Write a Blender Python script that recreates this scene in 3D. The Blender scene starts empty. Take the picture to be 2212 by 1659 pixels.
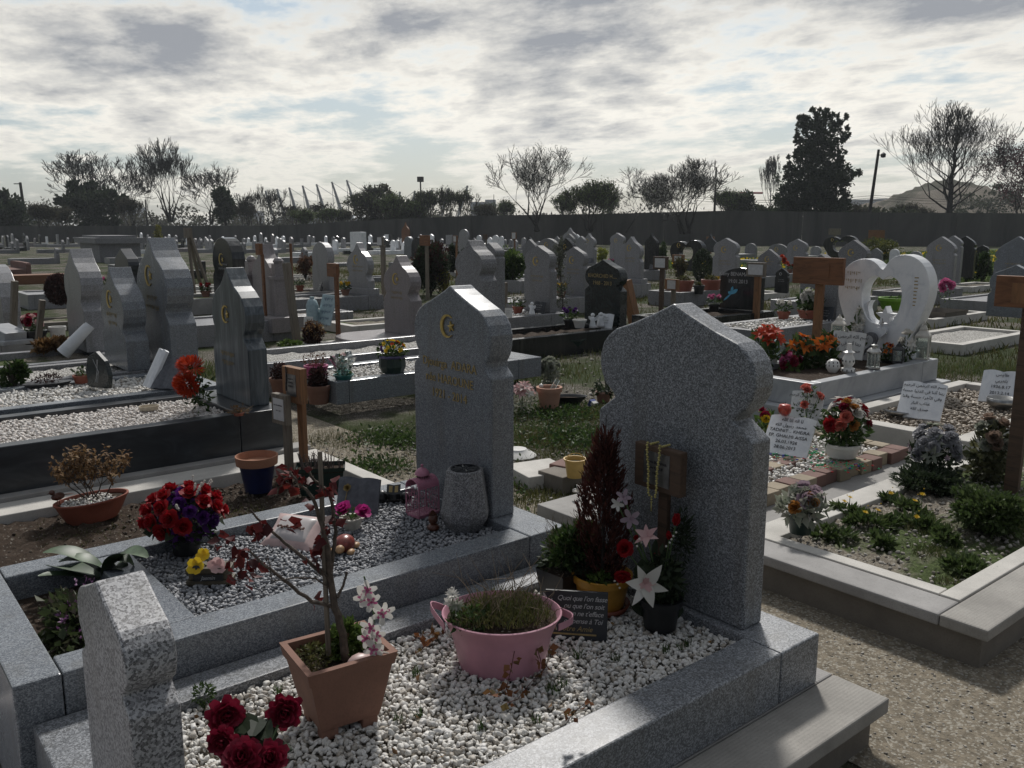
import bpy, bmesh, math, random
import numpy as np
from math import sin, cos, pi, radians as R
from mathutils import Vector, Matrix, Euler

# ------------------------------------------------------------------ camera, sky, sun, exposure
S = bpy.context.scene
COL = S.collection
HC, FP, CX, CY, HY = 1.6, 1870.0, 1106.0, 829.5, 490.0     # eye height; focal, centre and horizon on a 2212 px wide view
PIT = math.atan((CY - HY) / FP)
AZ = R(50.7)
cam_d = bpy.data.cameras.new('camera'); cam = bpy.data.objects.new('camera', cam_d); COL.objects.link(cam)
cam.location = (0, 0, HC); cam.rotation_euler = (pi / 2 - PIT, 0, AZ - pi / 2)
cam_d.sensor_width = 36; cam_d.lens = 36 * FP / 2212; cam_d.clip_start = 0.05; cam_d.clip_end = 3000
S.camera = cam
S.view_settings.view_transform = 'Standard'; S.view_settings.look = 'None'
S.view_settings.exposure = 0.15; S.view_settings.gamma = 1.0
S.render.resolution_x = 1024; S.render.resolution_y = 768

SUN_EL = R(46); SUN_AZ_CAM = R(6)        # sun high in front of the camera, a little right of the view axis
sa = AZ - SUN_AZ_CAM                      # angle from +x towards +y
sdir = Vector((cos(SUN_EL) * cos(sa), cos(SUN_EL) * sin(sa), sin(SUN_EL)))
sl = bpy.data.lights.new('sun', 'SUN'); so = bpy.data.objects.new('sun', sl); COL.objects.link(so)
sl.energy = 3.0; sl.angle = R(6); sl.color = (1, .965, .92)
so.rotation_euler = sdir.to_track_quat('Z', 'Y').to_euler()

w = bpy.data.worlds.new('World'); S.world = w; w.use_nodes = True
nt = w.node_tree; N = nt.nodes; L = nt.links; N.clear()
def nd(t, **k):
    n = N.new(t)
    for a, b in k.items(): setattr(n, a, b)
    return n
def mth(op, a, b=None, c=None, clamp=False):
    n = N.new('ShaderNodeMath'); n.operation = op; n.use_clamp = clamp
    for i, x in enumerate((a, b, c)):
        if x is None: continue
        if isinstance(x, (int, float)): n.inputs[i].default_value = x
        else: L.new(x, n.inputs[i])
    return n.outputs[0]
def ramp(fac, stops, interp='LINEAR'):
    r = N.new('ShaderNodeValToRGB'); r.color_ramp.interpolation = interp
    e = r.color_ramp.elements
    while len(e) < len(stops): e.new(0.5)
    for i, (p_, c_) in enumerate(stops):
        e[i].position = p_; e[i].color = (c_, c_, c_, 1) if isinstance(c_, (int, float)) else (*c_, 1)
    L.new(fac, r.inputs[0]); return r.outputs[0]
def mix(f, a, b, bt='MIX'):
    m = N.new('ShaderNodeMix'); m.data_type = 'RGBA'; m.blend_type = bt
    for i, x in ((0, f), (6, a), (7, b)):
        if isinstance(x, (int, float)): m.inputs[i].default_value = x if i == 0 else (x, x, x, 1)
        elif isinstance(x, tuple): m.inputs[i].default_value = (*x, 1)
        else: L.new(x, m.inputs[i])
    return m.outputs[2]
def noise(vec, sc, det=5, rough=.55, dist=0.0):
    n = N.new('ShaderNodeTexNoise'); n.inputs['Scale'].default_value = sc; n.inputs['Detail'].default_value = det
    n.inputs['Roughness'].default_value = rough; n.inputs['Distortion'].default_value = dist
    if vec is not None: L.new(vec, n.inputs['Vector'])
    return n.outputs['Fac']
sky = nd('ShaderNodeTexSky', sky_type='NISHITA'); sky.sun_disc = False
sky.sun_elevation = SUN_EL; sky.sun_rotation = pi / 2 - sa; sky.air_density = 1.2; sky.dust_density = 1.6
tc = nd('ShaderNodeTexCoord'); sep = nd('ShaderNodeSeparateXYZ'); L.new(tc.outputs['Generated'], sep.inputs[0])
zz = mth('MAXIMUM', sep.outputs[2], 0.0)
den = mth('ADD', zz, 0.12)
cmb = nd('ShaderNodeCombineXYZ'); L.new(mth('DIVIDE', sep.outputs[0], den), cmb.inputs[0]); L.new(mth('DIVIDE', sep.outputs[1], den), cmb.inputs[1])
mp = nd('ShaderNodeMapping'); mp.inputs['Rotation'].default_value = (0, 0, -AZ + R(6)); mp.inputs['Location'].default_value = (3.7, 1.3, 0)
mp.inputs['Scale'].default_value = (1.0, .8, 1); L.new(cmb.outputs[0], mp.inputs[0])
cv = mp.outputs[0]
n1 = noise(cv, 1.35, 10, .56, .15)
n2 = noise(cv, 4.2, 10, .66, .1)
dens = mth('ADD', mth('MULTIPLY', n1, .66), mth('MULTIPLY', n2, .34))
cover = ramp(mth('ADD', dens, mth('MULTIPLY', mth('SUBTRACT', mth('MINIMUM', zz, .12), .10), .8)), [(.41, 0), (.50, 1)])
thick = ramp(mth('ADD', dens, mth('MULTIPLY', mth('SUBTRACT', mth('MINIMUM', zz, .3), .12), .78)), [(.495, 0), (.665, 1)])
cosS = nd('ShaderNodeVectorMath', operation='DOT_PRODUCT'); L.new(tc.outputs['Generated'], cosS.inputs[0]); cosS.inputs[1].default_value = tuple(sdir)
glow = ramp(mth('MULTIPLY_ADD', cosS.outputs['Value'], .5, .5), [(.46, 0.0), (.79, .82), (.97, 1.0)])
base = mix(1.0, sky.outputs[0], (.10, .10, .10), 'MULTIPLY')
pale = mix(.6, base, mix(glow, (.10, .13, .17), (.36, .45, .52)))
bright = mix(glow, (.20, .23, .275), (1.02, .975, .875))
grey = mix(glow, (.12, .13, .155), (.30, .315, .345))
cl = mix(thick, bright, grey)
lowh = ramp(zz, [(.0, 1), (.10, .0)])
cl2 = mix(mth('MULTIPLY', lowh, .5), cl, (.66, .63, .54))
skyc = mix(mth('MULTIPLY', cover, mth('SUBTRACT', 1.0, mth('MULTIPLY', lowh, .30))), pale, cl2)
bg = nd('ShaderNodeBackground'); bg.inputs['Strength'].default_value = 1.0; L.new(skyc, bg.inputs[0])
wo = nd('ShaderNodeOutputWorld'); L.new(bg.outputs[0], wo.inputs[0])

# ------------------------------------------------------------------ view helpers: a view pixel becomes a point
FW = Vector((cos(AZ), sin(AZ), 0)); RT = Vector((sin(AZ), -cos(AZ), 0))
def ray(x, y):
    a = (x - CX) / FP; b = (CY - y) / FP
    return RT * a + FW * (cos(PIT) + b * sin(PIT)) + Vector((0, 0, -sin(PIT) + b * cos(PIT)))
def P(x, y, z):
    d = ray(x, y); t = (z - HC) / d.z
    return Vector((d.x * t, d.y * t, z))
def PUx(x, y, u):                          # point on the plane x = u
    d = ray(x, y); t = u / d.x
    return Vector((u, d.y * t, HC + d.z * t))
def D(x, dist, z=0.0):                     # point at a forward distance on view column x
    d = RT * ((x - CX) / FP * cos(PIT) ) + FW
    # column x on the horizon
    d = FW + RT * ((x - CX) / (FP / cos(PIT)))
    return Vector((d.x * dist, d.y * dist, z))
def ZAT(y, q):                             # height at which view row y passes over point q
    dep = Vector((q.x, q.y, 0)).dot(FW); t = (CY - y) / FP
    return HC + dep * (t * cos(PIT) - sin(PIT)) / (cos(PIT) + t * sin(PIT))
def SZ(px, q):
    dep = Vector((q.x, q.y, 0)).dot(FW) * cos(PIT) + (HC - q.z) * sin(PIT)
    return px * dep / FP

# ------------------------------------------------------------------ mesh building
class MB:
    def __init__(s): s.v = []; s.f = []; s.m = []; s.n = 0; s.arr = []
    def add(s, v, f, M=None, mi=0):
        if M is not None: v = [M @ Vector(q) for q in v]
        b = s.n; s.v.extend([tuple(q) for q in v]); s.f.extend([tuple(i + b for i in q) for q in f]); s.m.extend([mi] * len(f)); s.n += len(v)
        return s
    def box(s, x0, x1, y0, y1, z0, z1, M=None, mi=0):
        v = [(x, y, z) for z in (z0, z1) for x, y in ((x0, y0), (x1, y0), (x1, y1), (x0, y1))]
        return s.add(v, [(3, 2, 1, 0), (4, 5, 6, 7), (0, 1, 5, 4), (1, 2, 6, 5), (2, 3, 7, 6), (3, 0, 4, 7)], M, mi)
    def prism(s, out, x0, x1, M=None, mi=0):   # outline in (y, z) swept along x
        n = len(out); v = [(x0, a, b) for a, b in out] + [(x1, a, b) for a, b in out]
        f = [tuple(range(n)), tuple(range(2 * n - 1, n - 1, -1))] + [(i, i + n, (i + 1) % n + n, (i + 1) % n) for i in range(n)]
        return s.add(v, f, M, mi)
    def slab(s, out, z0, z1, M=None, mi=0):    # outline in (x, y) swept along z
        n = len(out); v = [(a, b, z0) for a, b in out] + [(a, b, z1) for a, b in out]
        f = [tuple(range(n - 1, -1, -1)), tuple(range(n, 2 * n))] + [(i, (i + 1) % n, (i + 1) % n + n, i + n) for i in range(n)]
        return s.add(v, f, M, mi)
    def lathe(s, prof, n=24, M=None, mi=0, sx=1, sy=1, cap=True):
        v = []; f = []
        for r, z in prof:
            for i in range(n): a = 2 * pi * i / n; v.append((r * cos(a) * sx, r * sin(a) * sy, z))
        for j in range(len(prof) - 1):
            for i in range(n): k = (i + 1) % n; f.append((j * n + i, j * n + k, (j + 1) * n + k, (j + 1) * n + i))
        if cap:
            if prof[0][0] > 1e-4: f.append(tuple(range(n - 1, -1, -1)))
            if prof[-1][0] > 1e-4: f.append(tuple((len(prof) - 1) * n + i for i in range(n)))
        return s.add(v, f, M, mi)
    def tube(s, pts, rad, n=6, M=None, mi=0):
        pts = [Vector(q) for q in pts]
        if not isinstance(rad, (list, tuple)): rad = [rad] * len(pts)
        v = []; f = []; up = Vector((0, 0, 1)); u = None
        for i, q in enumerate(pts):
            t = (pts[min(i + 1, len(pts) - 1)] - pts[max(i - 1, 0)]).normalized()
            if u is None:
                u = t.cross(up)
                if u.length < .05: u = t.cross(Vector((1, 0, 0)))
            u = (u - t * u.dot(t)).normalized(); w_ = t.cross(u)
            for k in range(n): a = 2 * pi * k / n; v.append(q + (u * cos(a) + w_ * sin(a)) * rad[i])
        for i in range(len(pts) - 1):
            for k in range(n): l = (k + 1) % n; f.append((i * n + k, i * n + l, (i + 1) * n + l, (i + 1) * n + k))
        if n > 3: f.append(tuple(range(n - 1, -1, -1))); f.append(tuple((len(pts) - 1) * n + k for k in range(n)))
        return s.add(v, f, M, mi)
    def ball(s, c, r, sub=1, M=None, mi=0, sx=1, sy=1, sz=1, jit=0, rnd=random):
        V0, F0 = ICO[sub]
        v = []
        for q in V0:
            k = r * (1 + rnd.uniform(-jit, jit)); v.append((c[0] + q[0] * k * sx, c[1] + q[1] * k * sy, c[2] + q[2] * k * sz))
        return s.add(v, F0, M, mi)
    def petal(s, c, d, up, ln, wd, curl=.3, cup=.2, tip=.5, nx=4, mi=0, wav=0, base=.25, rnd=random):
        """petal from c along d, outer face towards up, curl bends along up, cup lifts the edges"""
        c = Vector(c); d = Vector(d).normalized(); up = Vector(up); up = (up - d * up.dot(d)).normalized(); sd = d.cross(up)
        v = []; f = []
        rd_ = tip < 0
        for i in range(nx + 1):
            t = i / nx
            wl = (sin(pi * (.10 + .80 * t)) ** .5 * (.55 + .45 * min(1, t * 2)) if rd_ else (sin(pi * (.06 + .94 * t) ** .72) ** .85 if tip > .9 else base + (1 - base) * sin(pi * min(1, t * (1 - .5 * tip) + .02) ** .8))) if t < 1 else (1 - tip) * .5
            wl = wd * .5 * max(wl, .03)
            for j in (-1, 0, 1):
                o = c + d * (ln * t * (1 - .25 * abs(curl) * t)) + sd * (j * wl) + up * (ln * curl * t * t + abs(j) * cup * wl + (rnd.uniform(-wav, wav) * ln if wav else 0))
                v.append(o)
        for i in range(nx):
            for j in range(2): a = i * 3 + j; f.append((a, a + 1, a + 4, a + 3))
        return s.add(v, f, None, mi)
    def build(s, name, mats, par=None, loc=None, rot=None, smooth=False, fix=False, bev=0):
        me = bpy.data.meshes.new(name)
        if s.arr:
            V_ = np.concatenate([np.array(s.v, dtype=float).reshape(-1, 3)] + [a for a, b in s.arr]); 
            faces = list(s.f); off = s.n
            for a, b in s.arr: faces.extend((b + off).tolist()); off += len(a)
            me.from_pydata(V_.tolist(), [], faces)
        else: me.from_pydata(s.v, [], s.f)
        mats = mats if isinstance(mats, (list, tuple)) else [mats]
        for m_ in mats: me.materials.append(m_)
        if len(mats) > 1 and not s.arr: me.polygons.foreach_set('material_index', s.m)
        if fix:
            b = bmesh.new(); b.from_mesh(me); bmesh.ops.recalc_face_normals(b, faces=b.faces); b.to_mesh(me); b.free()
        if smooth: me.polygons.foreach_set('use_smooth', [True] * len(me.polygons))
        if smooth == 'auto': me.set_sharp_from_angle(angle=R(40))
        me.update()
        o = bpy.data.objects.new(name, me); COL.objects.link(o)
        if par is not None: o.parent = par
        if loc is not None: o.location = loc
        if rot is not None: o.rotation_euler = rot
        if bev:
            md = o.modifiers.new('bevel', 'BEVEL'); md.width = bev; md.segments = 2; md.limit_method = 'ANGLE'; md.angle_limit = R(35)
        return o
ICO = {}
for k_ in (1, 2, 3):
    b_ = bmesh.new(); bmesh.ops.create_icosphere(b_, subdivisions=k_, radius=1)
    ICO[k_] = ([tuple(q.co) for q in b_.verts], [tuple(x.index for x in q.verts) for q in b_.faces]); b_.free()
def tag(o, label=None, cat=None, group=None, kind=None):
    if label: o['label'] = label
    if cat: o['category'] = cat
    if group: o['group'] = group
    if kind: o['kind'] = kind
    return o
def T(name, label, cat, loc, rz=0.0, group=None, rot=None):
    o = bpy.data.objects.new(name, None); COL.objects.link(o); o.location = loc; o.rotation_euler = rot if rot else (0, 0, rz); o.empty_display_size = .1
    return tag(o, label, cat, group)
def copy_tree(o, par=None):
    c = o.copy(); COL.objects.link(c); c.parent = par
    for ch in o.children: copy_tree(ch, c)
    return c

# ------------------------------------------------------------------ materials
MATS = {}
class NM:
    """small node writer for a principled material"""
    def __init__(s, name):
        global nt, N, L
        s.m = bpy.data.materials.new(name); s.m.use_nodes = True; nt = s.m.node_tree; N = nt.nodes; L = nt.links
        s.b = N['Principled BSDF']; s.o = N['Material Output']; MATS[name] = s.m
        s.tc = N.new('ShaderNodeTexCoord'); s.geo = None
    def obj(s): return s.tc.outputs['Object']
    def island(s):
        if s.geo is None: s.geo = N.new('ShaderNodeNewGeometry')
        return s.geo.outputs['Random Per Island']
    def pos(s):
        if s.geo is None: s.geo = N.new('ShaderNodeNewGeometry')
        return s.geo.outputs['Position']
    def col(s, c):
        if isinstance(c, tuple): s.b.inputs['Base Color'].default_value = (*c, 1)
        else: L.new(c, s.b.inputs['Base Color'])
    def rough(s, r):
        if isinstance(r, (int, float)): s.b.inputs['Roughness'].default_value = r
        else: L.new(r, s.b.inputs['Roughness'])
    def bump(s, h, st=.3, dist=.01):
        b = N.new('ShaderNodeBump'); b.inputs['Strength'].default_value = st; b.inputs['Distance'].default_value = dist
        L.new(h, b.inputs['Height']); L.new(b.outputs[0], s.b.inputs['Normal'])
def vor(vec, sc, out='Color', feat='F1', rnd=1.0):
    n = N.new('ShaderNodeTexVoronoi'); n.feature = feat; n.inputs['Scale'].default_value = sc; n.inputs['Randomness'].default_value = rnd
    L.new(vec, n.inputs['Vector']); return n.outputs[out]
def sepx(c, i=0):
    n = N.new('ShaderNodeSeparateColor'); L.new(c, n.inputs[0]); return n.outputs[i]
def warp(vec, sc, amt):
    n = N.new('ShaderNodeTexNoise'); n.inputs['Scale'].default_value = sc; L.new(vec, n.inputs['Vector'])
    a = N.new('ShaderNodeVectorMath'); a.operation = 'MULTIPLY_ADD'; L.new(n.outputs['Color'], a.inputs[0]); a.inputs[1].default_value = (amt,) * 3; L.new(vec, a.inputs[2])
    return a.outputs[0]
def granite(name, dark, mid, light, sc=230, rough=.3, bump=0.0, pd=.28, pl=.68, stain=.15):
    n = NM(name); v = warp(n.obj(), sc * .9, .6 / sc)
    g = sepx(vor(v, sc))
    c1 = ramp(g, [(0, dark), (pd, mid), (pl, light)], 'CONSTANT')
    g2 = noise(n.obj(), sc * 1.9, 2)
    c1 = mix(.30, c1, ramp(g2, [(.35, dark), (.65, light)]))
    m_ = N.new('ShaderNodeMapping'); m_.inputs['Scale'].default_value = (11, 11, 1.3); L.new(n.obj(), m_.inputs[0]); c1 = mix(mth('MULTIPLY', ramp(noise(m_.outputs[0], 1.0, 6, .65), [(.5, 0), (.72, 1)]), stain * 2.8), c1, (.12, .115, .10))
    big = noise(n.obj(), 2.2, 4)
    c1 = mix(mth('MULTIPLY', ramp(big, [(.35, 0), (.7, 1)]), stain), c1, (.10, .10, .09))
    n.col(c1); n.rough(mth('ADD', mth('MULTIPLY', noise(n.obj(), 6, 4), .25), rough - .1))
    n.b.inputs['Specular IOR Level'].default_value = .5
    if bump: n.bump(g2, bump, .004)
    return n.m
G1 = granite('granite_salt_pepper', (.045, .049, .056), (.155, .165, .18), (.35, .365, .385), 250, .34, .15)
G2 = granite('granite_blue_grey', (.07, .08, .095), (.15, .165, .185), (.28, .30, .32), 300, .22)
G3 = granite('granite_rough_grey', (.06, .06, .065), (.17, .17, .175), (.33, .33, .34), 240, .62, .3)
GP = granite('granite_pinkish', (.13, .115, .12), (.22, .20, .20), (.33, .30, .30), 260, .34)
GL = granite('granite_pale_grey', (.12, .12, .125), (.25, .25, .26), (.38, .38, .39), 260, .30)
GK = granite('granite_black', (.010, .012, .014), (.016, .018, .02), (.03, .034, .036), 200, .12, 0, .5, .9, .1)
GF = granite('granite_footstone', (.04, .04, .044), (.20, .20, .21), (.46, .46, .47), 215, .40, .15, .25, .55)
def streaky(name, c0, c1_, c2_, sx=(30, 30, 3), rough=.3):
    n = NM(name); m_ = N.new('ShaderNodeMapping'); m_.inputs['Scale'].default_value = sx; L.new(n.obj(), m_.inputs[0])
    a = noise(m_.outputs[0], 1.0, 8, .65, .8); n.col(ramp(a, [(.3, c0), (.5, c1_), (.72, c2_)])); n.rough(rough); return n.m
GD = streaky('gneiss_blue_streaked', (.022, .03, .036), (.065, .08, .092), (.17, .19, .20), (28, 28, 2.5), .28)
GDK = streaky('gneiss_dark', (.010, .012, .015), (.022, .026, .031), (.05, .056, .062), (3, 7, 9), .30)
MV = streaky('granite_green_black', (.006, .009, .010), (.014, .02, .02), (.035, .045, .045), (14, 14, 14), .2)
MARB = streaky('marble_white', (.55, .57, .60), (.72, .73, .74), (.80, .80, .80), (4, 6, 5), .42)
MARG = streaky('marble_grey', (.24, .25, .27), (.33, .34, .35), (.42, .43, .44), (4, 6, 5), .42)
def concrete(name, c, var=.5, comb=None, rough=.85, bs=.35):
    n = NM(name); a = noise(n.obj(), 5, 6, .65); b = noise(n.obj(), 160, 3, .6)
    cc = mix(ramp(a, [(.32, 0), (.68, 1)]), tuple(x * (1 - var * .45) for x in c), tuple(min(1, x * (1 + var * .25)) for x in c))
    cc = mix(mth('MULTIPLY', ramp(b, [(.52, 0), (.62, 1)]), .35), cc, tuple(x * .6 for x in c))
    n.col(cc); n.rough(rough)
    if comb:
        wv = N.new('ShaderNodeTexWave'); wv.bands_direction = comb; wv.inputs['Scale'].default_value = 26; wv.inputs['Distortion'].default_value = .6; L.new(n.obj(), wv.inputs['Vector'])
        n.bump(mth('ADD', wv.outputs['Fac'], mth('MULTIPLY', b, .4)), .16, .003)
    else: n.bump(b, bs, .004)
    return n.m
CON = concrete('concrete_grey', (.30, .29, .275)); CONX = concrete('concrete_combed', (.31, .30, .29), .5, 'X'); CONY = concrete('concrete_combed_across', (.30, .285, .26), .5, 'Y')
CONB = concrete('concrete_brownish', (.17, .15, .125)); CONW = concrete('concrete_pale', (.52, .50, .46), .4); CONP = concrete('concrete_lilac', (.36, .34, .335), .4)
WALLC = streaky('concrete_wall', (.035, .034, .032), (.075, .072, .067), (.12, .115, .105), (.35, .35, .06), .9)
TERR = concrete('terracotta', (.21, .105, .072), .5, None, .8, .2); TERD = concrete('terracotta_plastic', (.26, .075, .045), .3, None, .5, .1)
def plain(name, c, rough=.5, var=.25, metal=0, sc=25, bump=0, trans=0, sheen=0):
    n = NM(name); a = noise(n.obj(), sc, 4)
    n.col(mix(ramp(a, [(.35, 0), (.65, 1)]), tuple(x * (1 - var) for x in c), tuple(min(1, x * (1 + var * .6)) for x in c))); n.rough(rough)
    n.b.inputs['Metallic'].default_value = metal
    if bump: n.bump(a, bump, .004)
    return n.m
def leafy(name, cs, rough=.55, tr=.35, sp=.3):
    """cs: colours picked per leaf; part of the light passes through"""
    n = NM(name); r_ = n.island(); st = [(i / max(1, len(cs) - 1), c) for i, c in enumerate(cs)]
    c = ramp(r_, st); n.col(c); n.rough(rough); n.b.inputs['Specular IOR Level'].default_value = sp
    t = N.new('ShaderNodeBsdfTranslucent'); L.new(c, t.inputs[0]); mx = N.new('ShaderNodeMixShader'); mx.inputs[0].default_value = tr
    L.new(n.b.outputs[0], mx.inputs[1]); L.new(t.outputs[0], mx.inputs[2]); L.new(mx.outputs[0], n.o.inputs[0]); return n.m
GREEN = leafy('leaf_green', [(.022, .045, .014), (.045, .08, .022), (.07, .11, .03)]); GREEN2 = leafy('leaf_fresh', [(.05, .09, .02), (.09, .14, .03), (.13, .19, .05)])
DKGREEN = leafy('leaf_dark', [(.018, .028, .015), (.032, .048, .024), (.048, .065, .032)], .6, .3)
GRASS = leafy('grass_blades', [(.05, .075, .02), (.075, .10, .03), (.13, .12, .06), (.05, .08, .02)])
OLIVE = leafy('grass_moss', [(.05, .055, .018), (.085, .09, .025), (.11, .10, .045), (.055, .075, .02)])
REDLEAF = leafy('leaf_dark_red', [(.045, .007, .008), (.09, .012, .012), (.13, .018, .014)], .5, .35); MAROON = leafy('conifer_maroon', [(.04, .014, .012), (.07, .022, .018), (.10, .034, .024)], .7, .2)
BROWNLF = leafy('leaf_dead', [(.10, .055, .025), (.19, .105, .045), (.26, .17, .08)], .7, .3); IVY = leafy('ivy_rust', [(.13, .05, .02), (.22, .09, .035), (.10, .08, .03)], .6, .3)
YELLOW = leafy('petal_yellow', [(.62, .40, .02), (.70, .50, .03)]); ORANGE = leafy('petal_orange', [(.60, .13, .015), (.70, .2, .02)]); ORRED = leafy('petal_orange_red', [(.42, .035, .012), (.55, .07, .02)], .6, .3)
RED = leafy('petal_red', [(.20, .005, .010), (.30, .008, .014), (.38, .015, .02)], .55, .25); CRIM = leafy('petal_crimson', [(.13, .006, .02), (.20, .010, .03), (.26, .02, .045)], .55, .25)
PINKF = leafy('petal_pink', [(.50, .10, .25), (.62, .18, .34)]); FUCH = leafy('petal_fuchsia', [(.42, .02, .19), (.55, .05, .28)]); PALEP = leafy('petal_pale_pink', [(.55, .33, .33), (.66, .45, .43)])
WHITEF = leafy('petal_white', [(.58, .56, .50), (.70, .68, .64)]); VIOL = leafy('petal_violet', [(.06, .012, .12), (.10, .02, .18)]); LILAC = leafy('petal_lilac', [(.30, .22, .27), (.40, .31, .35)]); FADED = leafy('petal_faded', [(.30, .31, .26), (.22, .25, .18), (.42, .40, .36)])
SALM = leafy('petal_salmon', [(.55, .13, .10), (.62, .2, .15)]); PEACH = leafy('petal_orange_brown', [(.35, .14, .03), (.42, .19, .05)])
GOLD = plain('gold_paint', (.50, .36, .10), .45, .25, .3, 60); GOLDT = plain('gold_text', (.34, .25, .10), .5, .2, .2, 60); GREYT = plain('silver_text', (.42, .42, .42), .5, .1)
BLACKT = plain('black_text', (.015, .015, .018), .6, .1); WHITEP = plain('white_ceramic', (.62, .61, .58), .3, .08); WHITEPL = plain('white_plate', (.50, .50, .50), .4, .1)
BLACKP = plain('black_plastic', (.012, .013, .015), .35, .2); DKPLAST = plain('dark_green_plastic', (.012, .032, .026), .4, .2); BLUEG = plain('blue_glaze', (.008, .014, .06), .3, .2)
PINKM = plain('pink_enamel', (.50, .25, .31), .42, .14, 0, 9); PINKL = plain('pink_lantern_metal', (.42, .17, .24), .5, .15); YELP = plain('yellow_glazed', (.50, .25, .035), .45, .15); YELB = plain('yellow_bucket', (.55, .36, .11), .5, .1)
BRWN = plain('brown_resin', (.10, .035, .02), .4, .3); TAN = plain('tan_resin', (.40, .24, .12), .5, .2); SHELL = plain('turtle_shell', (.20, .04, .03), .3, .4, 0, 60)
SLATE = plain('slate_dark', (.022, .025, .03), .45, .25, 0, 12, .1); BOOKG = plain('grey_book_stone', (.10, .105, .12), .5, .3, 0, 40, .2); IRON = plain('grey_metal', (.20, .20, .20), .4, .3, .8); STEEL = plain('steel', (.35, .35, .34), .3, .3, .9)
BARK = plain('bark', (.055, .045, .038), .9, .4, 0, 60, .5); BARKR = plain('rose_bark', (.085, .065, .05), .85, .4, 0, 60, .6); BARKD = plain('bark_dark', (.030, .027, .024), .9, .3, 0, 8); TWIG = plain('dry_twig', (.17, .13, .09), .9, .3, 0, 60)
REDTW = plain('red_twig', (.09, .03, .025), .8, .3, 0, 60); STEMG = plain('green_stem', (.07, .12, .04), .6, .2); SATIN = plain('satin_white', (.50, .46, .45), .35, .15, 0, 8, .2); SATINP = plain('satin_pink', (.50, .36, .34), .4, .2, 0, 20, .3)
CELLO = plain('cellophane', (.45, .47, .46), .15, .2); TEAL = plain('teal_glaze', (.03, .16, .15), .35, .2); BLUEM = plain('pale_blue_metal', (.30, .40, .43), .4, .15); LIME = plain('lime_plastic', (.16, .33, .02), .4, .1)
APPLE = plain('apple_skin', (.42, .05, .03), .3, .5, 0, 30); CREAM = plain('cream_resin', (.50, .44, .34), .5, .15); CANDLE = plain('candle_red', (.40, .03, .02), .4, .2)
def wood(name, c, sx=(3, 3, 40), rough=.7):
    n = NM(name); m_ = N.new('ShaderNodeMapping'); m_.inputs['Scale'].default_value = sx; L.new(n.obj(), m_.inputs[0])
    a = noise(m_.outputs[0], 1.5, 7, .6, 1.2); n.col(ramp(a, [(.3, tuple(x * .5 for x in c)), (.5, c), (.75, tuple(x * 1.35 for x in c))])); n.rough(rough); n.bump(a, .3, .003); return n.m
WOOD = wood('wood_orange', (.21, .10, .042), (40, 14, 3)); WOODR = wood('wood_brown', (.17, .072, .03), (40, 3, 22)); WOODG = wood('wood_grey', (.16, .135, .105), (40, 20, 3)); WOODD = wood('wood_dark', (.075, .045, .028), (30, 3, 25))
def glassy(name, c=(.7, .75, .72)):
    n = NM(name); n.col(c); n.rough(.08); n.b.inputs['Transmission Weight'].default_value = .85; n.b.inputs['IOR'].default_value = 1.2; return n.m
GLASS = glassy('lantern_glass')
def pebblemat(name, cs, rough=.6):
    n = NM(name); c = ramp(n.island(), [(i / (len(cs) - 1), q) for i, q in enumerate(cs)])
    c = mix(.35, c, ramp(noise(n.obj(), 180, 3), [(.3, tuple(x * .6 for x in cs[0])), (.7, cs[-1])])); n.col(c); n.rough(rough); return n.m
PEBW = pebblemat('pebble_white', [(.26, .21, .15), (.55, .53, .48), (.74, .73, .70), (.68, .66, .61), (.76, .75, .73)]); PEBG = pebblemat('pebble_grey', [(.12, .125, .135), (.30, .31, .325), (.46, .46, .47), (.22, .23, .25)]); PEBI = pebblemat('pebble_ivory', [(.48, .43, .39), (.68, .64, .60), (.76, .74, .71), (.60, .55, .50)])
PEBB = pebblemat('pebble_beige', [(.20, .16, .12), (.36, .30, .23), (.46, .41, .34), (.26, .21, .16)]); STONES = pebblemat('ground_stones', [(.14, .125, .105), (.26, .235, .20), (.46, .44, .40), (.20, .18, .15)], .85); CLODS = pebblemat('soil_clods', [(.035, .026, .02), (.06, .046, .034), (.09, .07, .05)], .95)
def beds(name, c0, c1_, sc=60, bs=.8):
    n = NM(name); v = vor(n.pos(), sc, 'Distance'); cc = sepx(vor(n.pos(), sc)); c = mix(cc, c0, c1_); c = mix(ramp(v, [(.25, 0), (.65, 1)]), c, tuple(x * .35 for x in c0)); n.col(c); n.rough(.85)
    n.bump(mth('SUBTRACT', 1.0, v), bs, .012); return n.m
BEDW = beds('bed_white', (.42, .40, .36), (.66, .65, .62)); BEDG = beds('bed_grey', (.12, .12, .13), (.36, .36, .37)); BEDB = beds('bed_beige', (.14, .12, .09), (.36, .32, .26), 45)
def soilmat(name, c, g=(.05, .07, .02), amt=.5, sc=1.0, fleck=.6):
    n = NM(name); p_ = n.pos(); a = noise(p_, .8 * sc, 6, .6); b = noise(p_, 28, 5, .7); c0 = sepx(vor(p_, 135)); 
    s1 = mix(ramp(b, [(.3, 0), (.7, 1)]), tuple(x * .5 for x in c), tuple(x * 1.25 for x in c))
    s1 = mix(ramp(c0, [(.76 if fleck > .3 else .95, 0), (.82 if fleck > .3 else .97, fleck)]), s1, (.40, .38, .33))
    s2 = mix(ramp(noise(p_, 60, 4), [(.35, 0), (.65, 1)]), tuple(x * .55 for x in g), tuple(x * 1.5 for x in g))
    n.col(mix(ramp(a, [(.56 - amt * .2, 0), (.62 - amt * .12, 1)]), s1, s2) if amt > 0 else s1); n.rough(.95); n.bump(mth('ADD', b, mth('MULTIPLY', c0, .3)), .7, .02); n.b.inputs['Specular IOR Level'].default_value = .12; return n.m
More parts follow.
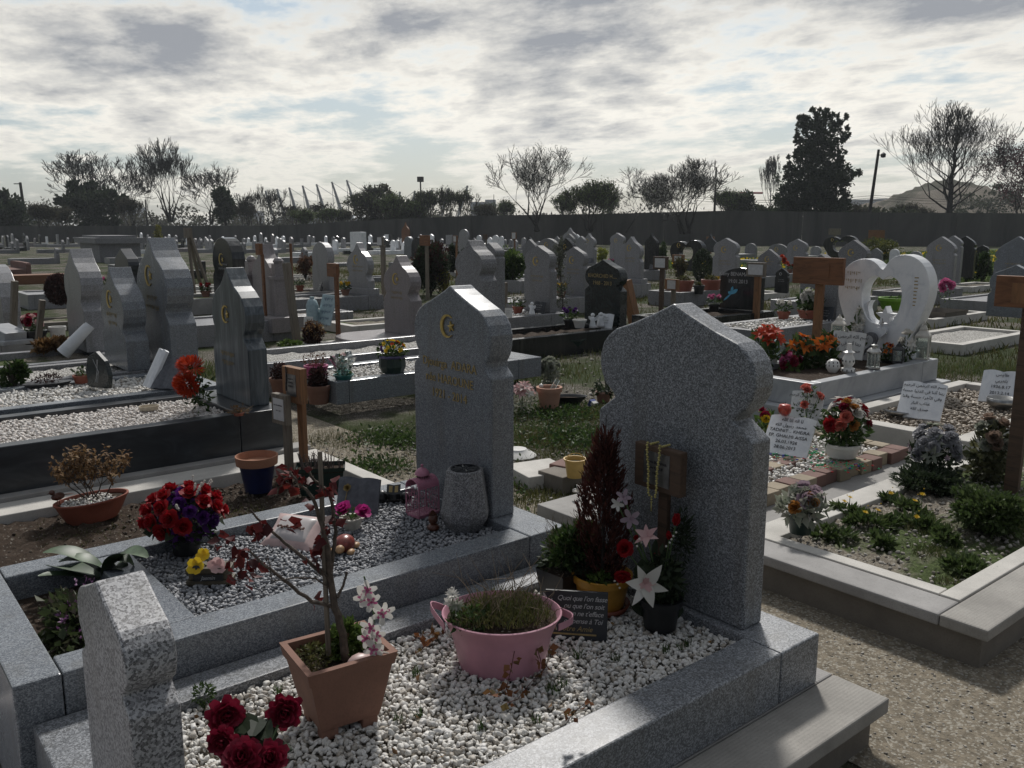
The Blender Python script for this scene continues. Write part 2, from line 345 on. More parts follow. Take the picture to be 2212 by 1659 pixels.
GROUND = soilmat('ground_soil_grass', (.085, .074, .06), (.034, .045, .016), .6); PATHM = soilmat('path_gravel', (.22, .19, .145), (.06, .07, .03), 0); SOIL = soilmat('soil_dark', (.055, .040, .030), (.05, .07, .02), 0, 1, .3); LAWN = soilmat('lawn', (.06, .08, .02), (.07, .11, .022), 1.0)
EARTH = soilmat('earth_beige', (.20, .175, .14), (.06, .08, .03), .35, 2)

# ------------------------------------------------------------------ fast builders for stones, leaves and blades
def fastmesh(name, V_, F_, mat, par=None, loc=None, smooth=False, mi=None):
    me = bpy.data.meshes.new(name); V_ = np.asarray(V_, dtype=np.float32); F_ = np.asarray(F_, dtype=np.int32); k = F_.shape[1]
    me.vertices.add(len(V_)); me.vertices.foreach_set('co', V_.ravel())
    me.loops.add(F_.size); me.loops.foreach_set('vertex_index', F_.ravel())
    me.polygons.add(len(F_)); me.polygons.foreach_set('loop_start', np.arange(0, F_.size, k, dtype=np.int32)); me.polygons.foreach_set('loop_total', np.full(len(F_), k, dtype=np.int32))
    for m_ in (mat if isinstance(mat, (list, tuple)) else [mat]): me.materials.append(m_)
    if smooth: me.polygons.foreach_set('use_smooth', [True] * len(F_))
    if mi is not None: me.polygons.foreach_set('material_index', mi)
    me.update(calc_edges=True); me.validate()
    o = bpy.data.objects.new(name, me); COL.objects.link(o)
    if par is not None: o.parent = par
    if loc is not None: o.location = loc
    return o
def rotmats(n, rg, tilt=pi):
    a = rg.uniform(0, 2 * pi, n); b = rg.uniform(-tilt, tilt, n); c = rg.uniform(0, 2 * pi, n)
    Z = np.zeros(n); O_ = np.ones(n)
    rz = np.stack([np.cos(a), -np.sin(a), Z, np.sin(a), np.cos(a), Z, Z, Z, O_], 1).reshape(n, 3, 3)
    rx = np.stack([O_, Z, Z, Z, np.cos(b), -np.sin(b), Z, np.sin(b), np.cos(b)], 1).reshape(n, 3, 3)
    rc = np.stack([np.cos(c), -np.sin(c), Z, np.sin(c), np.cos(c), Z, Z, Z, O_], 1).reshape(n, 3, 3)
    return rz @ rx @ rc
def stones(name, pts, size, mat, label, sub=1, seed=1, flat=.62, var=.35, tilt=.7, smooth=False, cat='gravel', group=None):
    rg = np.random.default_rng(seed); n = len(pts); V0 = np.array(ICO[sub][0]); F0 = np.array(ICO[sub][1])
    var8 = []
    for i in range(8):
        d = 1 + rg.uniform(-.22, .22, len(V0)); q = V0 * d[:, None]; pl = rg.normal(size=(5, 3)); 
        for a in pl:
            a = a / np.linalg.norm(a); h = q @ a; q = q - np.maximum(h - .50, 0)[:, None] * a
        var8.append(q * np.array([1, rg.uniform(.7, .95), flat]))
    var8 = np.array(var8)[rg.integers(0, 8, n)]; sc = size * .5 * (1 + rg.uniform(-var, var, n))
    q = np.einsum('nij,nkj->nki', rotmats(n, rg, tilt), var8) * sc[:, None, None] + np.asarray(pts)[:, None, :]
    f = (F0[None] + (np.arange(n) * len(V0))[:, None, None]).reshape(-1, 3)
    o = fastmesh(name, q.reshape(-1, 3), f, mat, smooth=smooth); return tag(o, label, cat, group, 'stuff')
def gridpts(u0, u1, v0, v1, z, step, seed=1, zj=.3, mound=0.0, keep=1.0):
    rg = np.random.default_rng(seed); a, b = np.meshgrid(np.arange(u0 + step / 2, u1, step), np.arange(v0 + step / 2, v1, step)); a = a.ravel(); b = b.ravel(); n = len(a)
    a = a + rg.uniform(-.5, .5, n) * step; b = b + rg.uniform(-.5, .5, n) * step
    z_ = z + rg.uniform(-zj, zj, n) * step + mound * (np.sin(a * 9.1 + b * 3) * .5 + np.sin(b * 11 - a * 4) * .5)
    p_ = np.stack([a, b, z_], 1)
    return p_ if keep >= 1 else p_[rg.uniform(size=n) < keep]
def leafarr(pts, dirs, size, aspect=.45, fold=.25, seed=1, var=.4):
    """folded leaves: four corners, two triangles each"""
    rg = np.random.default_rng(seed); n = len(pts); d = dirs / (np.linalg.norm(dirs, axis=1)[:, None] + 1e-9)
    r_ = rg.normal(size=(n, 3)); s_ = np.cross(d, r_); s_ /= (np.linalg.norm(s_, axis=1)[:, None] + 1e-9); u_ = np.cross(s_, d)
    L_ = (size * (1 + rg.uniform(-var, var, n)))[:, None]; W_ = L_ * aspect * .5
    b = pts; m_ = pts + d * L_ * .45; t = pts + d * L_ - u_ * L_ * .12
    return np.stack([b, m_ + s_ * W_ + u_ * W_ * fold, t, m_ - s_ * W_ + u_ * W_ * fold], 1).reshape(-1, 3), (np.arange(n)[:, None, None] * 4 + np.array([[0, 1, 2], [0, 2, 3]])[None]).reshape(-1, 3)
def cloud(n, c, r, seed=1, clumps=0, cr=.35, shell=.5, low=-1):
    """leaf positions inside an uneven ellipsoid, and outward directions"""
    rg = np.random.default_rng(seed); c = np.array(c, float); r = np.array(r, float)
    if clumps:
        k = rg.normal(size=(clumps, 3)); k /= np.linalg.norm(k, axis=1)[:, None]; k *= (rg.uniform(size=clumps) ** .45)[:, None] * .92; k = k[k[:, 2] > low]
        i = rg.integers(0, len(k), n); q = rg.normal(size=(n, 3)); q /= np.linalg.norm(q, axis=1)[:, None]; q *= (rg.uniform(shell, 1, n) * cr * (.6 + .8 * rg.uniform(size=len(k))[i]))[:, None]
        q = k[i] + q
    else:
        q = rg.normal(size=(n, 3)); q /= np.linalg.norm(q, axis=1)[:, None]; q *= rg.uniform(shell, 1, n)[:, None]
    dr = q + rg.normal(size=(n, 3)) * .5 + np.array([0, 0, .25]); return c + q * r, dr
def leafobj(name, n, c, r, size, mat, par=None, seed=1, clumps=0, cr=.35, shell=.5, asp=.45, low=-1):
    p_, d = cloud(n, c, r, seed, clumps, cr, shell, low); v, f = leafarr(p_, d, size, asp, .3, seed); return fastmesh(name, v, f, mat, par)
def blades(name, pts, h, wd, mat, label=None, seed=1, lean=.5, cat='grass', par=None, kind='stuff', group=None):
    rg = np.random.default_rng(seed); pts = np.asarray(pts); n = len(pts); a = rg.uniform(0, 2 * pi, n); hh = h * rg.uniform(.4, 1.15, n); ww = wd * rg.uniform(.6, 1.2, n); ln = rg.uniform(0, lean, n) * hh; b = rg.uniform(0, 2 * pi, n)
    s_ = np.stack([np.cos(a), np.sin(a), 0 * a], 1) * ww[:, None] * .5; le = np.stack([np.cos(b) * ln, np.sin(b) * ln, hh], 1)
    mid = pts + le * np.array([.35, .35, .55])
    v = np.stack([pts - s_, pts + s_, mid + s_ * .7, mid - s_ * .7, pts + le], 1).reshape(-1, 3)
    k = (np.arange(n) * 5)[:, None, None]; f = (k + np.array([[0, 1, 2], [0, 2, 3], [3, 2, 4]])[None]).reshape(-1, 3)
    o = fastmesh(name, v, f, mat, par)
    return tag(o, label, cat, group, kind) if label else o
def blob(cs, n, seed=1, z=0.0):
    """points in a list of soft spots (u, v, radius)"""
    rg = np.random.default_rng(seed); cs = np.array(cs, float); wt = cs[:, 2] ** 2; i = rg.choice(len(cs), n, p=wt / wt.sum()); q = rg.normal(size=(n, 2)) * .5
    return np.concatenate([cs[i, :2] + q * cs[i, 2:3], np.full((n, 1), z)], 1)
# ------------------------------------------------------------------ setting
def sheet(name, x0, x1, y0, y1, z, mat, kind='structure', nx=1, ny=1, amp=0, seed=0, par=None, label=None, cat=None):
    rg = np.random.default_rng(seed); a, b = np.meshgrid(np.linspace(x0, x1, nx + 1), np.linspace(y0, y1, ny + 1)); a = a.ravel(); b = b.ravel()
    zz_ = np.full(len(a), float(z))
    if amp: zz_ += amp * (np.sin(a * 2.1 + 1) * np.sin(b * 1.7) * .5 + rg.uniform(-.5, .5, len(a)))
    i = (np.arange(ny)[:, None] * (nx + 1) + np.arange(nx)[None]).ravel(); f = np.stack([i, i + 1, i + nx + 2, i + nx + 1], 1)
    o = fastmesh(name, np.stack([a, b, zz_], 1), f, mat, par); return tag(o, label, cat, None, kind)
sheet('ground', -300, 1500, -900, 1500, 0, GROUND)
gp = sheet('gravel_path', 2.3, 3.25, -3, 14, .004, PATHM); sheet('gravel_path', 3.25, 30, -12, 1.2, .004, PATHM)
sheet('concrete_path', -3, .30, .6, 3.6, .004, CONP); 
lw = sheet('lawn', 26, 78, -6, 27, .01, LAWN)
# small stones lying on the path and the bare earth
rg = np.random.default_rng(5)
pp = gridpts(2.35, 3.6, -.6, 2.6, .003, .022, 3, .1, keep=.6); stones('ground_stones', pp, .012, STONES, 'loose grey and tan stones on the gravel path beside the wide headstone', 1, 5, .5, .6, .4)
pp = gridpts(3.2, 5.6, -1.2, 1.15, .003, .03, 4, .1, keep=.6); stones('ground_stones', pp, .014, STONES, 'loose stones on the bare ground at the lower right corner', 1, 6, .5, .6, .4)
pp = gridpts(2.5, 5.2, 2.9, 6.0, .005, .05, 8, .1, keep=.8); stones('ground_stones', pp, .024, STONES, 'pale stones scattered on the weedy earth behind the crescent headstone', 1, 7, .5, .7, .4)
pp = gridpts(5.2, 9.5, 1.5, 8.5, .005, .12, 9, .1, keep=.7); stones('ground_stones', pp, .04, STONES, 'pale stones scattered over the rough ground beyond the brick bordered grave', 1, 8, .5, .7, .4)

# ------------------------------------------------------------------ graves of the first row
SG = 'stone grave surrounds'
def surround(name, label, cat, u0, u1, v0, v1, z0, z1, t, mat, head=None, foot=None, group=SG, chamf=.006, joints=True):
    """open frame of rails; head / foot give the depth of full end blocks"""
    r = T(name, label, cat, (u0, v0, 0), group=group); hb = head or t; fb = foot or t; g = .003
    a, b = u1 - u0, v1 - v0
    MB().box(fb + g, a - hb - g, 0, t, z0, z1).build('side_rail', mat, r, bev=chamf); MB().box(fb + g, a - hb - g, b - t, b, z0, z1).build('side_rail', mat, r, bev=chamf)
    MB().box(0, fb, 0, b, z0, z1).build('foot_block', mat, r, bev=chamf); MB().box(a - hb, a, 0, b, z0, z1).build('head_block', mat, r, bev=chamf); return r
# wide headstone's grave
sur1 = surround('grave_surround', 'speckled grey granite kerb round the white pebbles, carrying the wide blank headstone', 'grave kerb', .335, 2.372, 1.36, 2.362, .165, .335, .135, G1, .205, .205)
led = T('concrete_ledge', 'wide combed concrete ledge under the speckled granite kerb at the bottom right', 'ledge', (.2, 1.165, 0))
MB().box(-.02, 2.265, 0, .19, .115, .165).build('near_band', CONY, led, bev=.006); MB().box(2.175, 2.265, .193, 1.19, .115, .165).build('end_band', CONX, led, bev=.006)
MB().box(.02, 2.225, .035, 1.17, 0, .114).build('footing', CONB, led); MB().box(0, 2.172, .193, 1.19, .114, .1645).build('slab', CON, led)
pw = gridpts(.54, 2.165, 1.497, 2.226, .303, .0125, 11, .5, .004); stones('white_gravel', pw, .020, PEBW, 'white marble chips filling the kerb in front of the wide blank headstone', 2, 11, .68, .5, 1.2)
dl_ = gridpts(.56, 2.15, 1.5, 2.22, .312, .075, 77, .02, keep=.22); v, f = leafarr(dl_, np.random.default_rng(3).normal(size=dl_.shape) * np.array([1, 1, .15]), .022, .5, .3, 5); tag(fastmesh('dead_leaves', v, f, BROWNLF), 'scraps of dead leaf on the white marble chips', 'dead leaves', None, 'stuff')
sheet('gravel_base', .54, 2.167, 1.495, 2.227, .295, BEDB, 'stuff', label='pale grit under the white marble chips of the nearest grave', cat='gravel')
# second grave with the crescent headstone
def zbox(name, label, cat, bx, mat, group=None, **k):
    x0, x1, y0, y1, z0, z1 = bx; o = MB().box(0, x1 - x0, 0, y1 - y0, z0, z1).build(name, mat, None, (x0, y0, 0), **k); return tag(o, label, cat, group)
sur2 = surround('grave_surround', 'blue grey granite kerb round grey chips and a planting bed, below the gold crescent headstone', 'grave kerb', .300, 2.215, 2.372, 3.30, .02, .448, .118, G2, .185, .115)
MB().box(.39, .51, .121, .807, .30, .446).build('divider', G2, sur2, bev=.005)
MB().box(.118, .388, .121, .807, .1, .36).build('soil_fill', SOIL, sur2)
pg = gridpts(.815, 2.025, 2.495, 3.178, .408, .0125, 12, .5, .004); stones('grey_gravel', pg, .019, PEBG, 'grey and white stone chips around the ornaments before the crescent headstone', 1, 12, .68, .35, 1.2)
sheet('gravel_base', .812, 2.028, 2.492, 3.18, .398, BEDG, 'stuff', label='dark grit under the grey stone chips of the second grave', cat='gravel')
# bare soil grave
soilo = sheet('soil', .2, 2.42, 3.305, 4.9, .10, SOIL, 'structure', 60, 50, .035, 3)
pp = gridpts(.3, 2.3, 3.35, 4.85, .10, .03, 14, .3, keep=.55); stones('soil_clods', pp, .018, CLODS, 'dark crumbs of soil on the bare grave bed with pots', 1, 9, .7, .8, 1.5)
r = T('grave_surround', 'white painted concrete frame round the bare soil bed', 'grave frame', (.2, 4.92, 0), group=SG)
MB().box(-2.5, 2.23, 0, .235, 0, .15).build('side_rail', CONW, r, bev=.006); MB().box(2.232, 2.33, -1.5, .235, 0, .148).build('end_rail', CONW, r, bev=.006)
zbox('concrete_footing', 'grey concrete footing along the dark veined kerb', 'footing', (-2.3, 2.5, 5.158, 5.30, 0, .175), CON, bev=.005)
# dark grave
surround('grave_surround', 'dark veined stone kerb full of ivory pebbles, under the streaked blue headstone', 'grave kerb', -.6, 2.36, 5.235, 6.16, .17, .435, .10, GDK, .30, .10)
pi_ = gridpts(-.4, 2.05, 5.345, 6.05, .405, .018, 15, .5, .004); stones('ivory_gravel', pi_, .027, PEBI, 'ivory pebbles inside the dark veined kerb', 1, 15, .68, .35, 1.2)
sheet('gravel_base', -.45, 2.055, 5.34, 6.055, .392, BEDW, 'stuff', label='grit under the ivory pebbles', cat='gravel')
surround('grave_surround', 'grey granite kerb of white pebbles behind the ivory pebble grave', 'grave kerb', -1.2, 2.36, 6.30, 7.20, .05, .44, .10, G2, .26, .10)
pi_ = gridpts(-.9, 2.08, 6.41, 7.09, .415, .022, 16, .5, .01); stones('white_gravel', pi_, .036, PEBW, 'bright white pebbles below the tall left crescent headstone', 1, 16, .68, .35, 1.2)
surround('grave_surround', 'thin grey granite kerb of cream gravel, third behind the bare soil bed', 'grave kerb', -1.6, 2.36, 7.34, 8.2, .05, .44, .09, G3, .24, .10)
sheet('cream_gravel', -1.4, 2.1, 7.44, 8.1, .415, BEDW, 'stuff', 60, 20, .02, 4, label='cream gravel in the third kerb behind the bare soil bed', cat='gravel')
surround('grave_surround', 'pale grey kerb filled with brown earth at the foot of the mottled headstone', 'grave kerb', -2.0, 2.4, 8.4, 9.4, .0, .42, .10, GL, .26, .10)
sheet('brown_earth', -1.8, 2.1, 8.5, 9.3, .36, EARTH, 'structure', 40, 10, .03, 5)
# right hand concrete frame
cf = T('grave_surround', 'broad weathered concrete frame with combed bands round the dandelion bed', 'grave frame', (3.17, 1.17, 0), group=SG)
MB().box(.02, .17, 0.02, 1.22, 0, .125).build('footing', CONB, cf); MB().box(.17, 2.6, .02, .16, 0, .125).build('footing', CONB, cf)
MB().box(-.01, .165, .168, 1.245, .125, .172).build('foot_band', CONX, cf, bev=.008); MB().box(-.01, 2.6, -.01, .165, .125, .172).build('side_band', CONY, cf, bev=.008)
MB().box(.17, .245, .25, 1.24, .06, .176).build('inner_lip', CONW, cf, bev=.004); MB().box(.17, 2.6, .17, .247, .06, .176).build('inner_lip', CONW, cf, bev=.004)
MB().box(.17, 2.4, 1.06, 1.22, .02, .15).build('far_rail', CONW, cf, bev=.006)
sheet('soil', 3.41, 5.8, 1.41, 2.23, .12, EARTH, 'structure', 60, 30, .03, 6)
pp = gridpts(3.42, 5.6, 1.42, 2.22, .125, .028, 18, .4, keep=.6); stones('ground_stones', pp, .022, STONES, 'grey rubble in the dandelion bed inside the broad concrete frame', 1, 18, .6, .6, 1)
# brick edged grave
zbox('concrete_footing', 'sloping concrete footing beneath the brick border', 'footing', (3.0, 5.75, 2.43, 3.45, 0, .10), CON, bev=.006)
bk = T('brick_border', 'border of yellow and red paving bricks round white gravel', 'brick border', (3.2, 2.62, 0)); BR1 = concrete('brick_yellow', (.29, .24, .17), .6); BR2 = concrete('brick_red', (.17, .095, .078), .6)
random.seed(4); nb = 18
for i in range(nb): MB().box(i * .122, i * .122 + .117, 0, .115, .10, .175 + random.uniform(-.004, .004)).build('brick', [BR1, BR2, BR1, BR2, BR2, BR1, BR1][i % 7], bk, rot=(0, 0, random.uniform(-.01, .01)), bev=.005)
for i in range(6): MB().box(2.2, 2.315, i * .122, i * .122 + .117, .10, .175).build('brick', [BR2, BR1, BR1][i % 3], bk, bev=.005)
for i in range(4): MB().box(1.1 + i * .122, 1.1 + i * .122 + .117, .28, .39, .10, .17).build('brick', [BR2, BR1][i % 2], bk, bev=.005)
pp = gridpts(3.2, 5.38, 2.74, 3.4, .155, .022, 19, .5); stones('white_gravel', pp, .03, PEBW, 'white gravel inside the brick border', 1, 19, .65, .4, 1.2)
# arabic plaque grave
cf2 = T('grave_surround', 'low cream concrete frame of beige gravel with two Arabic marble books', 'grave frame', (6.0, 2.45, 0), group=SG)
MB().box(0, 2.4, 0, .12, 0, .17).build('side_rail', CONW, cf2, bev=.006); MB().box(0, .14, .123, 1.12, 0, .17).build('foot_rail', CONW, cf2, bev=.006); MB().box(.143, 2.4, 1.0, 1.12, 0, .17).build('side_rail', CONW, cf2, bev=.006); MB().box(2.26, 2.4, .123, .997, 0, .17).build('head_rail', CONW, cf2, bev=.006)
pp = gridpts(6.15, 8.25, 2.58, 3.44, .11, .03, 20, .5); stones('beige_gravel', pp, .042, PEBB, 'beige gravel around the two Arabic marble books', 1, 20, .65, .5, 1.2)
sheet('gravel_base', 6.14, 8.26, 2.57, 3.45, .09, BEDB, 'stuff', label='grit under the beige gravel', cat='gravel')
# heart grave
hz = .37
hs = surround('grave_surround', 'white marble kerb planted with flowers and lanterns, under the open heart', 'grave kerb', 6.15, 8.27, 3.72, 4.62, .17, hz, .10, MARG, .30, .10)
MB().box(-.12, 2.2, -.10, 1.0, .0, .168).build('plinth', MARG, hs, bev=.006); MB().box(.1, 1.82, .1, .8, .2, hz - .05).build('soil_fill', SOIL, hs)

# ------------------------------------------------------------------ headstones
ONION = [(0, 0), (.09, -.055), (.27, -.14), (.50, -.24), (.70, -.32), (.83, -.40), (.93, -.52), (.98, -.66), (.97, -.82), (.93, -.96), (.86, -1.06), (.865, -1.15), (1.0, -1.27)]
ONIONP = [(0, 0), (.10, -.12), (.22, -.26), (.38, -.40), (.58, -.50), (.78, -.63), (.92, -.80), (.98, -.98), (.97, -1.15), (.91, -1.30), (.80, -1.42), (.79, -1.50), (1.0, -1.72)]
POINT = [(0, 0), (.215, -.103), (.527, -.233), (.78, -.32), (.87, -.382), (.95, -.476), (.99, -.597), (1.0, -.715), (.973, -.818), (.91, -.927), (.80, -1.01), (.77, -1.06), (1.0, -1.224)]
ROUND = [(0, 0), (.25, -.03), (.5, -.12), (.72, -.28), (.88, -.5), (.95, -.75), (.94, -.98), (.85, -1.15), (.84, -1.22), (1.0, -1.38)]
ARCH = [(0, 0), (.3, -.04), (.55, -.14), (.76, -.3), (.90, -.52), (.985, -.8), (1, -1.0)]
FLATA = [(0, 0), (.3, -.03), (.6, -.12), (.85, -.26), (1, -.38)]
GABLE = [(0, 0), (.35, -.22), (.7, -.45), (.88, -.62), (.98, -.82), (.95, -1.0), (.86, -1.12), (1, -1.25)]
RECT = [(0, 0), (.6, 0), (.97, -.01), (1, -.06)]
OGEE = [(0, 0), (.08, -.2), (.2, -.42), (.4, -.62), (.66, -.80), (.88, -1.0), (1, -1.25)]
KINDS = dict(onion=ONION, onionp=ONIONP, point=POINT, round=ROUND, arch=ARCH, flat=FLATA, gable=GABLE, rect=RECT, ogee=OGEE)
def outline(kind, hw, H):
    k = KINDS[kind]; r_ = [(a * hw, H + b * hw) for a, b in k if H + b * hw > .02]; left = [(-a, b) for a, b in r_[::-1] if a > 0]
    return [(-hw, 0)] + left + r_ + [(hw, 0)]
def crescent(r, z, y, t=.006, star=True, flip=1):
    """crescent open to the right as seen from the foot end, with its star"""
    mb = MB(); out = []
    for i in range(21): a = R(48) + R(264) * i / 20; out.append((cos(a) * r, sin(a) * r))
    for i in range(20, -1, -1): a = R(56) + R(248) * i / 20; out.append((cos(a) * r * .86 + r * .2, sin(a) * r * .86))
    n = 21; v = [(0, y - a * flip, z + b) for a, b in out]; v2 = [(-t, a[1], a[2]) for a in v]; m_ = len(out)
    f = []
    for i in range(n - 1): j = m_ - 1 - i; f.append((m_ + i, m_ + i + 1, m_ + j - 1, m_ + j))
    f += [(i, (i + 1) % m_, (i + 1) % m_ + m_, i + m_) for i in range(m_)]
    mb.add(v + v2, f)
    if star:
        s_ = []; c = (r * .55, -r * .0)
        for i in range(10): a = pi / 2 + .2 + i * pi / 5; q = r * (.48 if i % 2 == 0 else .19); s_.append((y - (c[0] + cos(a) * q) * flip, z + c[1] + sin(a) * q))
        cc = (y - c[0] * flip, z + c[1]); v = [(-t, a, b) for a, b in s_] + [(-t * 1.8, *cc)] + [(0, a, b) for a, b in s_]
        mb.add(v, [(i, (i + 1) % 10, 10) for i in range(10)] + [(i, i + 11, (i + 1) % 10 + 11, (i + 1) % 10) for i in range(10)])
    return mb
AR = {'ا': 'ﺍﺎ', 'أ': 'ﺃﺄ', 'آ': 'ﺁﺂ', 'ب': 'ﺏﺐﺑﺒ', 'ت': 'ﺕﺖﺗﺘ', 'ة': 'ﺓﺔ', 'ج': 'ﺝﺞﺟﺠ', 'ح': 'ﺡﺢﺣﺤ', 'خ': 'ﺥﺦﺧﺨ', 'د': 'ﺩﺪ', 'ذ': 'ﺫﺬ', 'ر': 'ﺭﺮ', 'ز': 'ﺯﺰ', 'س': 'ﺱﺲﺳﺴ', 'ص': 'ﺹﺺﺻﺼ', 'ط': 'ﻁﻂﻃﻄ', 'ع': 'ﻉﻊﻋﻌ', 'ظ': 'ﻅﻆﻇﻈ', 'ف': 'ﻑﻒﻓﻔ', 'ق': 'ﻕﻖﻗﻘ', 'ك': 'ﻙﻚﻛﻜ', 'ل': 'ﻝﻞﻟﻠ', 'م': 'ﻡﻢﻣﻤ', 'ن': 'ﻥﻦﻧﻨ', 'ه': 'ﻩﻪﻫﻬ', 'و': 'ﻭﻮ', 'ي': 'ﻱﻲﻳﻴ'}
def arab(t):
    o = []
    for wd in t.split(' '):
        q = []
        for i, ch in enumerate(wd):
            if ch not in AR: q.append(ch); continue
            pv = i > 0 and wd[i - 1] in AR and len(AR[wd[i - 1]]) == 4; nx = i < len(wd) - 1 and wd[i + 1] in AR; fm = AR[ch]
            q.append(fm[(2 if nx and len(fm) == 4 else 0) + (1 if pv else 0)] if len(fm) == 4 else fm[1 if pv else 0])
        o.append(''.join(q[::-1]))
    return ' '.join(o[::-1])
def text(name, lines, size, mat, par, loc, rot=(pi / 2, 0, -pi / 2), gap=1.2, shear=0, ext=.001, space=1.0, bold=0, dx=None):
    """raised lettering: one mesh, lines centred on loc, first line on top; default faces -x"""
    vs = []; fs = []
    for i, ln in enumerate(lines):
        c = bpy.data.curves.new('t', 'FONT'); c.body = ln; c.size = size; c.align_x = 'CENTER'; c.shear = shear; c.extrude = ext; c.space_character = space; c.offset = bold; c.resolution_u = 3
        o = bpy.data.objects.new('t', c); me = bpy.data.meshes.new_from_object(o); b = len(vs)
        vs += [(q.co.x + (dx[i] if dx else 0), q.co.y - i * size * gap, q.co.z) for q in me.vertices]; fs += [tuple(j + b for j in q.vertices) for q in me.polygons]
        bpy.data.objects.remove(o); bpy.data.curves.remove(c); bpy.data.meshes.remove(me)
    mb = MB(); mb.add(vs, fs); return mb.build(name, mat, par, loc, rot)
def scribble(w_, z, n=2, h=.03, seed=1, y=0):
    """worn lettering too small to read: rows of short strokes"""
    rr = random.Random(seed); mb = MB()
    for i in range(n):
        ww = w_ * rr.uniform(.6, 1); a = -ww / 2
        while a < ww / 2:
            k = rr.uniform(.4, 1) * h; mb.box(-.001, .0, y + a, y + a + k * .16, z - i * h * 1.8 - k, z - i * h * 1.8)
            if rr.random() < .5: mb.box(-.001, 0, y + a, y + a + k * .5, z - i * h * 1.8 - k * .6, z - i * h * 1.8 - k * .45)
            a += k * .6 + rr.uniform(0, .25) * h
    return mb
HSG = 'Muslim headstones in rows'
def hstone(label, u, v, zb, hw, H, th, mat, kind='onion', em=None, lines=None, group=HSG, plinth=None, cat='headstone', bev=.006, emat=None, tilt=0, name='headstone', lmat=None):
    """u: front plane, v: centre line, local -x faces the foot of the grave"""
    r = T(name, label, cat, (u, v, zb), group=group, rot=(0, tilt, 0)); z0 = 0
    if plinth: MB().box(-.06, th + .06, -hw - .07, hw + .07, 0, plinth).build('plinth', mat, r, bev=bev); z0 = plinth
    MB().prism([(a, b + z0) for a, b in outline(kind, hw, H - z0)], 0, th).build('slab', mat, r, smooth=False, fix=True, bev=bev)
    if em: crescent(em[0], em[1] if em[1] > 0 else H + em[1], em[2] if len(em) > 2 else 0).build('crescent_emblem', emat or GOLD, r, loc=(-.0015, 0, 0), fix=True)
    if lines: scribble(*lines).build('worn_lettering', lmat or GOLDT, r, loc=(-.002, 0, 0))
    return r
h1 = hstone('very wide speckled granite headstone with blank face and low pointed top, nearest on the right', 2.195, 1.853, .335, .330, 1.019, .10, G1, 'point', group=HSG, bev=.008)
h2 = hstone('blue grey granite headstone with gold crescent and name, behind the pink lantern', 2.035, 2.888, .448, .275, .918, .115, G2, 'onion', (.048, .752, .012), bev=.006)
text('inscription', ['Djouirga  ADARA', 'née HAROUNE', '1921 - 2014'], .052, GOLDT, h2, (-.002, .01, .575), gap=1.25)
h3 = hstone('dark blue streaked headstone beside the orange pompom flowers', 2.2, 5.70, .435, .305, .90, .13, GD, 'onionp', (.06, .585, .04))
scribble(.34, .33, 2, .035, 3).build('worn_lettering', GOLDT, h3, loc=(-.002, .05, 0))
fs = hstone('small speckled granite footstone at the lower left corner', .40, 1.85, .335, .185, .545, .10, GF, 'point', group=None, cat='footstone', name='footstone')

def pxstone(label, xl, xr, yb, zb, yt, th, mat, kind='onion', em=None, lines=None, plinth=None, grave=None, dep=None, gk=0, emat=None, lmat=None, tilt=0, group=HSG, name='headstone'):
    """headstone placed by where its near bottom corner and far bottom edge stand in view"""
    q = P(xr, yb, zb) if dep is None else D(xr, dep)
    q.z = zb; u = q.x; l_ = PUx(xl, yb, u); v0, v1 = q.y, l_.y; hw = abs(v1 - v0) / 2; vc = (v0 + v1) / 2
    H = ZAT(yt, Vector((u, vc, 0))) - zb
    if plinth: pass
    if em is True: em = (hw * .22, -hw * (.78 if kind != 'flat' else .5), hw * .1)
    if lines: lines = (hw * 1.1, H * .55, 2, min(.045, hw * .12), int(xl))
    r = hstone(label, u, vc, zb, hw, H, th, mat, kind, em, lines, group, plinth, emat=emat, lmat=lmat, tilt=tilt, name=name)
    if grave: GR.append((u, vc, hw, zb, grave, label, th))
    return r
GR = []
A_ = pxstone
# left column, behind the streaked stone
A_('tall blue grey headstone with narrow neck and thin gold crescent, behind the propped book plaques', 309, 373, 800, .44, 513, .22, G2, 'onionp', True, True)
A_('low slate blue headstone squeezed between the mottled one and the tall crescent one', 229, 277, 803, .44, 577, .18, G2, 'onionp', True, True)
A_('mottled pale headstone with wire slung over its shoulder', 152, 188, 762, .42, 537, .20, GL, 'onionp', None, None)
A_('pale round shouldered headstone cut by the left picture edge', -30, 12, 720, .3, 572, .2, GL, 'round', None, None, grave='earth')
# second column and further
A_('pinkish granite headstone with round bulb and big gold crescent, on a rounded base', 831, 889, 727, .22, 552, .17, GP, 'onionp', (.075, -.30, .02), True, grave='slabp')
A_('grey headstone with flat crest leaning on its neighbour, behind the crescent headstone', 985, 1043, 800, .1, 519, .2, G3, 'onionp', None, None)
A_('slim grey headstone with bright sloping top, right behind the flat crested one', 1040, 1072, 760, .1, 524, .14, G3, 'gable', None, None)
A_('grey headstone with small crescent behind the thin olive sapling', 1132, 1188, 676, .28, 530, .14, G3, 'onion', True, True, grave='white')
A_('grey headstone with crescent to the right of the olive sapling', 1212, 1262, 640, .3, 533, .12, G3, 'onion', True, True, grave='slab')
g = A_('black marbled headstone with gable top and two lines of gold writing', 1262, 1338, 706, .28, 561, .14, MV, 'point', None, None, grave='soil')
text('inscription', ['KHORCHID H.....', '1968 - 2013'], .075, GOLDT, g, (-.003, .0, .64), gap=1.3)
A_('pale headstone with crescent standing on a block behind the black marbled one', 1337, 1383, 612, .32, 511, .12, GL, 'onionp', True, True, grave='slab', plinth=.1)
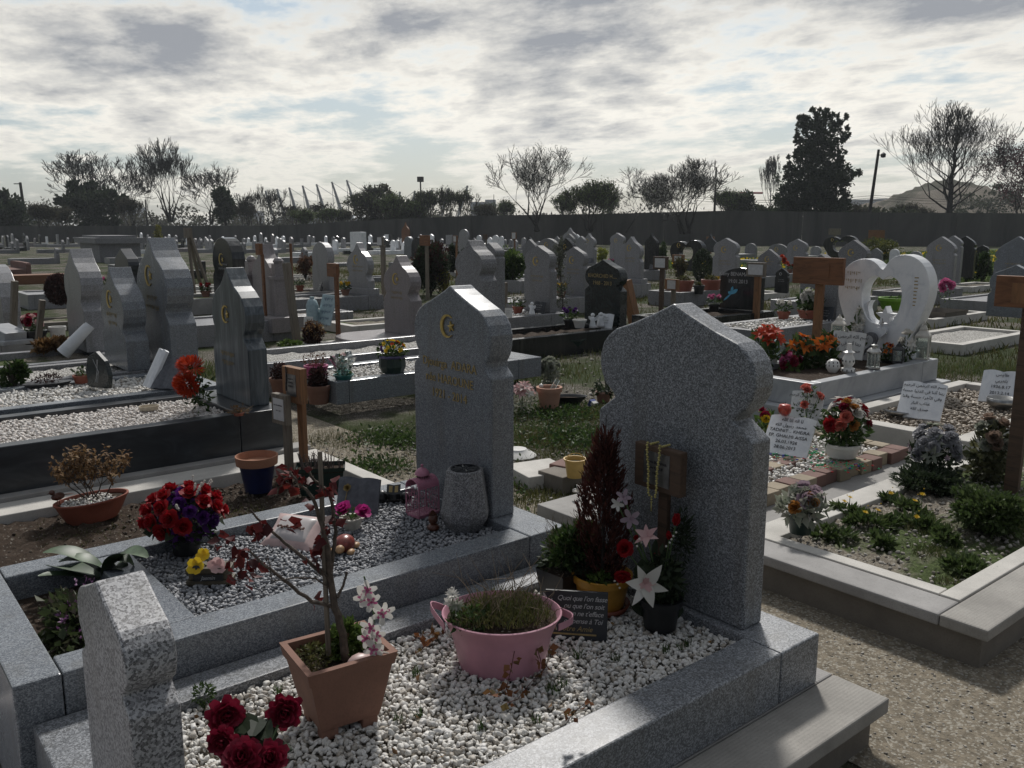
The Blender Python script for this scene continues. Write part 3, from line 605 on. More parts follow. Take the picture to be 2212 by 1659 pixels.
A_('narrow pale headstone with crescent beside the yellow shrub', 1256, 1284, 568, .3, 504, .12, GL, 'onionp', True, None, grave='white')
A_('pale headstone half hidden behind the crescent stone on a block', 1316, 1346, 575, .3, 503, .12, GL, 'onion', True, None, grave='slab')
A_('dark headstone with white chip on its shoulder', 1391, 1417, 583, .3, 503, .12, GK, 'ogee', None, None, grave='slab')
A_('dark brown headstone behind the clipped box shrub', 1518, 1547, 545, .2, 505, .12, GDK, 'ogee', None, None)
A_('pale round bulbed headstone with crescent to the right of the clipped shrub', 1537, 1589, 622, .3, 514, .12, GL, 'onion', True, True, grave='white')
A_('low grey headstone with gently arched top and tiny crescent', 1659, 1698, 560, .2, 527, .12, G3, 'flat', True, None, grave='slab')
A_('grey sloping top headstone with crescent beside the orange red silk flowers', 1634, 1682, 595, .3, 538, .12, G3, 'gable', True, True, grave='slab')
A_('grey bulbed headstone with white card behind it and crescent', 1696, 1740, 588, .25, 516, .12, GL, 'onion', True, None, grave='slab')
A_('small black headstone with pale crescent next to the big black one', 1672, 1700, 634, .38, 579, .06, GK, 'gable', True, True, emat=GREYT, lmat=GREYT)
g = A_('big black arched headstone with white writing and a blue dove', 1553, 1640, 672, .3, 578, .12, GK, 'flat', None, None, grave='soil')
text('inscription', ['Kamy BENAMAR H..', '19.01.2013'], .085, GREYT, g, (-.003, .04, .53), gap=1.35)
dv = MB(); 
for a, ln, wdt in ((.5, .16, .06), (1.25, .13, .05), (-2.4, .17, .03), (2.6, .06, .05)): dv.petal((0, 0, 0), (0, -cos(a), sin(a)), (-1, 0, 0), ln, wdt, .1, .1)
dv.build('dove_motif', [plain('dove_blue', (.10, .42, .62), .4)], g, loc=(-.006, .16, .24))
A_('blank grey headstone behind the brown board on its post', 1724, 1806, 690, .35, 549, .15, G3, 'gable', None, None, grave='white')
A_('grey headstone with onion crest peeping over the marble heart', 1803, 1868, 640, .3, 518, .15, G3, 'gable', True, None, grave='slab')
A_('small pale curved headstone seen between the heart and the bushes', 1918, 1938, 590, .3, 538, .08, MARB, 'arch', None, None)
A_('grey headstone with large crescent and two more behind it, right of the heart', 1993, 2056, 622, .3, 511, .14, GL, 'gable', True, True, grave='white')
A_('second of the three overlapping stones right of the heart, pale', 2030, 2070, 612, .3, 509, .12, GL, 'gable', None, None)
A_('black last of the three overlapping stones right of the heart', 2055, 2100, 600, .3, 510, .12, GK, 'gable', None, None)
A_('tall blue grey headstone with worn writing at the right picture edge', 2140, 2235, 640, .25, 511, .14, G2, 'gable', None, True, grave='slab')
A_('slate blue headstone behind the brown board at the right edge', 2128, 2240, 690, .2, 572, .14, G2, 'onion', None, None)
A_('pale round headstone by the far wall, left of the pair on the right', 1937, 1962, 529, .0, 493, .12, GL, 'round', None, None, dep=74)
A_('pale pointed headstone by the far wall, right of the pair', 1992, 2014, 524, .0, 494, .12, GL, 'onion', None, None, dep=74)
A_('dark navy headstone with crescent behind the small orange marker board', 463, 508, 640, .3, 513, .25, GK, 'round', True, True, grave='earth', lmat=GREYT)
A_('brown granite headstone in the left background, dark and narrow', 252, 282, 626, .3, 537, .22, GDK, 'onion', None, None, grave='slab')
A_('round topped grey headstone beside the blue lettered tile', 676, 712, 628, .3, 523, .15, GL, 'round', None, None, grave='earth')
A_('grey headstone with upward crescent standing on a plinth, centre left', 751, 797, 637, .28, 524, .14, GL, 'onionp', True, True, plinth=.12, grave='whitew')
A_('tall white pillar stone in the background with a square top', 757, 782, 545, .2, 501, .3, MARB, 'rect', None, None)
A_('tall red brown narrow headstone rising over the centre background', 868, 884, 540, .1, 480, .1, WOODR, 'ogee', None, None)
A_('pale blue grey bulbed headstone before the middle of the wall', 991, 1012, 552, .1, 495, .1, GL, 'round', None, None)
A_('narrow pale headstone next to the pole with a white card', 1029, 1039, 545, .1, 508, .1, MARB, 'round', None, None)
A_('white marble headstone with a bulb, left of the pair before the wall', 1063, 1077, 547, .1, 508, .08, MARB, 'round', None, None)
A_('white marble headstone with a bulb, right of the pair before the wall', 1078, 1087, 543, .1, 510, .08, MARB, 'round', None, None)
A_('wide pale headstone with onion crest in the far centre', 1214, 1246, 545, .2, 492, .12, GL, 'onionp', True, None, grave='slab')
A_('low grey headstone with crescent just left of the olive sapling top', 1163, 1200, 590, .3, 515, .12, G3, 'flat', True, None, grave='slab')
A_('grey headstone with bright slope behind a wooden marker, centre', 1127, 1158, 580, .3, 517, .12, G3, 'gable', None, None)
A_('black onion topped headstone with gold crescent behind the olive sapling', 1205, 1238, 600, .3, 514, .12, GK, 'gable', True, None, grave='slab')
A_('two low grey headstones leaning together in the far centre', 1216, 1240, 560, .2, 505, .12, G3, 'gable', None, None)
A_('pale headstone between the black onion top and the pale onion crest', 1244, 1262, 580, .3, 510, .1, GL, 'gable', None, None)
A_('blue grey round headstone left of the black arched one, centre background', 873, 889, 560, .2, 511, .15, G2, 'round', None, None)
A_('black arched headstone with a small portrait oval, centre background', 889, 915, 565, .25, 512, .2, GK, 'arch', None, None)
# white pillars flank the pinkish stone
eu = P(597, 690, .3); zA = ZAT(527, eu + Vector((0, .5, 0))) - .34; zP = ZAT(540, eu) - .34; r = T('portal_headstone', 'pinkish headstone framed by two square pillars on a stepped base', 'headstone', (eu.x, eu.y, .12), group=HSG)
MB().box(-.15, .45, -.18, 1.3, 0, .22).build('base', GP, r, bev=.01); MB().prism([(a + .56, b + .22) for a, b in outline('ogee', .34, zA)], .05, .25).build('slab', GP, r, fix=True, bev=.006)
for y in (0, .95): MB().box(0, .22, y, y + .18, .22, zP - .20).box(-.02, .24, y - .02, y + .2, zP - .20, zP - .16).box(.03, .19, y + .03, y + .15, zP - .16, zP + .02).lathe([(.06, zP + .02), (.08, zP + .06), (.05, zP + .10), (.0, zP + .12)], 10, Matrix.Translation((.11, y + .09, 0))).build('pillar', GP, r)
GR.append((eu.x, eu.y + .56, .5, .3, 'slab', 'pinkish framed headstone', .2))
# hearts
def heart_pts(s, n=40, drop=.0):
    o = []
    for i in range(n):
        t = 2 * pi * i / n; x = 16 * sin(t) ** 3; y = 13 * cos(t) - 5 * cos(2 * t) - 2 * cos(3 * t) - cos(4 * t); o.append((x * s / 16, (y + 17) * s / 16))
    return o
def ring(mb, out, inn, x0, x1):
    n = len(out); v = [(x0, *q) for q in out] + [(x0, *q) for q in inn] + [(x1, *q) for q in out] + [(x1, *q) for q in inn]; f = []
    for i in range(n): j = (i + 1) % n; f += [(i, j, n + j, n + i), (2 * n + i, 3 * n + i, 3 * n + j, 2 * n + j), (i, 2 * n + i, 2 * n + j, j), (n + i, n + j, 3 * n + j, 3 * n + i)]
    return mb.add(v, f)
def heartstone(label, u, v, zb, w_, H, th, mat, em=False, hole=True):
    r = T('heart_headstone', label, 'headstone', (u, v, zb), group=HSG)
    # outline from the photograph's heart: two lobes, tapering to a waist, spreading to a foot
    lf = [(0, .825), (-.05, .89), (-.15, .955), (-.30, .99), (-.45, 1.0), (-.65, .975), (-.82, .92), (-.94, .83), (-1.0, .72), (-.99, .60), (-.93, .48), (-.84, .37), (-.74, .28), (-.69, .2), (-.68, .1), (-.70, 0)]
    rt = [(-a, b * .95 if b > .5 else b) for a, b in lf[::-1][:-1]]
    out = [(a * w_, b * H) for a, b in lf] + [(a * w_, b * H) for a, b in rt]; n = len(out)
    il = [(0, .735), (-.05, .765), (-.12, .785), (-.22, .78), (-.33, .745), (-.41, .68), (-.44, .60), (-.425, .52), (-.385, .44), (-.32, .38), (-.24, .335), (-.12, .315), (0, .31)]
    inn = [(a * w_, b * H) for a, b in il] + [(-a * w_, b * H) for a, b in il[::-1][1:]]
    # match counts
    def res(p_, m_):
        q = [Vector((*a, 0)) for a in p_]; q.append(q[0]); ln = [0]
        for i in range(1, len(q)): ln.append(ln[-1] + (q[i] - q[i - 1]).length)
        o = []
        for k in range(m_):
            t = ln[-1] * k / m_; i = max(j for j in range(len(ln)) if ln[j] <= t + 1e-9); i = min(i, len(q) - 2); a = (t - ln[i]) / max(1e-6, ln[i + 1] - ln[i]); c = q[i].lerp(q[i + 1], a); o.append((c.x, c.y))
        return o
    def sm(p_, it=2):
        for _ in range(it): p_ = [(.25 * p_[i - 1][0] + .5 * p_[i][0] + .25 * p_[(i + 1) % len(p_)][0], .25 * p_[i - 1][1] + .5 * p_[i][1] + .25 * p_[(i + 1) % len(p_)][1]) for i in range(len(p_))]
        return p_
    ring(MB(), sm(res(out, 72), 1), sm(res(inn, 72)), 0, th).build('slab', mat, r, fix=True, bev=.006)
    if em: crescent(.07, H * .82, w_ * .45).build('crescent_emblem', GOLD, r, loc=(-.002, 0, 0), fix=True)
    return r
hh = heartstone('large open heart of white marble above flowers and lanterns', 8.02, 4.20, .37, .455, .98, .17, MARB)
def moon(r_, c, x0, x1, a0=100, a1=320):
    mb = MB(); o = []
    for i in range(19): a = R(a0) + R(a1 - a0) * i / 18; o.append((c[0] + cos(a) * r_, c[1] + sin(a) * r_))
    for i in range(17, 0, -1):
        a = R(a0) + R(a1 - a0) * i / 18; k = sin(pi * i / 18); o.append((c[0] + cos(a) * r_ * (1 - .62 * k) , c[1] + sin(a) * r_ * (1 - .62 * k)))
    return mb.prism(o, x0, x1)
moon(.115, (.085, .415), .03, .12, -110, 75).build('crescent_carving', MARB, hh, fix=True)
so_ = []
for i in range(10): a = pi / 2 + i * pi / 5; q = .14 if i % 2 == 0 else .06; so_.append((-.06 + cos(a) * q * .7, .385 + sin(a) * q * .7))
MB().prism(so_, -.02, .08).build('star_carving', MARB, hh, fix=True); MB().box(-.03, .22, -.37, .37, 0, .07).build('foot', MARB, hh, bev=.02)
scribble(.20, .80, 3, .04, 4, .30).build('worn_lettering', GOLDT, hh, loc=(-.003, 0, 0)); 
lt = MB()
for i in range(9): lt.box(-.002, 0, -.33 - random.uniform(0, .02), -.31, .76 - i * .032, .77 - i * .032)
lt.build('worn_lettering', GOLDT, hh)
q = P(1480, 585, .3); heartstone('black open heart headstone with gold crescent in the middle distance', q.x, q.y, .3, .62, ZAT(518, q) - .3, .2, GK, True)
q = P(1812, 560, .3); heartstone('black open heart headstone behind a pale wooden marker, right distance', q.x, q.y, .3, .75, ZAT(509, q) - .3, .2, GK, True)
# long tomb in the left background
q = P(262, 566, .0); tb = T('table_tomb', 'large grey stone chest tomb with overhanging lid in the left background', 'tomb', (q.x, q.y, 0)); hgt = ZAT(509, q)
MB().box(-.9, .9, 0, 3.4, 0, hgt - .35).build('chest', G3, tb); MB().box(-1.1, 1.1, -.25, 3.65, hgt - .35, hgt - .1).box(-.8, .8, 0.1, 3.3, hgt - .1, hgt).build('lid', G3, tb)
# ------------------------------------------------------------------ grave beds in front of those stones
BT = {'white': BEDW, 'whitew': BEDW, 'slab': CONW, 'soil': SOIL, 'earth': EARTH, 'slabp': GP}
for i, (u, v, hw, zb, kind, lab, th) in enumerate(GR):
    wv = max(.44, hw + .12); mt = {'white': G3, 'whitew': G3, 'slab': GL, 'soil': GK, 'earth': CON, 'slabp': GP}[kind]; ln = 1.95
    if kind == 'slabp':
        r = T('rounded_base', 'flat pinkish half round base under the big gold crescent headstone', 'stone base', (u - .35, v, .12)); MB().slab([(cos(a) * .45, sin(a) * .62) for a in [R(90 + 180 * k / 16) for k in range(17)]] + [(.75, -.62), (.75, .62)], .0, .10).build('slab', GP, r, fix=True, bev=.01); continue
    r = surround('grave_surround', ' '.join(('kerb before the ' + lab).split()[:15]), 'grave kerb', u - ln, u + th + .12, v - wv, v + wv, 0, zb - .004, .11, mt, head=th + .2)
    x0, x1, y0, y1 = u - ln + .12, u - .1, v - wv + .12, v + wv - .12
    if kind in ('white', 'whitew'):
        o = sheet('bed_gravel', x0, x1, y0, y1, zb - .04, BEDW, 'stuff', 24, 10, .03, i); tag(o, ' '.join(('white gravel before the ' + lab).split()[:15]), 'gravel')
        dist = Vector((u, v)).length
        if dist < 16: stones('white_gravel', gridpts(x0, x1, y0, y1, zb - .02, .04, i, .5), .05, PEBW, ' '.join(('white chips by the ' + lab).split()[:15]), 1, i, .6, .4, 1)
    elif kind == 'slab': MB().box(.13, ln - .12, .13, wv * 2 - .13, .05, zb - .03).build('cover_slab', mt, r, bev=.01)
    else: o = sheet('bed_soil', x0, x1, y0, y1, zb - .06, BT[kind], 'structure', 20, 8, .04, i)

# ------------------------------------------------------------------ background: wall, trees, stadium, hill
on_ = 'first second third fourth fifth sixth seventh eighth ninth tenth eleventh twelfth thirteenth fourteenth fifteenth sixteenth seventeenth eighteenth nineteenth'.split()
def AT(x, y, d):                          # point at forward distance d seen at view pixel x, y
    q = D(x, d); q.z = ZAT(y, q); return q
wpts = [(-160, 95, 489), (600, 92, 487), (760, 88, 478), (1016, 84, 466), (1300, 80, 462), (1568, 76, 455), (1900, 74, 459), (2400, 72, 462)]
wl = T('boundary_wall', 'long stained concrete boundary wall across the far side of the cemetery', 'wall', (0, 0, 0))
for i in range(len(wpts) - 1):
    (xa, da, ya), (xb, db, yb) = wpts[i:i + 2]; ns = max(2, int((xb - xa) / 130))
    for k in range(ns):
        e = []
        for t in (k / ns, (k + 1) / ns - .004):
            q = D(xa + (xb - xa) * t, da + (db - da) * t); e.append((q, ZAT(ya + (yb - ya) * t, q)))
        dr = (e[1][0] - e[0][0]).normalized(); nr = Vector((-dr.y, dr.x, 0)) * .2; v = []
        for q, z in e: v += [(q.x, q.y, 0), (q.x + nr.x, q.y + nr.y, 0), (q.x + nr.x, q.y + nr.y, z), (q.x, q.y, z)]
        p0 = e[0][0]; MB().box(-.12, .12, -.16, .16, 0, e[0][1] + .06, Matrix.Translation((p0.x, p0.y, 0)) @ Matrix.Rotation(math.atan2(dr.y, dr.x), 4, 'Z')).build('wall_post', WALLC, wl) if k % 2 == 0 else None
        MB().add(v, [(0, 4, 7, 3), (1, 2, 6, 5), (3, 7, 6, 2), (0, 3, 2, 1), (4, 5, 6, 7)]).build('wall_panel', WALLC, wl)
def grow(mb, p, d, ln, r, lev, rr, spread=.5, up=.15, kids=(2, 3), tips=None, n=5, shrink=.72, minr=.012, curl=.18):
    pts = [p]; rad = [r]; k = 3
    for i in range(k):
        d = (d + Vector((rr.uniform(-1, 1), rr.uniform(-1, 1), rr.uniform(-.6, 1))) * curl + Vector((0, 0, up * .4))).normalized(); p = p + d * ln / k; pts.append(p); rad.append(max(minr, r * (1 - (i + 1) / k * (1 - shrink))))
    mb.tube(pts, rad, n if r > minr * 2.2 else 3)
    if lev <= 0:
        if tips is not None: tips.append((p, d))
        return
    for j in range(rr.randint(*kids)):
        a = rr.uniform(0, 2 * pi); t = Vector((cos(a), sin(a), rr.uniform(-.1, .5))); nd_ = (d + t * rr.uniform(.5, 1.2) * spread + Vector((0, 0, up))).normalized(); s_ = pts[rr.choice([2, 3, 3])]
        grow(mb, s_, nd_, ln * rr.uniform(.62, .92), max(minr, r * shrink * rr.uniform(.6, .95)), lev - 1, rr, spread, up, kids, tips, n, shrink, minr, curl)
        if tips is not None and lev < 3: tips.append((s_, nd_))
TG = 'trees beyond the wall'
def branch(mb, p, d, ln, r, lev, rr, tips, up, spread, minr):
    n = 3; pts = [p]; rad = [r]; d0 = d
    for i in range(n):
        d = (d + Vector((rr.uniform(-1, 1), rr.uniform(-1, 1), rr.uniform(-.5, .7))) * .16 + Vector((0, 0, up * .25))).normalized(); p = p + d * ln / n; pts.append(p); rad.append(max(minr, r * (1 - .42 * (i + 1) / n)))
    mb.tube(pts, rad, 5 if r > minr * 3 else 3); tips.append((p, d))
    if lev <= 0: return
    k = rr.choice([2, 2, 3]) if lev > 1 else rr.choice([3, 4]); a0 = rr.uniform(0, 6.3)
    for j in range(k):
        a, b, x = basis0(d); t = a0 + j * 2 * pi / k + rr.uniform(-.5, .5); an = spread * (rr.uniform(.15, .5) if j == 0 else rr.uniform(.6, 1.15)); nd_ = (x * cos(an) + (a * cos(t) + b * sin(t)) * sin(an) + Vector((0, 0, up * .5))).normalized(); s_ = pts[-1] if j < 2 else pts[rr.choice([1, 2])]
        branch(mb, s_, nd_, ln * rr.uniform(.68, .92), max(minr, rad[-1] * rr.uniform(.6, .85)), lev - 1, rr, tips, up, spread, minr)
def basis0(ax):
    ax = Vector(ax).normalized(); a = ax.cross(Vector((0, 0, 1)))
    if a.length < .05: a = ax.cross(Vector((1, 0, 0)))
    a.normalize(); return a, ax.cross(a), ax
def btree(label, x, yb, yt, d, lev=5, seed=1, trunks=1, spread=.5, up=.15, mat=BARKD, leaf=None, nl=3, ls=.2, kids=None, lean=0, fork=.25, wide=1.0, minr=.02, r0=None, group=TG, curl=.18, zb=None, cat='tree', lmat_asp=.6, wpx=None, leader=False):
    q = D(x, d); q.z = ZAT(yb, q) if zb is None else zb; H = ZAT(yt, q) - q.z; rr = random.Random(seed); r = T('tree', label, cat, q, group=group); mb = MB(); tips = []
    if leader:
        r_ = r0 or H * .016; tp = [Vector((rr.uniform(-.08, .08) * i * .3, rr.uniform(-.08, .08) * i * .3, H * i / 10)) for i in range(11)]; mb.tube(tp, [max(minr, r_ * (1 - i / 10.5)) for i in range(11)], 6)
        for i in range(34):
            t = .16 + .78 * i / 34; s_ = tp[int(t * 10)].lerp(tp[min(10, int(t * 10) + 1)], t * 10 % 1); a = i * 2.4 + rr.uniform(-.3, .3); el = .55 + t * .7; d0 = Vector((cos(a) * cos(el), sin(a) * cos(el), sin(el)))
            branch(mb, s_, d0, H * .22 * (1.15 - t) ** .75 * rr.uniform(.8, 1.1), max(minr, r_ * .42 * (1.1 - t)), lev - (t > .7), rr, tips, up, spread, minr)
    for k in range(0 if leader else trunks):
        a = rr.uniform(0, 2 * pi) if k else pi / 2; sp_ = .35 * (trunks > 1); d0 = Vector((cos(a + k * 2.3) * sp_ + RT.x * lean, sin(a + k * 2.3) * sp_ + RT.y * lean, 1)).normalized()
        branch(mb, Vector((rr.uniform(-.3, .3) * (trunks > 1), rr.uniform(-.3, .3) * (trunks > 1), 0)), d0, H * fork, r0 or H * .016, lev, rr, tips, up, spread, minr)
    zs = max(v[2] for v in mb.v); kz = H / zs; ex = sorted(Vector((v[0], v[1], 0)).dot(RT) for v in mb.v); c = 0; span = ex[int(len(ex) * .99)] - ex[int(len(ex) * .01)]; kx = (wpx * d / FP / span) if wpx else kz * wide
    mb.v = [(v[0] * kx, v[1] * kx, v[2] * kz) for v in mb.v]; mb.build('trunk', mat, r)
    if leaf:
        rg = np.random.default_rng(seed); pt = np.array([[*t[0]] for t in tips if t[0].z > zs * .25]) * np.array([kx, kx, kz]); pt = np.repeat(pt, nl, 0); pt = pt + rg.normal(size=pt.shape) * ls * 1.3; dd = rg.normal(size=pt.shape)
        v, f = leafarr(pt, dd, ls, lmat_asp, .3, seed); fastmesh('crown', v, f, leaf, r)
    return r
def bushtree(label, x, yb, yt, wpx, d, mat, n=3000, ls=.35, seed=1, parts=None, group=TG, clumps=40, cr=.3, cat='tree', zb=None, trunk=True, name='tree'):
    """leafy mass: parts are (dx px, y px, half width px, half height px) lobes"""
    q = D(x, d); q.z = 0 if zb is None else zb; r = T(name, label, cat, q, group=group); k = 1 / FP * d
    parts = parts or [(0, (yb + yt) / 2, wpx / 2, (yb - yt) / 2)]; V_ = []; F_ = []; o = 0; A = sum(p_[2] * p_[3] for p_ in parts)
    for i, (dx, y, hw, hh_) in enumerate(parts):
        c = D(x + dx, d); c.z = ZAT(y, c); c -= q; hwm = hw * k; m = max(60, int(n * hw * hh_ / A))
        p_, dr = cloud(m, (c.x, c.y, c.z), (hwm, hwm, hh_ * k), seed * 7 + i, max(6, int(clumps * hw * hh_ / A)), cr, .3); p_[:, 2] = np.maximum(p_[:, 2], .05)
        v, f = leafarr(p_, dr, ls, .6, .3, seed + i); V_.append(v); F_.append(f + o); o += len(v)
    fastmesh('crown', np.concatenate(V_), np.concatenate(F_), mat, r)
    if trunk: MB().tube([(0, 0, 0), (.1, 0, max(.5, ZAT(yb, q) * .5 + .5)), (0, .1, max(1.2, ZAT((yb + yt) / 2, q)))], [.22, .16, .08], 6).build('trunk', BARKD, r)
    return r
DIST = leafy('leaf_distant', [(.035, .045, .026), (.052, .062, .036), (.07, .075, .045)], .8, .3); HEDGE = leafy('hedge_winter', [(.05, .045, .035), (.075, .068, .048), (.055, .065, .035)], .9, .35)
PURP = leafy('leaf_purple', [(.05, .018, .024), (.09, .03, .04), (.13, .05, .06)], .6, .3); BLOS = leafy('blossom_white', [(.38, .39, .36), (.52, .52, .48), (.62, .62, .58)], .6, .4); BUDG = leafy('buds_green', [(.06, .085, .03), (.10, .13, .05)], .7, .3)
# left group
btree('broad bare tree above the ivy mound at the far left', 208, 480, 318, 112, 7, 3, 3, .62, .12, minr=.022, wpx=178, fork=.2, zb=2)
bushtree('dark ivy covered mound of a tree below the broad bare tree', 200, 500, 394, 150, 108, DKGREEN, 5200, .55, 2, [(0, 455, 68, 48), (-15, 425, 35, 35), (35, 450, 40, 35)])
bushtree('dark evergreen at the left picture edge', 15, 500, 414, 90, 105, DKGREEN, 3600, .5, 3, [(0, 460, 42, 45), (-5, 430, 18, 22)])
btree('tallest bare tree of the left group, with several upright stems', 372, 480, 294, 110, 7, 8, 4, .5, .28, minr=.02, wpx=132, fork=.22)
btree('bare tree leaning left between the ivy mound and the tallest one', 330, 480, 352, 112, 6, 12, 1, .5, .2, minr=.02, lean=-.5, fork=.26, wpx=60)
btree('bare round crowned tree right of the tallest bare tree', 462, 485, 347, 111, 7, 21, 2, .62, .12, minr=.02, wpx=118, fork=.2)
bushtree('small dark ivy clump in front of the round bare tree', 487, 480, 410, 52, 107, DKGREEN, 2400, .42, 5, [(0, 442, 27, 33)])
for x, yt, s_ in ((560, 397, 31), (585, 405, 32), (540, 415, 37), (632, 440, 33), (690, 436, 34)): btree('small thin bare tree, %s the leaning masts' % {560: 'tallest left of', 585: 'second left of', 632: 'below the left part of', 540: 'first at the left of', 690: 'in the middle of'}[x], x, 485, yt, 105, 5, s_, 3, .6, .25, minr=.018, wpx=46, fork=.22)
bushtree('grey green shrub mass right of the leaning masts', 812, 500, 400, 85, 100, HEDGE, 4200, .3, 6, [(0, 455, 45, 50), (15, 425, 25, 28)], clumps=90)
btree('bare twiggy shrub inside the grey green shrub mass', 808, 490, 398, 99, 6, 41, 5, .6, .2, minr=.018, leaf=BUDG, nl=1, ls=.15, wpx=100)
bushtree('greener shrub left of the floodlight pole', 885, 500, 438, 95, 98, DIST, 3600, .34, 7, [(0, 472, 50, 32)], clumps=80)
for x, yt, s_ in ((935, 408, 51), (965, 402, 52), (1000, 406, 53)): btree('bare shrub near the right hand masts, %s of three' % {935: 'left', 965: 'middle', 1000: 'right'}[x], x, 490, yt, 96, 6, s_, 4, .5, .35, minr=.016, fork=.24, leaf=BUDG, nl=1, ls=.12, wpx=50)
# the low winter hedge in front of the left part of the wall reads as one mass
hp = np.concatenate([cloud(620, (*D(x, 96 + (x % 7) * 1.2).xy, 1.1), (3.2, 3.2, 1.7 + (x * 7 % 5) * .25), abs(x) + 1, 12, .4)[0] for x in range(-60, 1090, 26)]); hp[:, 2] = np.maximum(hp[:, 2], .05)
rg = np.random.default_rng(2); v, f = leafarr(hp, rg.normal(size=hp.shape), .30, .6, .3, 2); tag(fastmesh('hedge', v, f, HEDGE), 'tangled dark winter hedge along the left half of the far wall', 'hedge', None, 'stuff')
hp = np.concatenate([cloud(750, (*D(x, 175).xy, 1.5), (8, 8, 2.6 + (x * 13 % 7) * .4), abs(x) + 5, 14, .4)[0] for x in range(-60, 2300, 45)]); hp[:, 2] = np.maximum(hp[:, 2], .05)
v, f = leafarr(hp, rg.normal(size=hp.shape), .6, .6, .3, 3); tag(fastmesh('distant_wood', v, f, HEDGE), 'hazy band of distant scrub on the horizon', 'wood', None, 'stuff')
# blossom trees
BG = 'white blossom trees by the wall'
btree('open white blossom tree, leftmost of the blossoming ones', 1160, 500, 308, 76, 6, 65, 3, .68, .16, minr=.016, leaf=BLOS, nl=5, ls=.10, wpx=200, fork=.2, group=BG)
btree('greenish budding shrub between two blossom trees', 1275, 500, 388, 76, 6, 66, 5, .55, .28, minr=.016, leaf=BUDG, nl=4, ls=.13, wpx=98, fork=.22)
btree('white blossom tree on a leaning trunk, middle one', 1352, 503, 362, 72, 7, 67, 1, .72, .10, minr=.014, leaf=BLOS, nl=3, ls=.08, lean=.5, wpx=120, fork=.24, group=BG)
btree('densest and widest blossom tree, right of the leaning one', 1480, 505, 338, 71, 7, 70, 4, .68, .16, minr=.014, leaf=BLOS, nl=3, ls=.07, wpx=178, fork=.2, group=BG)
btree('slender bare poplar left of the dark ivy tree', 1661, 470, 332, 120, 4, 71, 1, .3, .8, minr=.018, wpx=38, leader=True)
bushtree('tall dark ivy covered tree rising over the wall on the right', 1758, 500, 237, 150, 82, DKGREEN, 26000, .27, 11, [(0, 300, 46, 48), (-34, 272, 16, 26), (-20, 255, 12, 22), (-4, 262, 14, 26), (12, 252, 11, 20), (28, 258, 12, 22), (44, 268, 14, 24), (52, 290, 14, 20), (-40, 300, 16, 22), (-5, 350, 54, 48), (-50, 340, 14, 18), (50, 345, 14, 18), (-58, 375, 16, 16), (55, 385, 16, 14), (-12, 410, 72, 52), (-45, 425, 45, 35), (30, 395, 45, 50), (40, 440, 38, 32), (72, 382, 26, 12), (92, 374, 12, 8), (-55, 450, 40, 26), (20, 455, 60, 30)], clumps=620, cr=.22)
btree('tall bare tree with a vase shaped crown right of the leaning pole', 2048, 497, 212, 79, 5, 75, 1, .55, .35, minr=.012, wpx=196, r0=.26, leader=True)
btree('purple leaved tree at the right picture edge', 2196, 497, 290, 80, 7, 78, 2, .72, .10, minr=.015, leaf=PURP, nl=4, ls=.15, wpx=170, fork=.18)
for x, yt, w_, s_ in ((1610, 410, 60, 1), (1650, 446, 60, 2), (1860, 446, 110, 3), (1950, 448, 70, 4)):
    bushtree('scrubby bush behind the wall, %s' % ['below the crane', 'at the foot of the poplar', 'under the leaning pole', 'at the foot of the sand hill'][s_ - 1], x, 490, yt, w_, 92, DIST, 1500, .32, 80 + s_, clumps=50)
for i, (x, yt, w_, lf) in enumerate(((95, 440, 50, 0), (130, 446, 40, 0), (285, 428, 40, 0), (530, 432, 40, 0), (655, 452, 46, 1), (715, 450, 50, 1), (745, 452, 40, 0), (845, 418, 50, 1), (905, 424, 50, 1), (1045, 440, 46, 0), (1095, 430, 50, 1), (1225, 418, 46, 1), (1310, 412, 50, 1), (1420, 392, 60, 1), (1570, 408, 56, 1), (1600, 420, 50, 0), (1700, 420, 50, 0), (1840, 440, 50, 0), (1970, 440, 60, 0))):
    btree('low twiggy shrub of the skyline band, %s from the left' % on_[i], x, 492, yt, 90 + (i * 5) % 17, 6, 200 + i, 5, .6, .25, minr=.018, fork=.2, wpx=w_, leaf=BUDG if lf else HEDGE, nl=2, ls=.14, group='twiggy shrubs of the skyline band')
# sand hill
def hill(name, x0, x1, ytop, d, mat, label=None, seed=1, dep=25):
    rg = np.random.default_rng(seed); a = D(x0, d); b = D(x1, d); H = ZAT(ytop, D((x0 + x1) / 2, d)); n = 48; m = 20; vs = []
    for j in range(m + 1):
        for i in range(n + 1):
            t = i / n; s_ = j / m; q = a.lerp(b, t) + FW * dep * (s_ - .2); h = H * max(0, sin(pi * t)) ** .75 * sin(pi * min(1, s_ * 1.0)) ** .8; h *= 1 + .10 * sin(t * 17 + s_ * 5) * sin(s_ * 9) + .05 * sin(t * 41 + s_ * 23) + .06 * sin(t * 9); vs.append((q.x, q.y, max(-.1, h + rg.uniform(-.3, .3) * (ytop < 400))))
    f = [(j * (n + 1) + i, j * (n + 1) + i + 1, (j + 1) * (n + 1) + i + 1, (j + 1) * (n + 1) + i) for j in range(m) for i in range(n)]
    return tag(fastmesh(name, vs, f, mat), label, 'hill', None, 'structure')
SAND = soilmat('sand_heap', (.13, .11, .085), (.05, .05, .035), .3, .06)
hill('sand_hill', 1965, 2330, 384, 150, SAND, 'big pale sand heap', 3, 60); bushtree('scrub growing on the shoulder of the sand heap', 2130, 470, 395, 150, 140, DIST, 2600, .4, 90, [(0, 440, 70, 26), (50, 415, 45, 22), (-60, 458, 40, 12)], clumps=60); hill('sand_hill', 1850, 1990, 440, 130, SAND, 'small sand mound', 4)
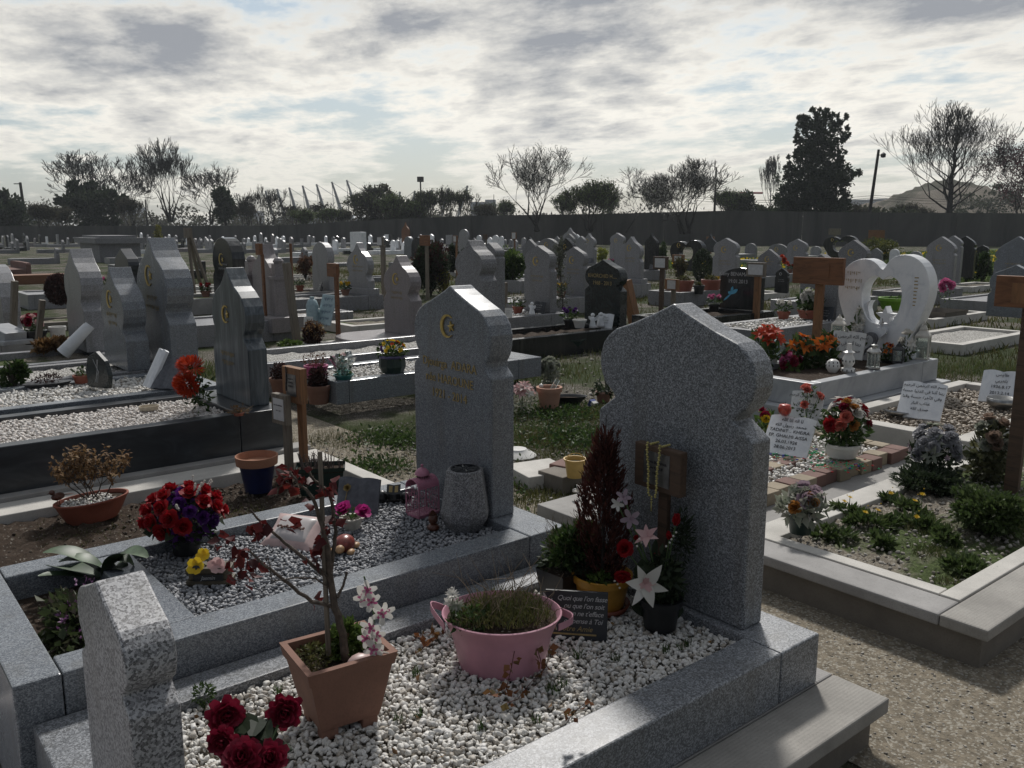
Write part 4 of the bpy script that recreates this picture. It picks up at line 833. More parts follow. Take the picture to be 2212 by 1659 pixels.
# poles, masts, crane
PG = 'poles and lamp posts in the distance'
def pole(label, x0, y0, x1, y1, d, r, mat=BARKD, cat='pole', name='pole'):
    a = AT(x0, y0, d); b = AT(x1, y1, d); a.z = max(a.z, 0) if a.z > 0 else 0; o = T(name, label, cat, a, group=PG); MB().tube([(0, 0, 0), b - a], [r, r * .7], 6).build('shaft', mat, o); return o, b - a
o, b = pole('leaning wooden pole with a lamp head, right of the ivy tree', 1874, 492, 1886, 323, 84, .17)
MB().tube([b * .93, b * .93 + RT * .35], .04, 5).lathe([(.02, -.25), (.22, -.2), (.24, .1), (.05, .25)], 10, Matrix.Translation(b * .93 + RT * .5)).build('lamp_head', BLACKP, o)
o, b = pole('straight pole behind the densest blossom tree', 1542, 492, 1542, 361, 90, .14)
o, b = pole('railway catenary pole with a bracket at the far left', 57, 495, 53, 394, 120, .25)
MB().tube([b * .97, b * .97 - RT * .9], .06, 4).tube([b * .6, b * .6 - RT * 1.2], .06, 4).tube([b * .42, b * .42 + RT * 1.6 + Vector((0, 0, .5))], .05, 4).build('bracket', BARKD, o)
o, b = pole('short dark pole left of the tallest bare tree', 319, 495, 318, 431, 118, .12)
o, b = pole('floodlight pole with a square head between the two groups of masts', 911, 480, 910, 393, 140, .16)
MB().box(-.4, .4, -.35, .35, 0, .8, Matrix.Translation(b)).build('lamp_head', BARKD, o)
o, b = pole('thin pole behind the greenish budding shrub', 1273, 492, 1273, 397, 96, .08); o, b = pole('thin lamp pole left of the open blossom tree', 1067, 470, 1067, 420, 170, .08)
SM = 'leaning stadium masts'; MET = plain('mast_grey', (.10, .105, .11), .6, .1)
lm = [(577, 412, 600, 468), (602, 408, 625, 468), (628, 405, 652, 470), (657, 401, 682, 472), (687, 398, 714, 472), (720, 393, 752, 475), (752, 389, 785, 475)]
rm = [(866, 414, 853, 450), (898, 412, 882, 452), (934, 410, 912, 455), (971, 406, 946, 457), (1011, 401, 980, 457)]
ords = ['first', 'second', 'third', 'fourth', 'fifth', 'sixth', 'last']
for side, arr in (('left', lm), ('right', rm)):
    for i, (x0, y0, x1, y1) in enumerate(arr):
        a = AT(x1, y1 + 12, 380); b = AT(x0, y0, 380); c_ = AT(x0 + (4 if side == 'left' else -3), y1, 380); a.z = 0; o = T('stadium_mast', '%s leaning lattice mast from the left in the %s hand group on the horizon' % (ords[i], side), 'mast', a, group=SM)
        MB().tube([(0, 0, 0), (b - a) * .5, b - a], [.38, .62, .42], 5).build('strut', MET, o); MB().tube([-RT * 1.5, b - a], .2, 4).build('strut', MET, o)
        MB().tube([b - a, c_ - a], .13, 3).tube([b - a, (b - a) + RT * (9 if side == 'left' else -8) + Vector((0, 0, -6))], .11, 3).build('cable', MET, o)
q = AT(735, 475, 400); o = T('stadium', 'low pale stadium bowl beneath the leaning masts', 'stadium', (q.x, q.y, 0)); zt = ZAT(465, q); MB().lathe([(26, 0), (28, zt * .8), (24, zt), (20, zt * .9), (20, 0)], 40, None, 0, 1, 1).build('bowl', plain('stadium_white', (.40, .44, .47), .5, .2, 0, .1), o); MB().lathe([(28.2, zt * .55), (28.6, zt * .68)], 40, cap=False).build('window_band', SLATE, o)
HB = plain('far_building', (.20, .21, .23), .8, .25, 0, .2); HBW = plain('far_building_white', (.36, .36, .37), .8, .2, 0, .2)
rr = random.Random(9)
for i, (x, y, w_) in enumerate([(95, 452, 50), (285, 455, 26), (300, 448, 16), (545, 456, 40), (520, 452, 18), (1035, 437, 34), (1060, 432, 22), (1845, 432, 70), (1905, 430, 50), (1610, 443, 60), (1940, 437, 60)]):
    a = D(x - w_ / 2, 420); b = D(x + w_ / 2, 420); z = ZAT(y, a); o = T('far_building', 'distant block on the horizon, number %s from the left edge, seen between the trees' % ['one', 'three', 'four', 'six', 'five', 'seven', 'eight', 'ten', 'eleven', 'nine', 'twelve'][i], 'building', ((a.x + b.x) / 2, (a.y + b.y) / 2, 0), -pi / 2 + AZ, group='blocks on the horizon'); W_ = (b - a).length
    MB().box(-W_ / 2, W_ / 2, -6, 6, 0, z).build('wall', HBW if x > 1500 else HB, o); wm = MB(); 
    for k in range(max(2, int(W_ / 3))):
        for fl in range(max(1, int(z / 3.2))): wm.box(-W_ / 2 + 1 + k * 3, -W_ / 2 + 2.4 + k * 3, -6.1, -6, fl * 3.2 + 1.2, fl * 3.2 + 2.6)
    w2 = wm.build('window_rows', SLATE, o)
a = AT(1612, 470, 300); o = T('tower_crane', 'small red tower crane on the horizon right of the blossom trees', 'crane', (a.x, a.y, 0)); z = ZAT(413, a)
MB().box(-.5, .5, -.5, .5, 0, z).build('mast', IRON, o); MB().tube([-RT * 3, RT * 5 + Vector((0, 0, 0))], .35, 4, Matrix.Translation((0, 0, z - .6))).build('jib', plain('crane_red', (.35, .05, .03), .5), o)
for i, (yy, dx) in enumerate(((424, 0), (428, .2), (433, .4))):
    a = AT(1500, yy, 95); b = AT(1886, yy - 2 + i, 90); c_ = AT(2300, yy - 3, 100); mb = MB(); pts = [a.lerp(b, t / 8) - Vector((0, 0, .5 * sin(pi * t / 8))) for t in range(9)] + [b.lerp(c_, t / 8) - Vector((0, 0, .5 * sin(pi * t / 8))) for t in range(1, 9)]
    q = pts[0]; o = mb.tube([p_ - q for p_ in pts], .022, 3).build('power_line', BARKD, None, q); tag(o, '%s overhead wire crossing from the pole beside the blossom tree to the right edge' % ['highest', 'middle', 'lowest'][i], 'wire', 'overhead wires')
# ------------------------------------------------------------------ far rows of tiny stones
rr = random.Random(77); FG = 'tiny headstones of the far rows'; nfar = 0
def farstone(x, yb, hpx, wpx, kind, mat, label, th=.12):
    q = P(x, yb, .15); H = SZ(hpx, q) ; hw = max(.1, SZ(wpx, q) / 2 / .75); r = T('headstone', label, 'headstone', (q.x, q.y, 0), group=FG)
    MB().prism(outline(kind, hw, H + .1), 0, th).build('slab', mat, r, fix=True); MB().box(-rr.uniform(1, 1.7), -.01, -hw * 1.2, hw * 1.2, 0, .22).build('kerb', mat, r)
mn = {0: (MARB, 'white'), 1: (GL, 'pale grey'), 2: (G3, 'grey'), 3: (GK, 'black'), 4: (GP, 'pinkish')}
kn = {'round': 'round topped', 'onion': 'onion topped', 'rect': 'square topped', 'gable': 'gabled', 'arch': 'arched', 'onionp': 'pointed onion'}
xs = []
x = 2
while x < 880:
    xs.append(x); x += rr.uniform(9, 15)
spots = []
for x in xs:
    if 185 < x < 300: continue
    for row in range(2):
        if rr.random() < (.85 if row == 0 else .55): spots.append((x + rr.uniform(-4, 4), (526, 538)[row] + rr.uniform(-3, 4) + x * .003, rr.uniform(14, 24) + row * 5))
for x in list(range(905, 1260, 15)): spots.append((x + rr.uniform(-5, 5), rr.uniform(530, 545), rr.uniform(18, 28)))
cnt = {}
desc = []
for i, (x, y, h) in enumerate(sorted(spots)):
    kd = rr.choice(list(kn)); mi_ = rr.choices([0, 1, 2, 3, 4], [3, 4, 3, 2, 1])[0]; desc.append((x, y, h, kd, mi_)); cnt[(kd, mi_)] = cnt.get((kd, mi_), 0) + 1
seen = {}
on = ['first', 'second', 'third', 'fourth', 'fifth', 'sixth', 'seventh', 'eighth', 'ninth', 'tenth', 'eleventh', 'twelfth', 'thirteenth', 'fourteenth', 'fifteenth', 'sixteenth', 'seventeenth', 'eighteenth']
for x, y, h, kd, mi_ in desc:
    k = (kd, mi_); seen[k] = seen.get(k, 0) + 1; o_ = on[min(17, seen[k] - 1)]
    farstone(x, y, h, h * rr.uniform(.38, .6), kd, mn[mi_][0], 'tiny %s %s headstone, far rows, %s of its kind from left' % (mn[mi_][1], kn[kd], o_))

# ------------------------------------------------------------------ flowers, pots and small builders
def basis(ax):
    ax = Vector(ax).normalized(); a = ax.cross(Vector((0, 0, 1)))
    if a.length < .05: a = ax.cross(Vector((1, 0, 0)))
    a.normalize(); return a, ax.cross(a), ax
def flower(mb, c, ax, kind, r, rr, mi=0):
    a, b, x = basis(ax); c = Vector(c); ph = rr.uniform(0, 6.3)
    def ring(n, tilt, ln, wd, curl, cup, tip, off=0, wav=0, nx=3, up=0, base=.3):
        for i in range(n):
            t = ph + off + 2 * pi * i / n + rr.uniform(-.12, .12); sd = a * cos(t) + b * sin(t); tl = tilt + rr.uniform(-.1, .1)
            mb.petal(c + x * up, x * cos(tl) + sd * sin(tl), x * sin(tl) - sd * cos(tl), r * ln * rr.uniform(.88, 1.1), r * wd, curl, cup, tip, nx, mi, wav, base, rr)
    if kind == 'rose': ring(3, .15, .85, .8, .1, .5, -.1); ring(4, .45, .95, .9, .15, .4, -.1, .5); ring(5, .8, 1, .95, .15, .3, -.1, .2, .02); ring(6, 1.2, 1.0, .95, .05, .1, -.1, .7, .02)
    elif kind == 'bud': ring(4, .12, 1.3, .8, .08, .5, .3); ring(5, .28, 1.2, .8, .0, .4, .3, .4)
    elif kind == 'peony':
        for k, (n_, tl_) in enumerate(((5, .25), (8, .55), (10, .85), (11, 1.15), (9, 1.45))): ring(n_, tl_, .78 + .07 * k, .62, .12 - .05 * k, .35, -.1, k * .4, .09, 4, 0, .5)
    elif kind == 'lily': ring(3, .85, 1.15, .56, -.34, .25, .96, 0, 0, 6, 0, .15); ring(3, .95, 1.15, .44, -.38, .2, .96, pi / 3, 0, 6, 0, .15)
    elif kind == 'daisy': ring(13, 1.25, 1, .24, -.05, .1, .5); ring(9, .9, .85, .24, 0, .1, .5, .2); mb.ball(c + x * .04 * 1, r * .2, 1, None, mi)
    elif kind == 'pansy': ring(5, 1.2, 1, 1.05, .1, .1, .1, 0, .02)
    elif kind == 'orchid': ring(5, 1.15, 1, .50, -.15, .15, -.1, 0, 0, 4, 0, .2); ring(2, .6, .5, .3, -.2, .4, .4, .4)
    elif kind == 'pom':
        for i in range(110):
            z = rr.uniform(-.55, 1); t = rr.uniform(0, 6.3); q = math.sqrt(1 - z * z) if abs(z) < 1 else 0; d = x * z + (a * cos(t) + b * sin(t)) * q; mb.petal(c + d * r * .45, d, x + d.orthogonal() * .1, r * .55, r * .14, .25, .2, .5, 2, mi)
    elif kind == 'small': ring(5, 1.1, 1, .6, 0, .1, .3, 0, 0, 2)
    return mb
def bouquet(r, items, origin=(0, 0, 0), stem=STEMG, rr=random, sr=.0025):
    """items: (part name, kind, position, axis, radius, material)"""
    sm = MB(); o_ = Vector(origin)
    for nm, kd, p_, ax, rd, m_ in items:
        p_ = Vector(p_); sm.tube([o_, o_.lerp(p_, .5) + Vector((0, 0, .01)), p_ - Vector(ax).normalized() * rd * .1], sr, 4); flower(MB(), (0, 0, 0), ax, kd, rd, rr).build(nm, m_, r, p_, smooth=True)
    sm.build('stems', stem, r)
def pot(r, prof, mat, n=28, name='pot', soil=None, sx=1, sy=1, sz=None, M=None):
    MB().lathe(prof, n, M, 0, sx, sy, cap=False).lathe([(0.0005, prof[0][1]), (prof[0][0], prof[0][1])], n, M, 0, sx, sy, cap=False).build(name, mat, r, smooth='auto')
    if soil: MB().lathe([(.0005, soil[1] + .006), (soil[0] * .6, soil[1] + .003), (soil[0], soil[1])], n, M, 0, sx, sy, cap=False).build('soil', SOIL, r, smooth=True)
def simple(r0, r1, h, rim=.012, t=.006, lip=.006):
    return [(r0, 0), (r1 - .003, h - rim * 2), (r1 + lip, h - rim * 2), (r1 + lip + .002, h), (r1 - t, h), (r1 - t - .004, h - .02), (r0 - t, .01)]
rn = random.Random(12)
# --- square planter with the rose
pl = T('square_planter', 'square terracotta planter holding a thorny rose with dark red leaves, on white chips', 'planter', (.985, 1.925, .303), R(-6))
def frus(mb, a0, b0, a1, b1, z0, z1): return mb.add([(-a0, -b0, z0), (a0, -b0, z0), (a0, b0, z0), (-a0, b0, z0), (-a1, -b1, z1), (a1, -b1, z1), (a1, b1, z1), (-a1, b1, z1)], [(0, 1, 5, 4), (1, 2, 6, 5), (2, 3, 7, 6), (3, 0, 4, 7)])
m_ = MB(); frus(m_, .080, .072, .084, .076, .03, .045); frus(m_, .084, .076, .112, .098, .045, .185); m_.box(-.08, .08, -.072, .072, .028, .032); m_.build('pot', TERR, pl, bev=.004)
m_ = MB(); frus(m_, .116, .102, .122, .108, .178, .212); m_.add([(s_ * a, t_ * b, .212) for a, b in ((.122, .108), (.105, .091)) for s_, t_ in ((-1, -1), (1, -1), (1, 1), (-1, 1))], [(0, 1, 5, 4), (1, 2, 6, 5), (2, 3, 7, 6), (3, 0, 4, 7)]); frus(m_, -.105, -.091, -.098, -.085, .212, .15); frus(m_, .112, .098, .116, .102, .178, .178); m_.build('rim', TERR, pl, bev=.003)
m_ = MB(); [m_.box(x - .02, x + .02, y - .02, y + .02, 0, .03) for x in (-.055, .055) for y in (-.05, .05)]
for x in (-.055, .055):
    for y in (-.05, .05): MB().box(x - .022, x + .022, y - .02, y + .02, 0, .029).build('foot', TERR, pl, bev=.003)
sheet('soil', -.103, .103, -.089, .089, .168, SOIL, None, 14, 12, .012, 3, par=pl)
leafobj('clover', 900, (.035, .04, .20), (.075, .05, .045), .017, GREEN2, pl, 4, 14, .4, .3, .7); leafobj('moss', 500, (-.06, .03, .185), (.05, .06, .022), .012, OLIVE, pl, 5)
dpl = 1.0; cpl = Vector((.985, 1.925, 0)); dp = cpl.dot(FW)
def rp(x, y, dd=0): return AT(x, y, dp + dd) - Vector((.985, 1.925, .303))
def rpl(x, y, dd=0): q = rp(x, y, dd); return Matrix.Rotation(R(6), 3, 'Z') @ q
rb = MB()
def thorny(pts, r0, r1):
    q = [rpl(*p_) for p_ in pts]; n = len(q); f = [];
    for i in range(n - 1):
        for k in range(3): f.append(q[i].lerp(q[i + 1], k / 3) + Vector((rn.uniform(-1, 1), rn.uniform(-1, 1), rn.uniform(-1, 1))) * .0018)
    f.append(q[-1]); m2 = len(f); rb.tube(f, [r0 + (r1 - r0) * i / (m2 - 1) for i in range(m2)], 7)
    for i in range(m2 - 1):
        for k in range(5):
            c = f[i].lerp(f[i + 1], rn.random()); d = Vector((rn.uniform(-1, 1), rn.uniform(-1, 1), rn.uniform(-.4, 1))).normalized(); rb.tube([c, c + d * (.006 + r1)], [.0013, .0002], 3)
thorny([(712, 1425), (708, 1370), (692, 1310), (684, 1240), (680, 1180)], .0115, .008); thorny([(684, 1240, 0), (693, 1190, .01), (700, 1150, .02), (690, 1060, .02), (655, 1040, .01), (640, 1010, 0)], .006, .003)
thorny([(680, 1180), (665, 1120, -.01), (652, 1075, -.02), (628, 1050, -.02), (600, 1020, -.02)], .006, .003); thorny([(690, 1310), (640, 1300, -.01), (595, 1270, -.03), (560, 1240, -.05), (520, 1212, -.06), (500, 1190, -.06)], .006, .0025)
thorny([(680, 1250), (630, 1210, .01), (590, 1180, .02), (560, 1155, .02), (525, 1125, .03), (505, 1100, .03)], .0055, .0025); thorny([(684, 1270), (650, 1250, -.03), (600, 1248, -.05), (548, 1255, -.06), (540, 1200, -.05)], .0025, .0012)
thorny([(700, 1290), (712, 1265, .02), (722, 1235, .03)], .004, .003); thorny([(688, 1262), (670, 1238, -.01), (655, 1225, -.01)], .004, .003)
ro = rb.build('rose_stem', BARKR, pl)
MB().tube([rpl(672, 1415), rpl(671, 1200), rpl(671, 975)], [.007, .0065, .006], 6).build('stake', WOODG, pl)
lp = []; rg = np.random.default_rng(3)
for x, y, n in ((585, 1038, 5), (608, 1022, 5), (628, 1018, 4), (690, 1055, 4), (672, 1060, 3), (512, 1140, 6), (530, 1132, 4), (600, 1135, 3), (663, 1165, 6), (655, 1190, 5), (645, 1205, 3), (690, 1130, 4), (487, 1205, 6), (470, 1190, 5), (440, 1165, 5), (500, 1225, 5), (455, 1235, 3), (497, 1250, 3), (640, 1300, 2), (620, 1080, 2)):
    for _ in range(int(n * 1.8)): lp.append(rpl(x + rn.uniform(-17, 17), y + rn.uniform(-15, 15), rn.uniform(-.03, .03)))
lp = np.array([list(q) for q in lp]); dd = rg.normal(size=lp.shape) * .8 + np.array([0, 0, -.5]); v, f = leafarr(lp, dd, .031, .8, .25, 4, .35); fastmesh('leaves', v, f, REDLEAF, ro)
sp = T('painted_stone', 'pink and white painted pebble at the foot of the rose', 'stone', pl.matrix_basis @ Vector((.035, -.055, .187))); MB().ball((0, 0, 0), .028, 2, None, 0, 1.2, .85, .62, .06, rn).build('pebble', SATINP, sp, smooth=True)
ob = T('artificial_orchid', 'artificial pink and white orchid spray standing at the edge of the square planter', 'artificial flower', AT(775, 1415, dp - .03)); o0 = ob.location.copy()
its = [('bloom', 'orchid', AT(x, y, dp - .03 + k) - o0, (-.7 + ax, -.7, .1), .030, PALEP if i % 2 else PINKF) for i, (x, y, k, ax) in enumerate(((770, 1275, 0, 0), (760, 1290, .01, -.3), (778, 1300, -.01, .2), (800, 1325, 0, .3), (808, 1322, .02, .6), (775, 1355, 0, 0), (785, 1372, .01, .3), (765, 1378, 0, -.3), (780, 1402, -.01, .1), (792, 1410, .0, .3)))]
rx = MB(); rx.tube([(0, 0, -.02), AT(776, 1380, dp - .03) - o0, AT(783, 1330, dp - .03) - o0, AT(770, 1270, dp - .03) - o0, AT(762, 1245, dp - .03) - o0], .0022, 5).build('stem', STEMG, ob)
for nm, kd, p_, ax, rd, mm in its:
    flower(MB(), (0, 0, 0), ax, kd, rd, rn).build(nm, WHITEF, ob, p_, smooth=True); flower(MB(), (0, 0, 0), ax, 'orchid', rd * .5, rn).build('petal_blush', PINKF, ob, p_ + Vector(ax) * .004, smooth=True)
# --- pink tub
tb = T('metal_tub', 'oval pink enamelled tub with two handles, full of moss and dry twigs', 'tub', (1.512, 1.895, .303), AZ - pi / 2)
pot(tb, [(.128, 0), (.150, .10), (.172, .155), (.178, .160), (.180, .166), (.175, .168), (.168, .158), (.148, .10), (.126, .01)], PINKM, 40, 'body', (.166, .148), 1.0, .86)
for s_ in (-1, 1):
    pts = [(s_ * (.168 + .046 * sin(pi * i / 8)), (i / 8 - .5) * .12 , .145 + (.04 if s_ < 0 else 0) * sin(pi * i / 8)) for i in range(9)]; mb = MB()
    for i in range(8):
        a, b = Vector(pts[i]), Vector(pts[i + 1]); mb.add([a + Vector((0, 0, -.011)), b + Vector((0, 0, -.011)), b + Vector((0, 0, .011)), a + Vector((0, 0, .011)), a * .985 + Vector((0, 0, -.011)), b * .985 + Vector((0, 0, -.011)), b * .985 + Vector((0, 0, .011)), a * .985 + Vector((0, 0, .011))], [(0, 1, 2, 3), (7, 6, 5, 4), (3, 2, 6, 7), (0, 4, 5, 1)])
    mb.build('handle', PINKM, tb)
g_ = blob([(0, .0, .12), (.07, .03, .1), (-.05, -.04, .1), (.05, -.06, .08)], 2000, 4, .155); g_ = g_[(g_[:, 0] / .160) ** 2 + (g_[:, 1] / .138) ** 2 < 1]; g_[:, 2] += .02 * (1 - (g_[:, 0] / .16) ** 2); blades('moss', g_, .030, .004, OLIVE, None, 5, 1.3, par=tb)
leafobj('weeds', 260, (-.09, -.05, .165), (.06, .06, .03), .02, GREEN, tb, 6)
tw = MB()
for i in range(52):
    a = rn.uniform(0, 6.3); s0 = Vector((rn.uniform(-.09, .14), rn.uniform(-.08, .09), .15)); d = Vector((cos(a) * .5, sin(a) * .5, rn.uniform(.5, 1.2))).normalized(); L_ = rn.uniform(.08, .24); s1 = s0 + d * L_ * .5; s2 = s1 + (d + Vector((rn.uniform(-.5, .5), rn.uniform(-.5, .5), rn.uniform(-.7, .2)))).normalized() * L_ * .5; tw.tube([s0, s1, s2], [.0016, .0012, .0006], 4)
tw.build('twigs', TWIG, tb)
fl = T('artificial_daisy', 'cream artificial daisies stuck in the left side of the pink tub', 'artificial flower', AT(968, 1360, 2.38)); o0 = fl.location.copy()
bouquet(fl, [('daisy', 'daisy', AT(967, 1285, 2.37) - o0, (-.4, -.5, .8), .024, WHITEF), ('daisy', 'daisy', AT(975, 1308, 2.37) - o0, (-.5, -.7, .5), .026, FADED), ('daisy', 'small', AT(958, 1300, 2.38) - o0, (-.8, -.5, .5), .018, WHITEF)], rr=rn)
iv = T('ivy_trails', 'rusty ivy runners trailing over the pink tub and the white chips', 'ivy', (1.43, 1.76, .305)); o0 = iv.location.copy(); mb = MB(); lp = []
for tr in ([(1115, 1390, 2.33), (1105, 1440, 2.24), (1092, 1490, 2.2), (1075, 1505, 2.15), (1050, 1500, 2.13)], [(1195, 1400, 2.36), (1188, 1440, 2.34), (1150, 1475, 2.26), (1120, 1510, 2.2), (1090, 1520, 2.1)], [(1165, 1400, 2.33), (1172, 1420, 2.31), (1180, 1450, 2.3)], [(950, 1365, 2.38), (925, 1375, 2.4), (895, 1400, 2.42), (880, 1410, 2.43)], [(945, 1375, 2.38), (905, 1365, 2.44), (870, 1385, 2.45)], [(1280, 1520, 2.0), (1250, 1540, 1.98), (1240, 1560, 1.95)]):
    q = [AT(*t) - o0 for t in tr]
    for p_ in q: p_.z = max(p_.z, .006)
    MB().tube(q, .0013, 4).build('runner', REDTW, iv)
    for i in range(len(q) - 1):
        for k in range(5): lp.append(list(q[i].lerp(q[i + 1], rn.random()) + Vector((rn.uniform(-.012, .012), rn.uniform(-.012, .012), rn.uniform(0, .008)))))
lp = np.array(lp); v, f = leafarr(lp, np.random.default_rng(3).normal(size=lp.shape), .022, .85, .2, 5); fastmesh('leaves', v, f, IVY, iv)
# --- slate plaque
sq = P(1243, 1383, .303); pq = T('slate_plaque', 'small dark slate plaque with white French verse, propped beside the pink tub', 'plaque', sq, AZ - R(8), rot=(0, R(8), AZ - R(8)))
MB().box(0, .012, -.100, .100, 0, .158).build('slab', SLATE, pq, bev=.002)
text('verse', ['Quoi que l’on fasse', 'ou que l’on soit', 'rien ne t’efface', 'on pense à Toi'], .0225, GREYT, pq, (-.0015, -.018, .128), gap=1.08, shear=.3, ext=.0004, space=.92, dx=[-.0, .006, .008, .004]); text('dedication', ['A notre Amie'], .023, GOLDT, pq, (-.0015, .012, .030), shear=.35, ext=.0004); MB().box(-.0016, .0, -.066, .078, .017, .022).build('gold_rule', GOLDT, pq)
tg = MB(); [tg.petal((-.002, .07 + .006 * k, .05 + .018 * k), (0, .4 * (-1) ** k, 1), (-1, 0, 0), .03, .01, .05, .1, .6, 2) for k in range(5)]; tg.tube([(-.002, .06, .03), (-.002, .085, .13)], .0008, 3).build('engraved_wheat', GREYT, pq)
# --- yellow pot and conifer
yq = P(1305, 1335, .305) + FW * .085; yp = T('potted_conifer', 'dark red feathery conifer in a yellow pot on a red saucer', 'potted plant', yq)
pot(yp, [(.075, .012), (.094, .10), (.103, .102), (.105, .125), (.097, .126), (.093, .105), (.07, .02)], YELP, 32, 'pot', (.094, .108)); MB().lathe([(.0, 0), (.088, 0), (.098, .022), (.092, .022), (.08, .008)], 28, cap=False).build('saucer', TERD, yp, smooth=True)
th = []; td = []; rg = np.random.default_rng(8)
for k in range(46):
    z0 = .10 + .52 * (k / 46) ** .9; a = k * 2.4; rd = .105 * (1 - k / 46) ** .6 * rg.uniform(.7, 1.15); hl = rg.uniform(.07, .14)
    for i in range(120):
        t = rg.uniform(0, 1); w_ = .016 * (1 - t * .7); th.append((cos(a) * rd * (.35 + .65 * t ** .7) + rg.normal() * w_, sin(a) * rd * (.35 + .65 * t ** .7) + rg.normal() * w_, (z0 + hl * t * t + rg.normal() * w_) * .88 + .01)); td.append((cos(a) * .7, sin(a) * .7, .8 + t))
n_th = len(th)
v, f = leafarr(np.array(th), np.array(td) + rg.normal(size=(n_th, 3)) * .3, .024, .22, .2, 5); fastmesh('foliage', v, f, MAROON, yp); MB().tube([(0, 0, .1), (0, 0, .45), (.005, 0, .68)], [.007, .004, .001], 5).build('stem', BARK, yp)
leafobj('succulent', 160, (-.05, -.035, .125), (.035, .03, .02), .02, GREEN2, yp, 3)
# --- lily and rose pot
lq = P(1432, 1372, .305) + FW * .06; bp = T('flower_pot', 'black pot of artificial lilies and red roses leaning against the wide headstone', 'flower pot', lq); pot(bp, simple(.052, .066, .105), BLACKP, 28, 'pot', (.056, .088)); dl = Vector((lq.x, lq.y, 0)).dot(FW)
L_ = lambda x, y, k=0: AT(x, y, dl + k) - lq
bouquet(bp, [('lily', 'lily', L_(1415, 1262, -.09), (-.55, -.8, .25), .072, WHITEF), ('lily_throat', 'lily', L_(1415, 1262, -.094), (-.55, -.8, .25), .034, PALEP), ('lily', 'lily', L_(1418, 1160, -.02), (-.7, -.2, .75), .042, PALEP), ('rose', 'bud', L_(1482, 1135, .0), (.1, -.1, 1), .033, RED), ('rose', 'bud', L_(1468, 1165, -.01), (-.2, -.1, 1), .022, RED), ('rose', 'rose', L_(1368, 1185, .02), (-.8, -.5, .3), .034, RED), ('rose', 'rose', L_(1362, 1240, -.02), (-.6, -.6, -.3), .030, RED), ('rose', 'bud', L_(1430, 1195, .02), (-.3, -.7, .3), .017, RED), ('rose', 'bud', L_(1390, 1165, .02), (-.3, -.5, .6), .02, RED),
    ('orchid', 'orchid', L_(1378, 1120, .03), (-.6, -.6, .2), .034, LILAC), ('orchid', 'orchid', L_(1362, 1075, .04), (-.6, -.5, .5), .028, LILAC), ('orchid', 'orchid', L_(1348, 1090, .05), (-.8, -.3, .3), .026, WHITEF)], (0, 0, .08), rr=rn)
mb = MB()
for x, y, x1, y1, w_ in ((1418, 1300, 1405, 1205, .06), (1440, 1290, 1445, 1210, .035), (1470, 1310, 1480, 1215, .06), (1460, 1300, 1455, 1180, .03), (1432, 1240, 1437, 1160, .02), (1420, 1330, 1390, 1290, .05), (1465, 1350, 1500, 1300, .05), (1440, 1340, 1470, 1270, .05)):
    a, b = L_(x, y), L_(x1, y1, rn.uniform(-.02, .04)); mb.petal(a, b - a, (-.6, -.8, .2), (b - a).length, w_, .05, .15, .8, 5)
mb.build('leaves', DKGREEN, bp); leafobj('filler_foliage', 420, (.0, .0, .16), (.06, .06, .09), .03, DKGREEN, bp, 7); leafobj('fern', 500, tuple(L_(1500, 1160, .03)), (.03, .03, .09), .02, DKGREEN, bp, 17, 0, .3, .1, .25)
sb = MB(); 
for x, y in ((1474, 1165), (1478, 1158), (1470, 1172), (1484, 1150), (1462, 1180), (1400, 1165), (1405, 1172), (1395, 1180), (1352, 1262), (1357, 1270), (1345, 1255)): sb.ball(L_(x, y, -.03), .004, 1)
sb.build('white_berries', WHITEF, bp)
# --- wooden grave marker with beads
def marker(label, q, top, bw, bh, bt, pw, pm, bm, plate=None, lines=None, rz=0, tilt=0, group='wooden grave markers', lsz=.02, pd=None, below=0, tmat=BLACKT, yoff=0):
    """post at q, board top at height top above q; the board faces -x"""
    r = T('grave_marker', label, 'grave marker', q, rz, group, rot=(tilt, 0, rz)); MB().box(0, pd or pw * .5, -pw / 2, pw / 2, -.05, top - bh + .01).build('post', pm, r, bev=.002)
    bd = MB().box(-bt, 0.0 if pd is None else .0, yoff - bw / 2, yoff + bw / 2, top - bh, top).build('board', bm, r, bev=.003)
    if plate: MB().box(-bt - .0025, -bt, yoff - bw * plate[0] / 2 + (plate[3] if len(plate) > 3 else 0), yoff + bw * plate[0] / 2 + (plate[3] if len(plate) > 3 else 0), top - bh / 2 - bh * plate[1] / 2, top - bh / 2 + bh * plate[1] / 2).build('plate', plate[2], r)
    if lines: text('lettering', lines, lsz, tmat, r, (-bt - .0035, yoff + (plate[3] if plate and len(plate) > 3 else 0), top - bh * .38), ext=.0003, gap=1.5)
    return r
mq = P(1424, 1322, .31); mq.x = 2.13; z1 = ZAT(968, Vector((2.1, 1.80, 0)))
mk = marker('dark wooden marker with a steel plate, hung with prayer beads, before the wide headstone', (2.13, 1.815, .30), z1 - .30, .205, .148, .032, .04, WOODD, WOODD, (.56, .74, IRON), ['Louisa BENAMAR', 'née KHELIF', '1969 -'], -R(3), lsz=.0125)
pb = T('prayer_beads', 'string of yellow prayer beads hanging over the dark wooden marker', 'prayer beads', (2.13, 1.815, z1)); mb = MB(); n = 0
for side in (-1, 1):
    for i in range(23):
        t = i / 22; y = .012 * side + side * .014 * (1 - t) ** .7 + .004; z = .012 - .175 * t + (0 if i else 0); x = -.047 - .003 * (i % 2)
        mb.ball((x, y + side * .002 * sin(t * 9), z), .0047, 1)
for i in range(5): mb.ball((-.036 + i * .009, .034 if 0 else .026, .007), .0047, 1); mb.ball((-.036 + i * .009, -.022, .007), .0047, 1)
for i in range(3): mb.ball((-.048, .006, -.166 - i * .009), .004, 1)
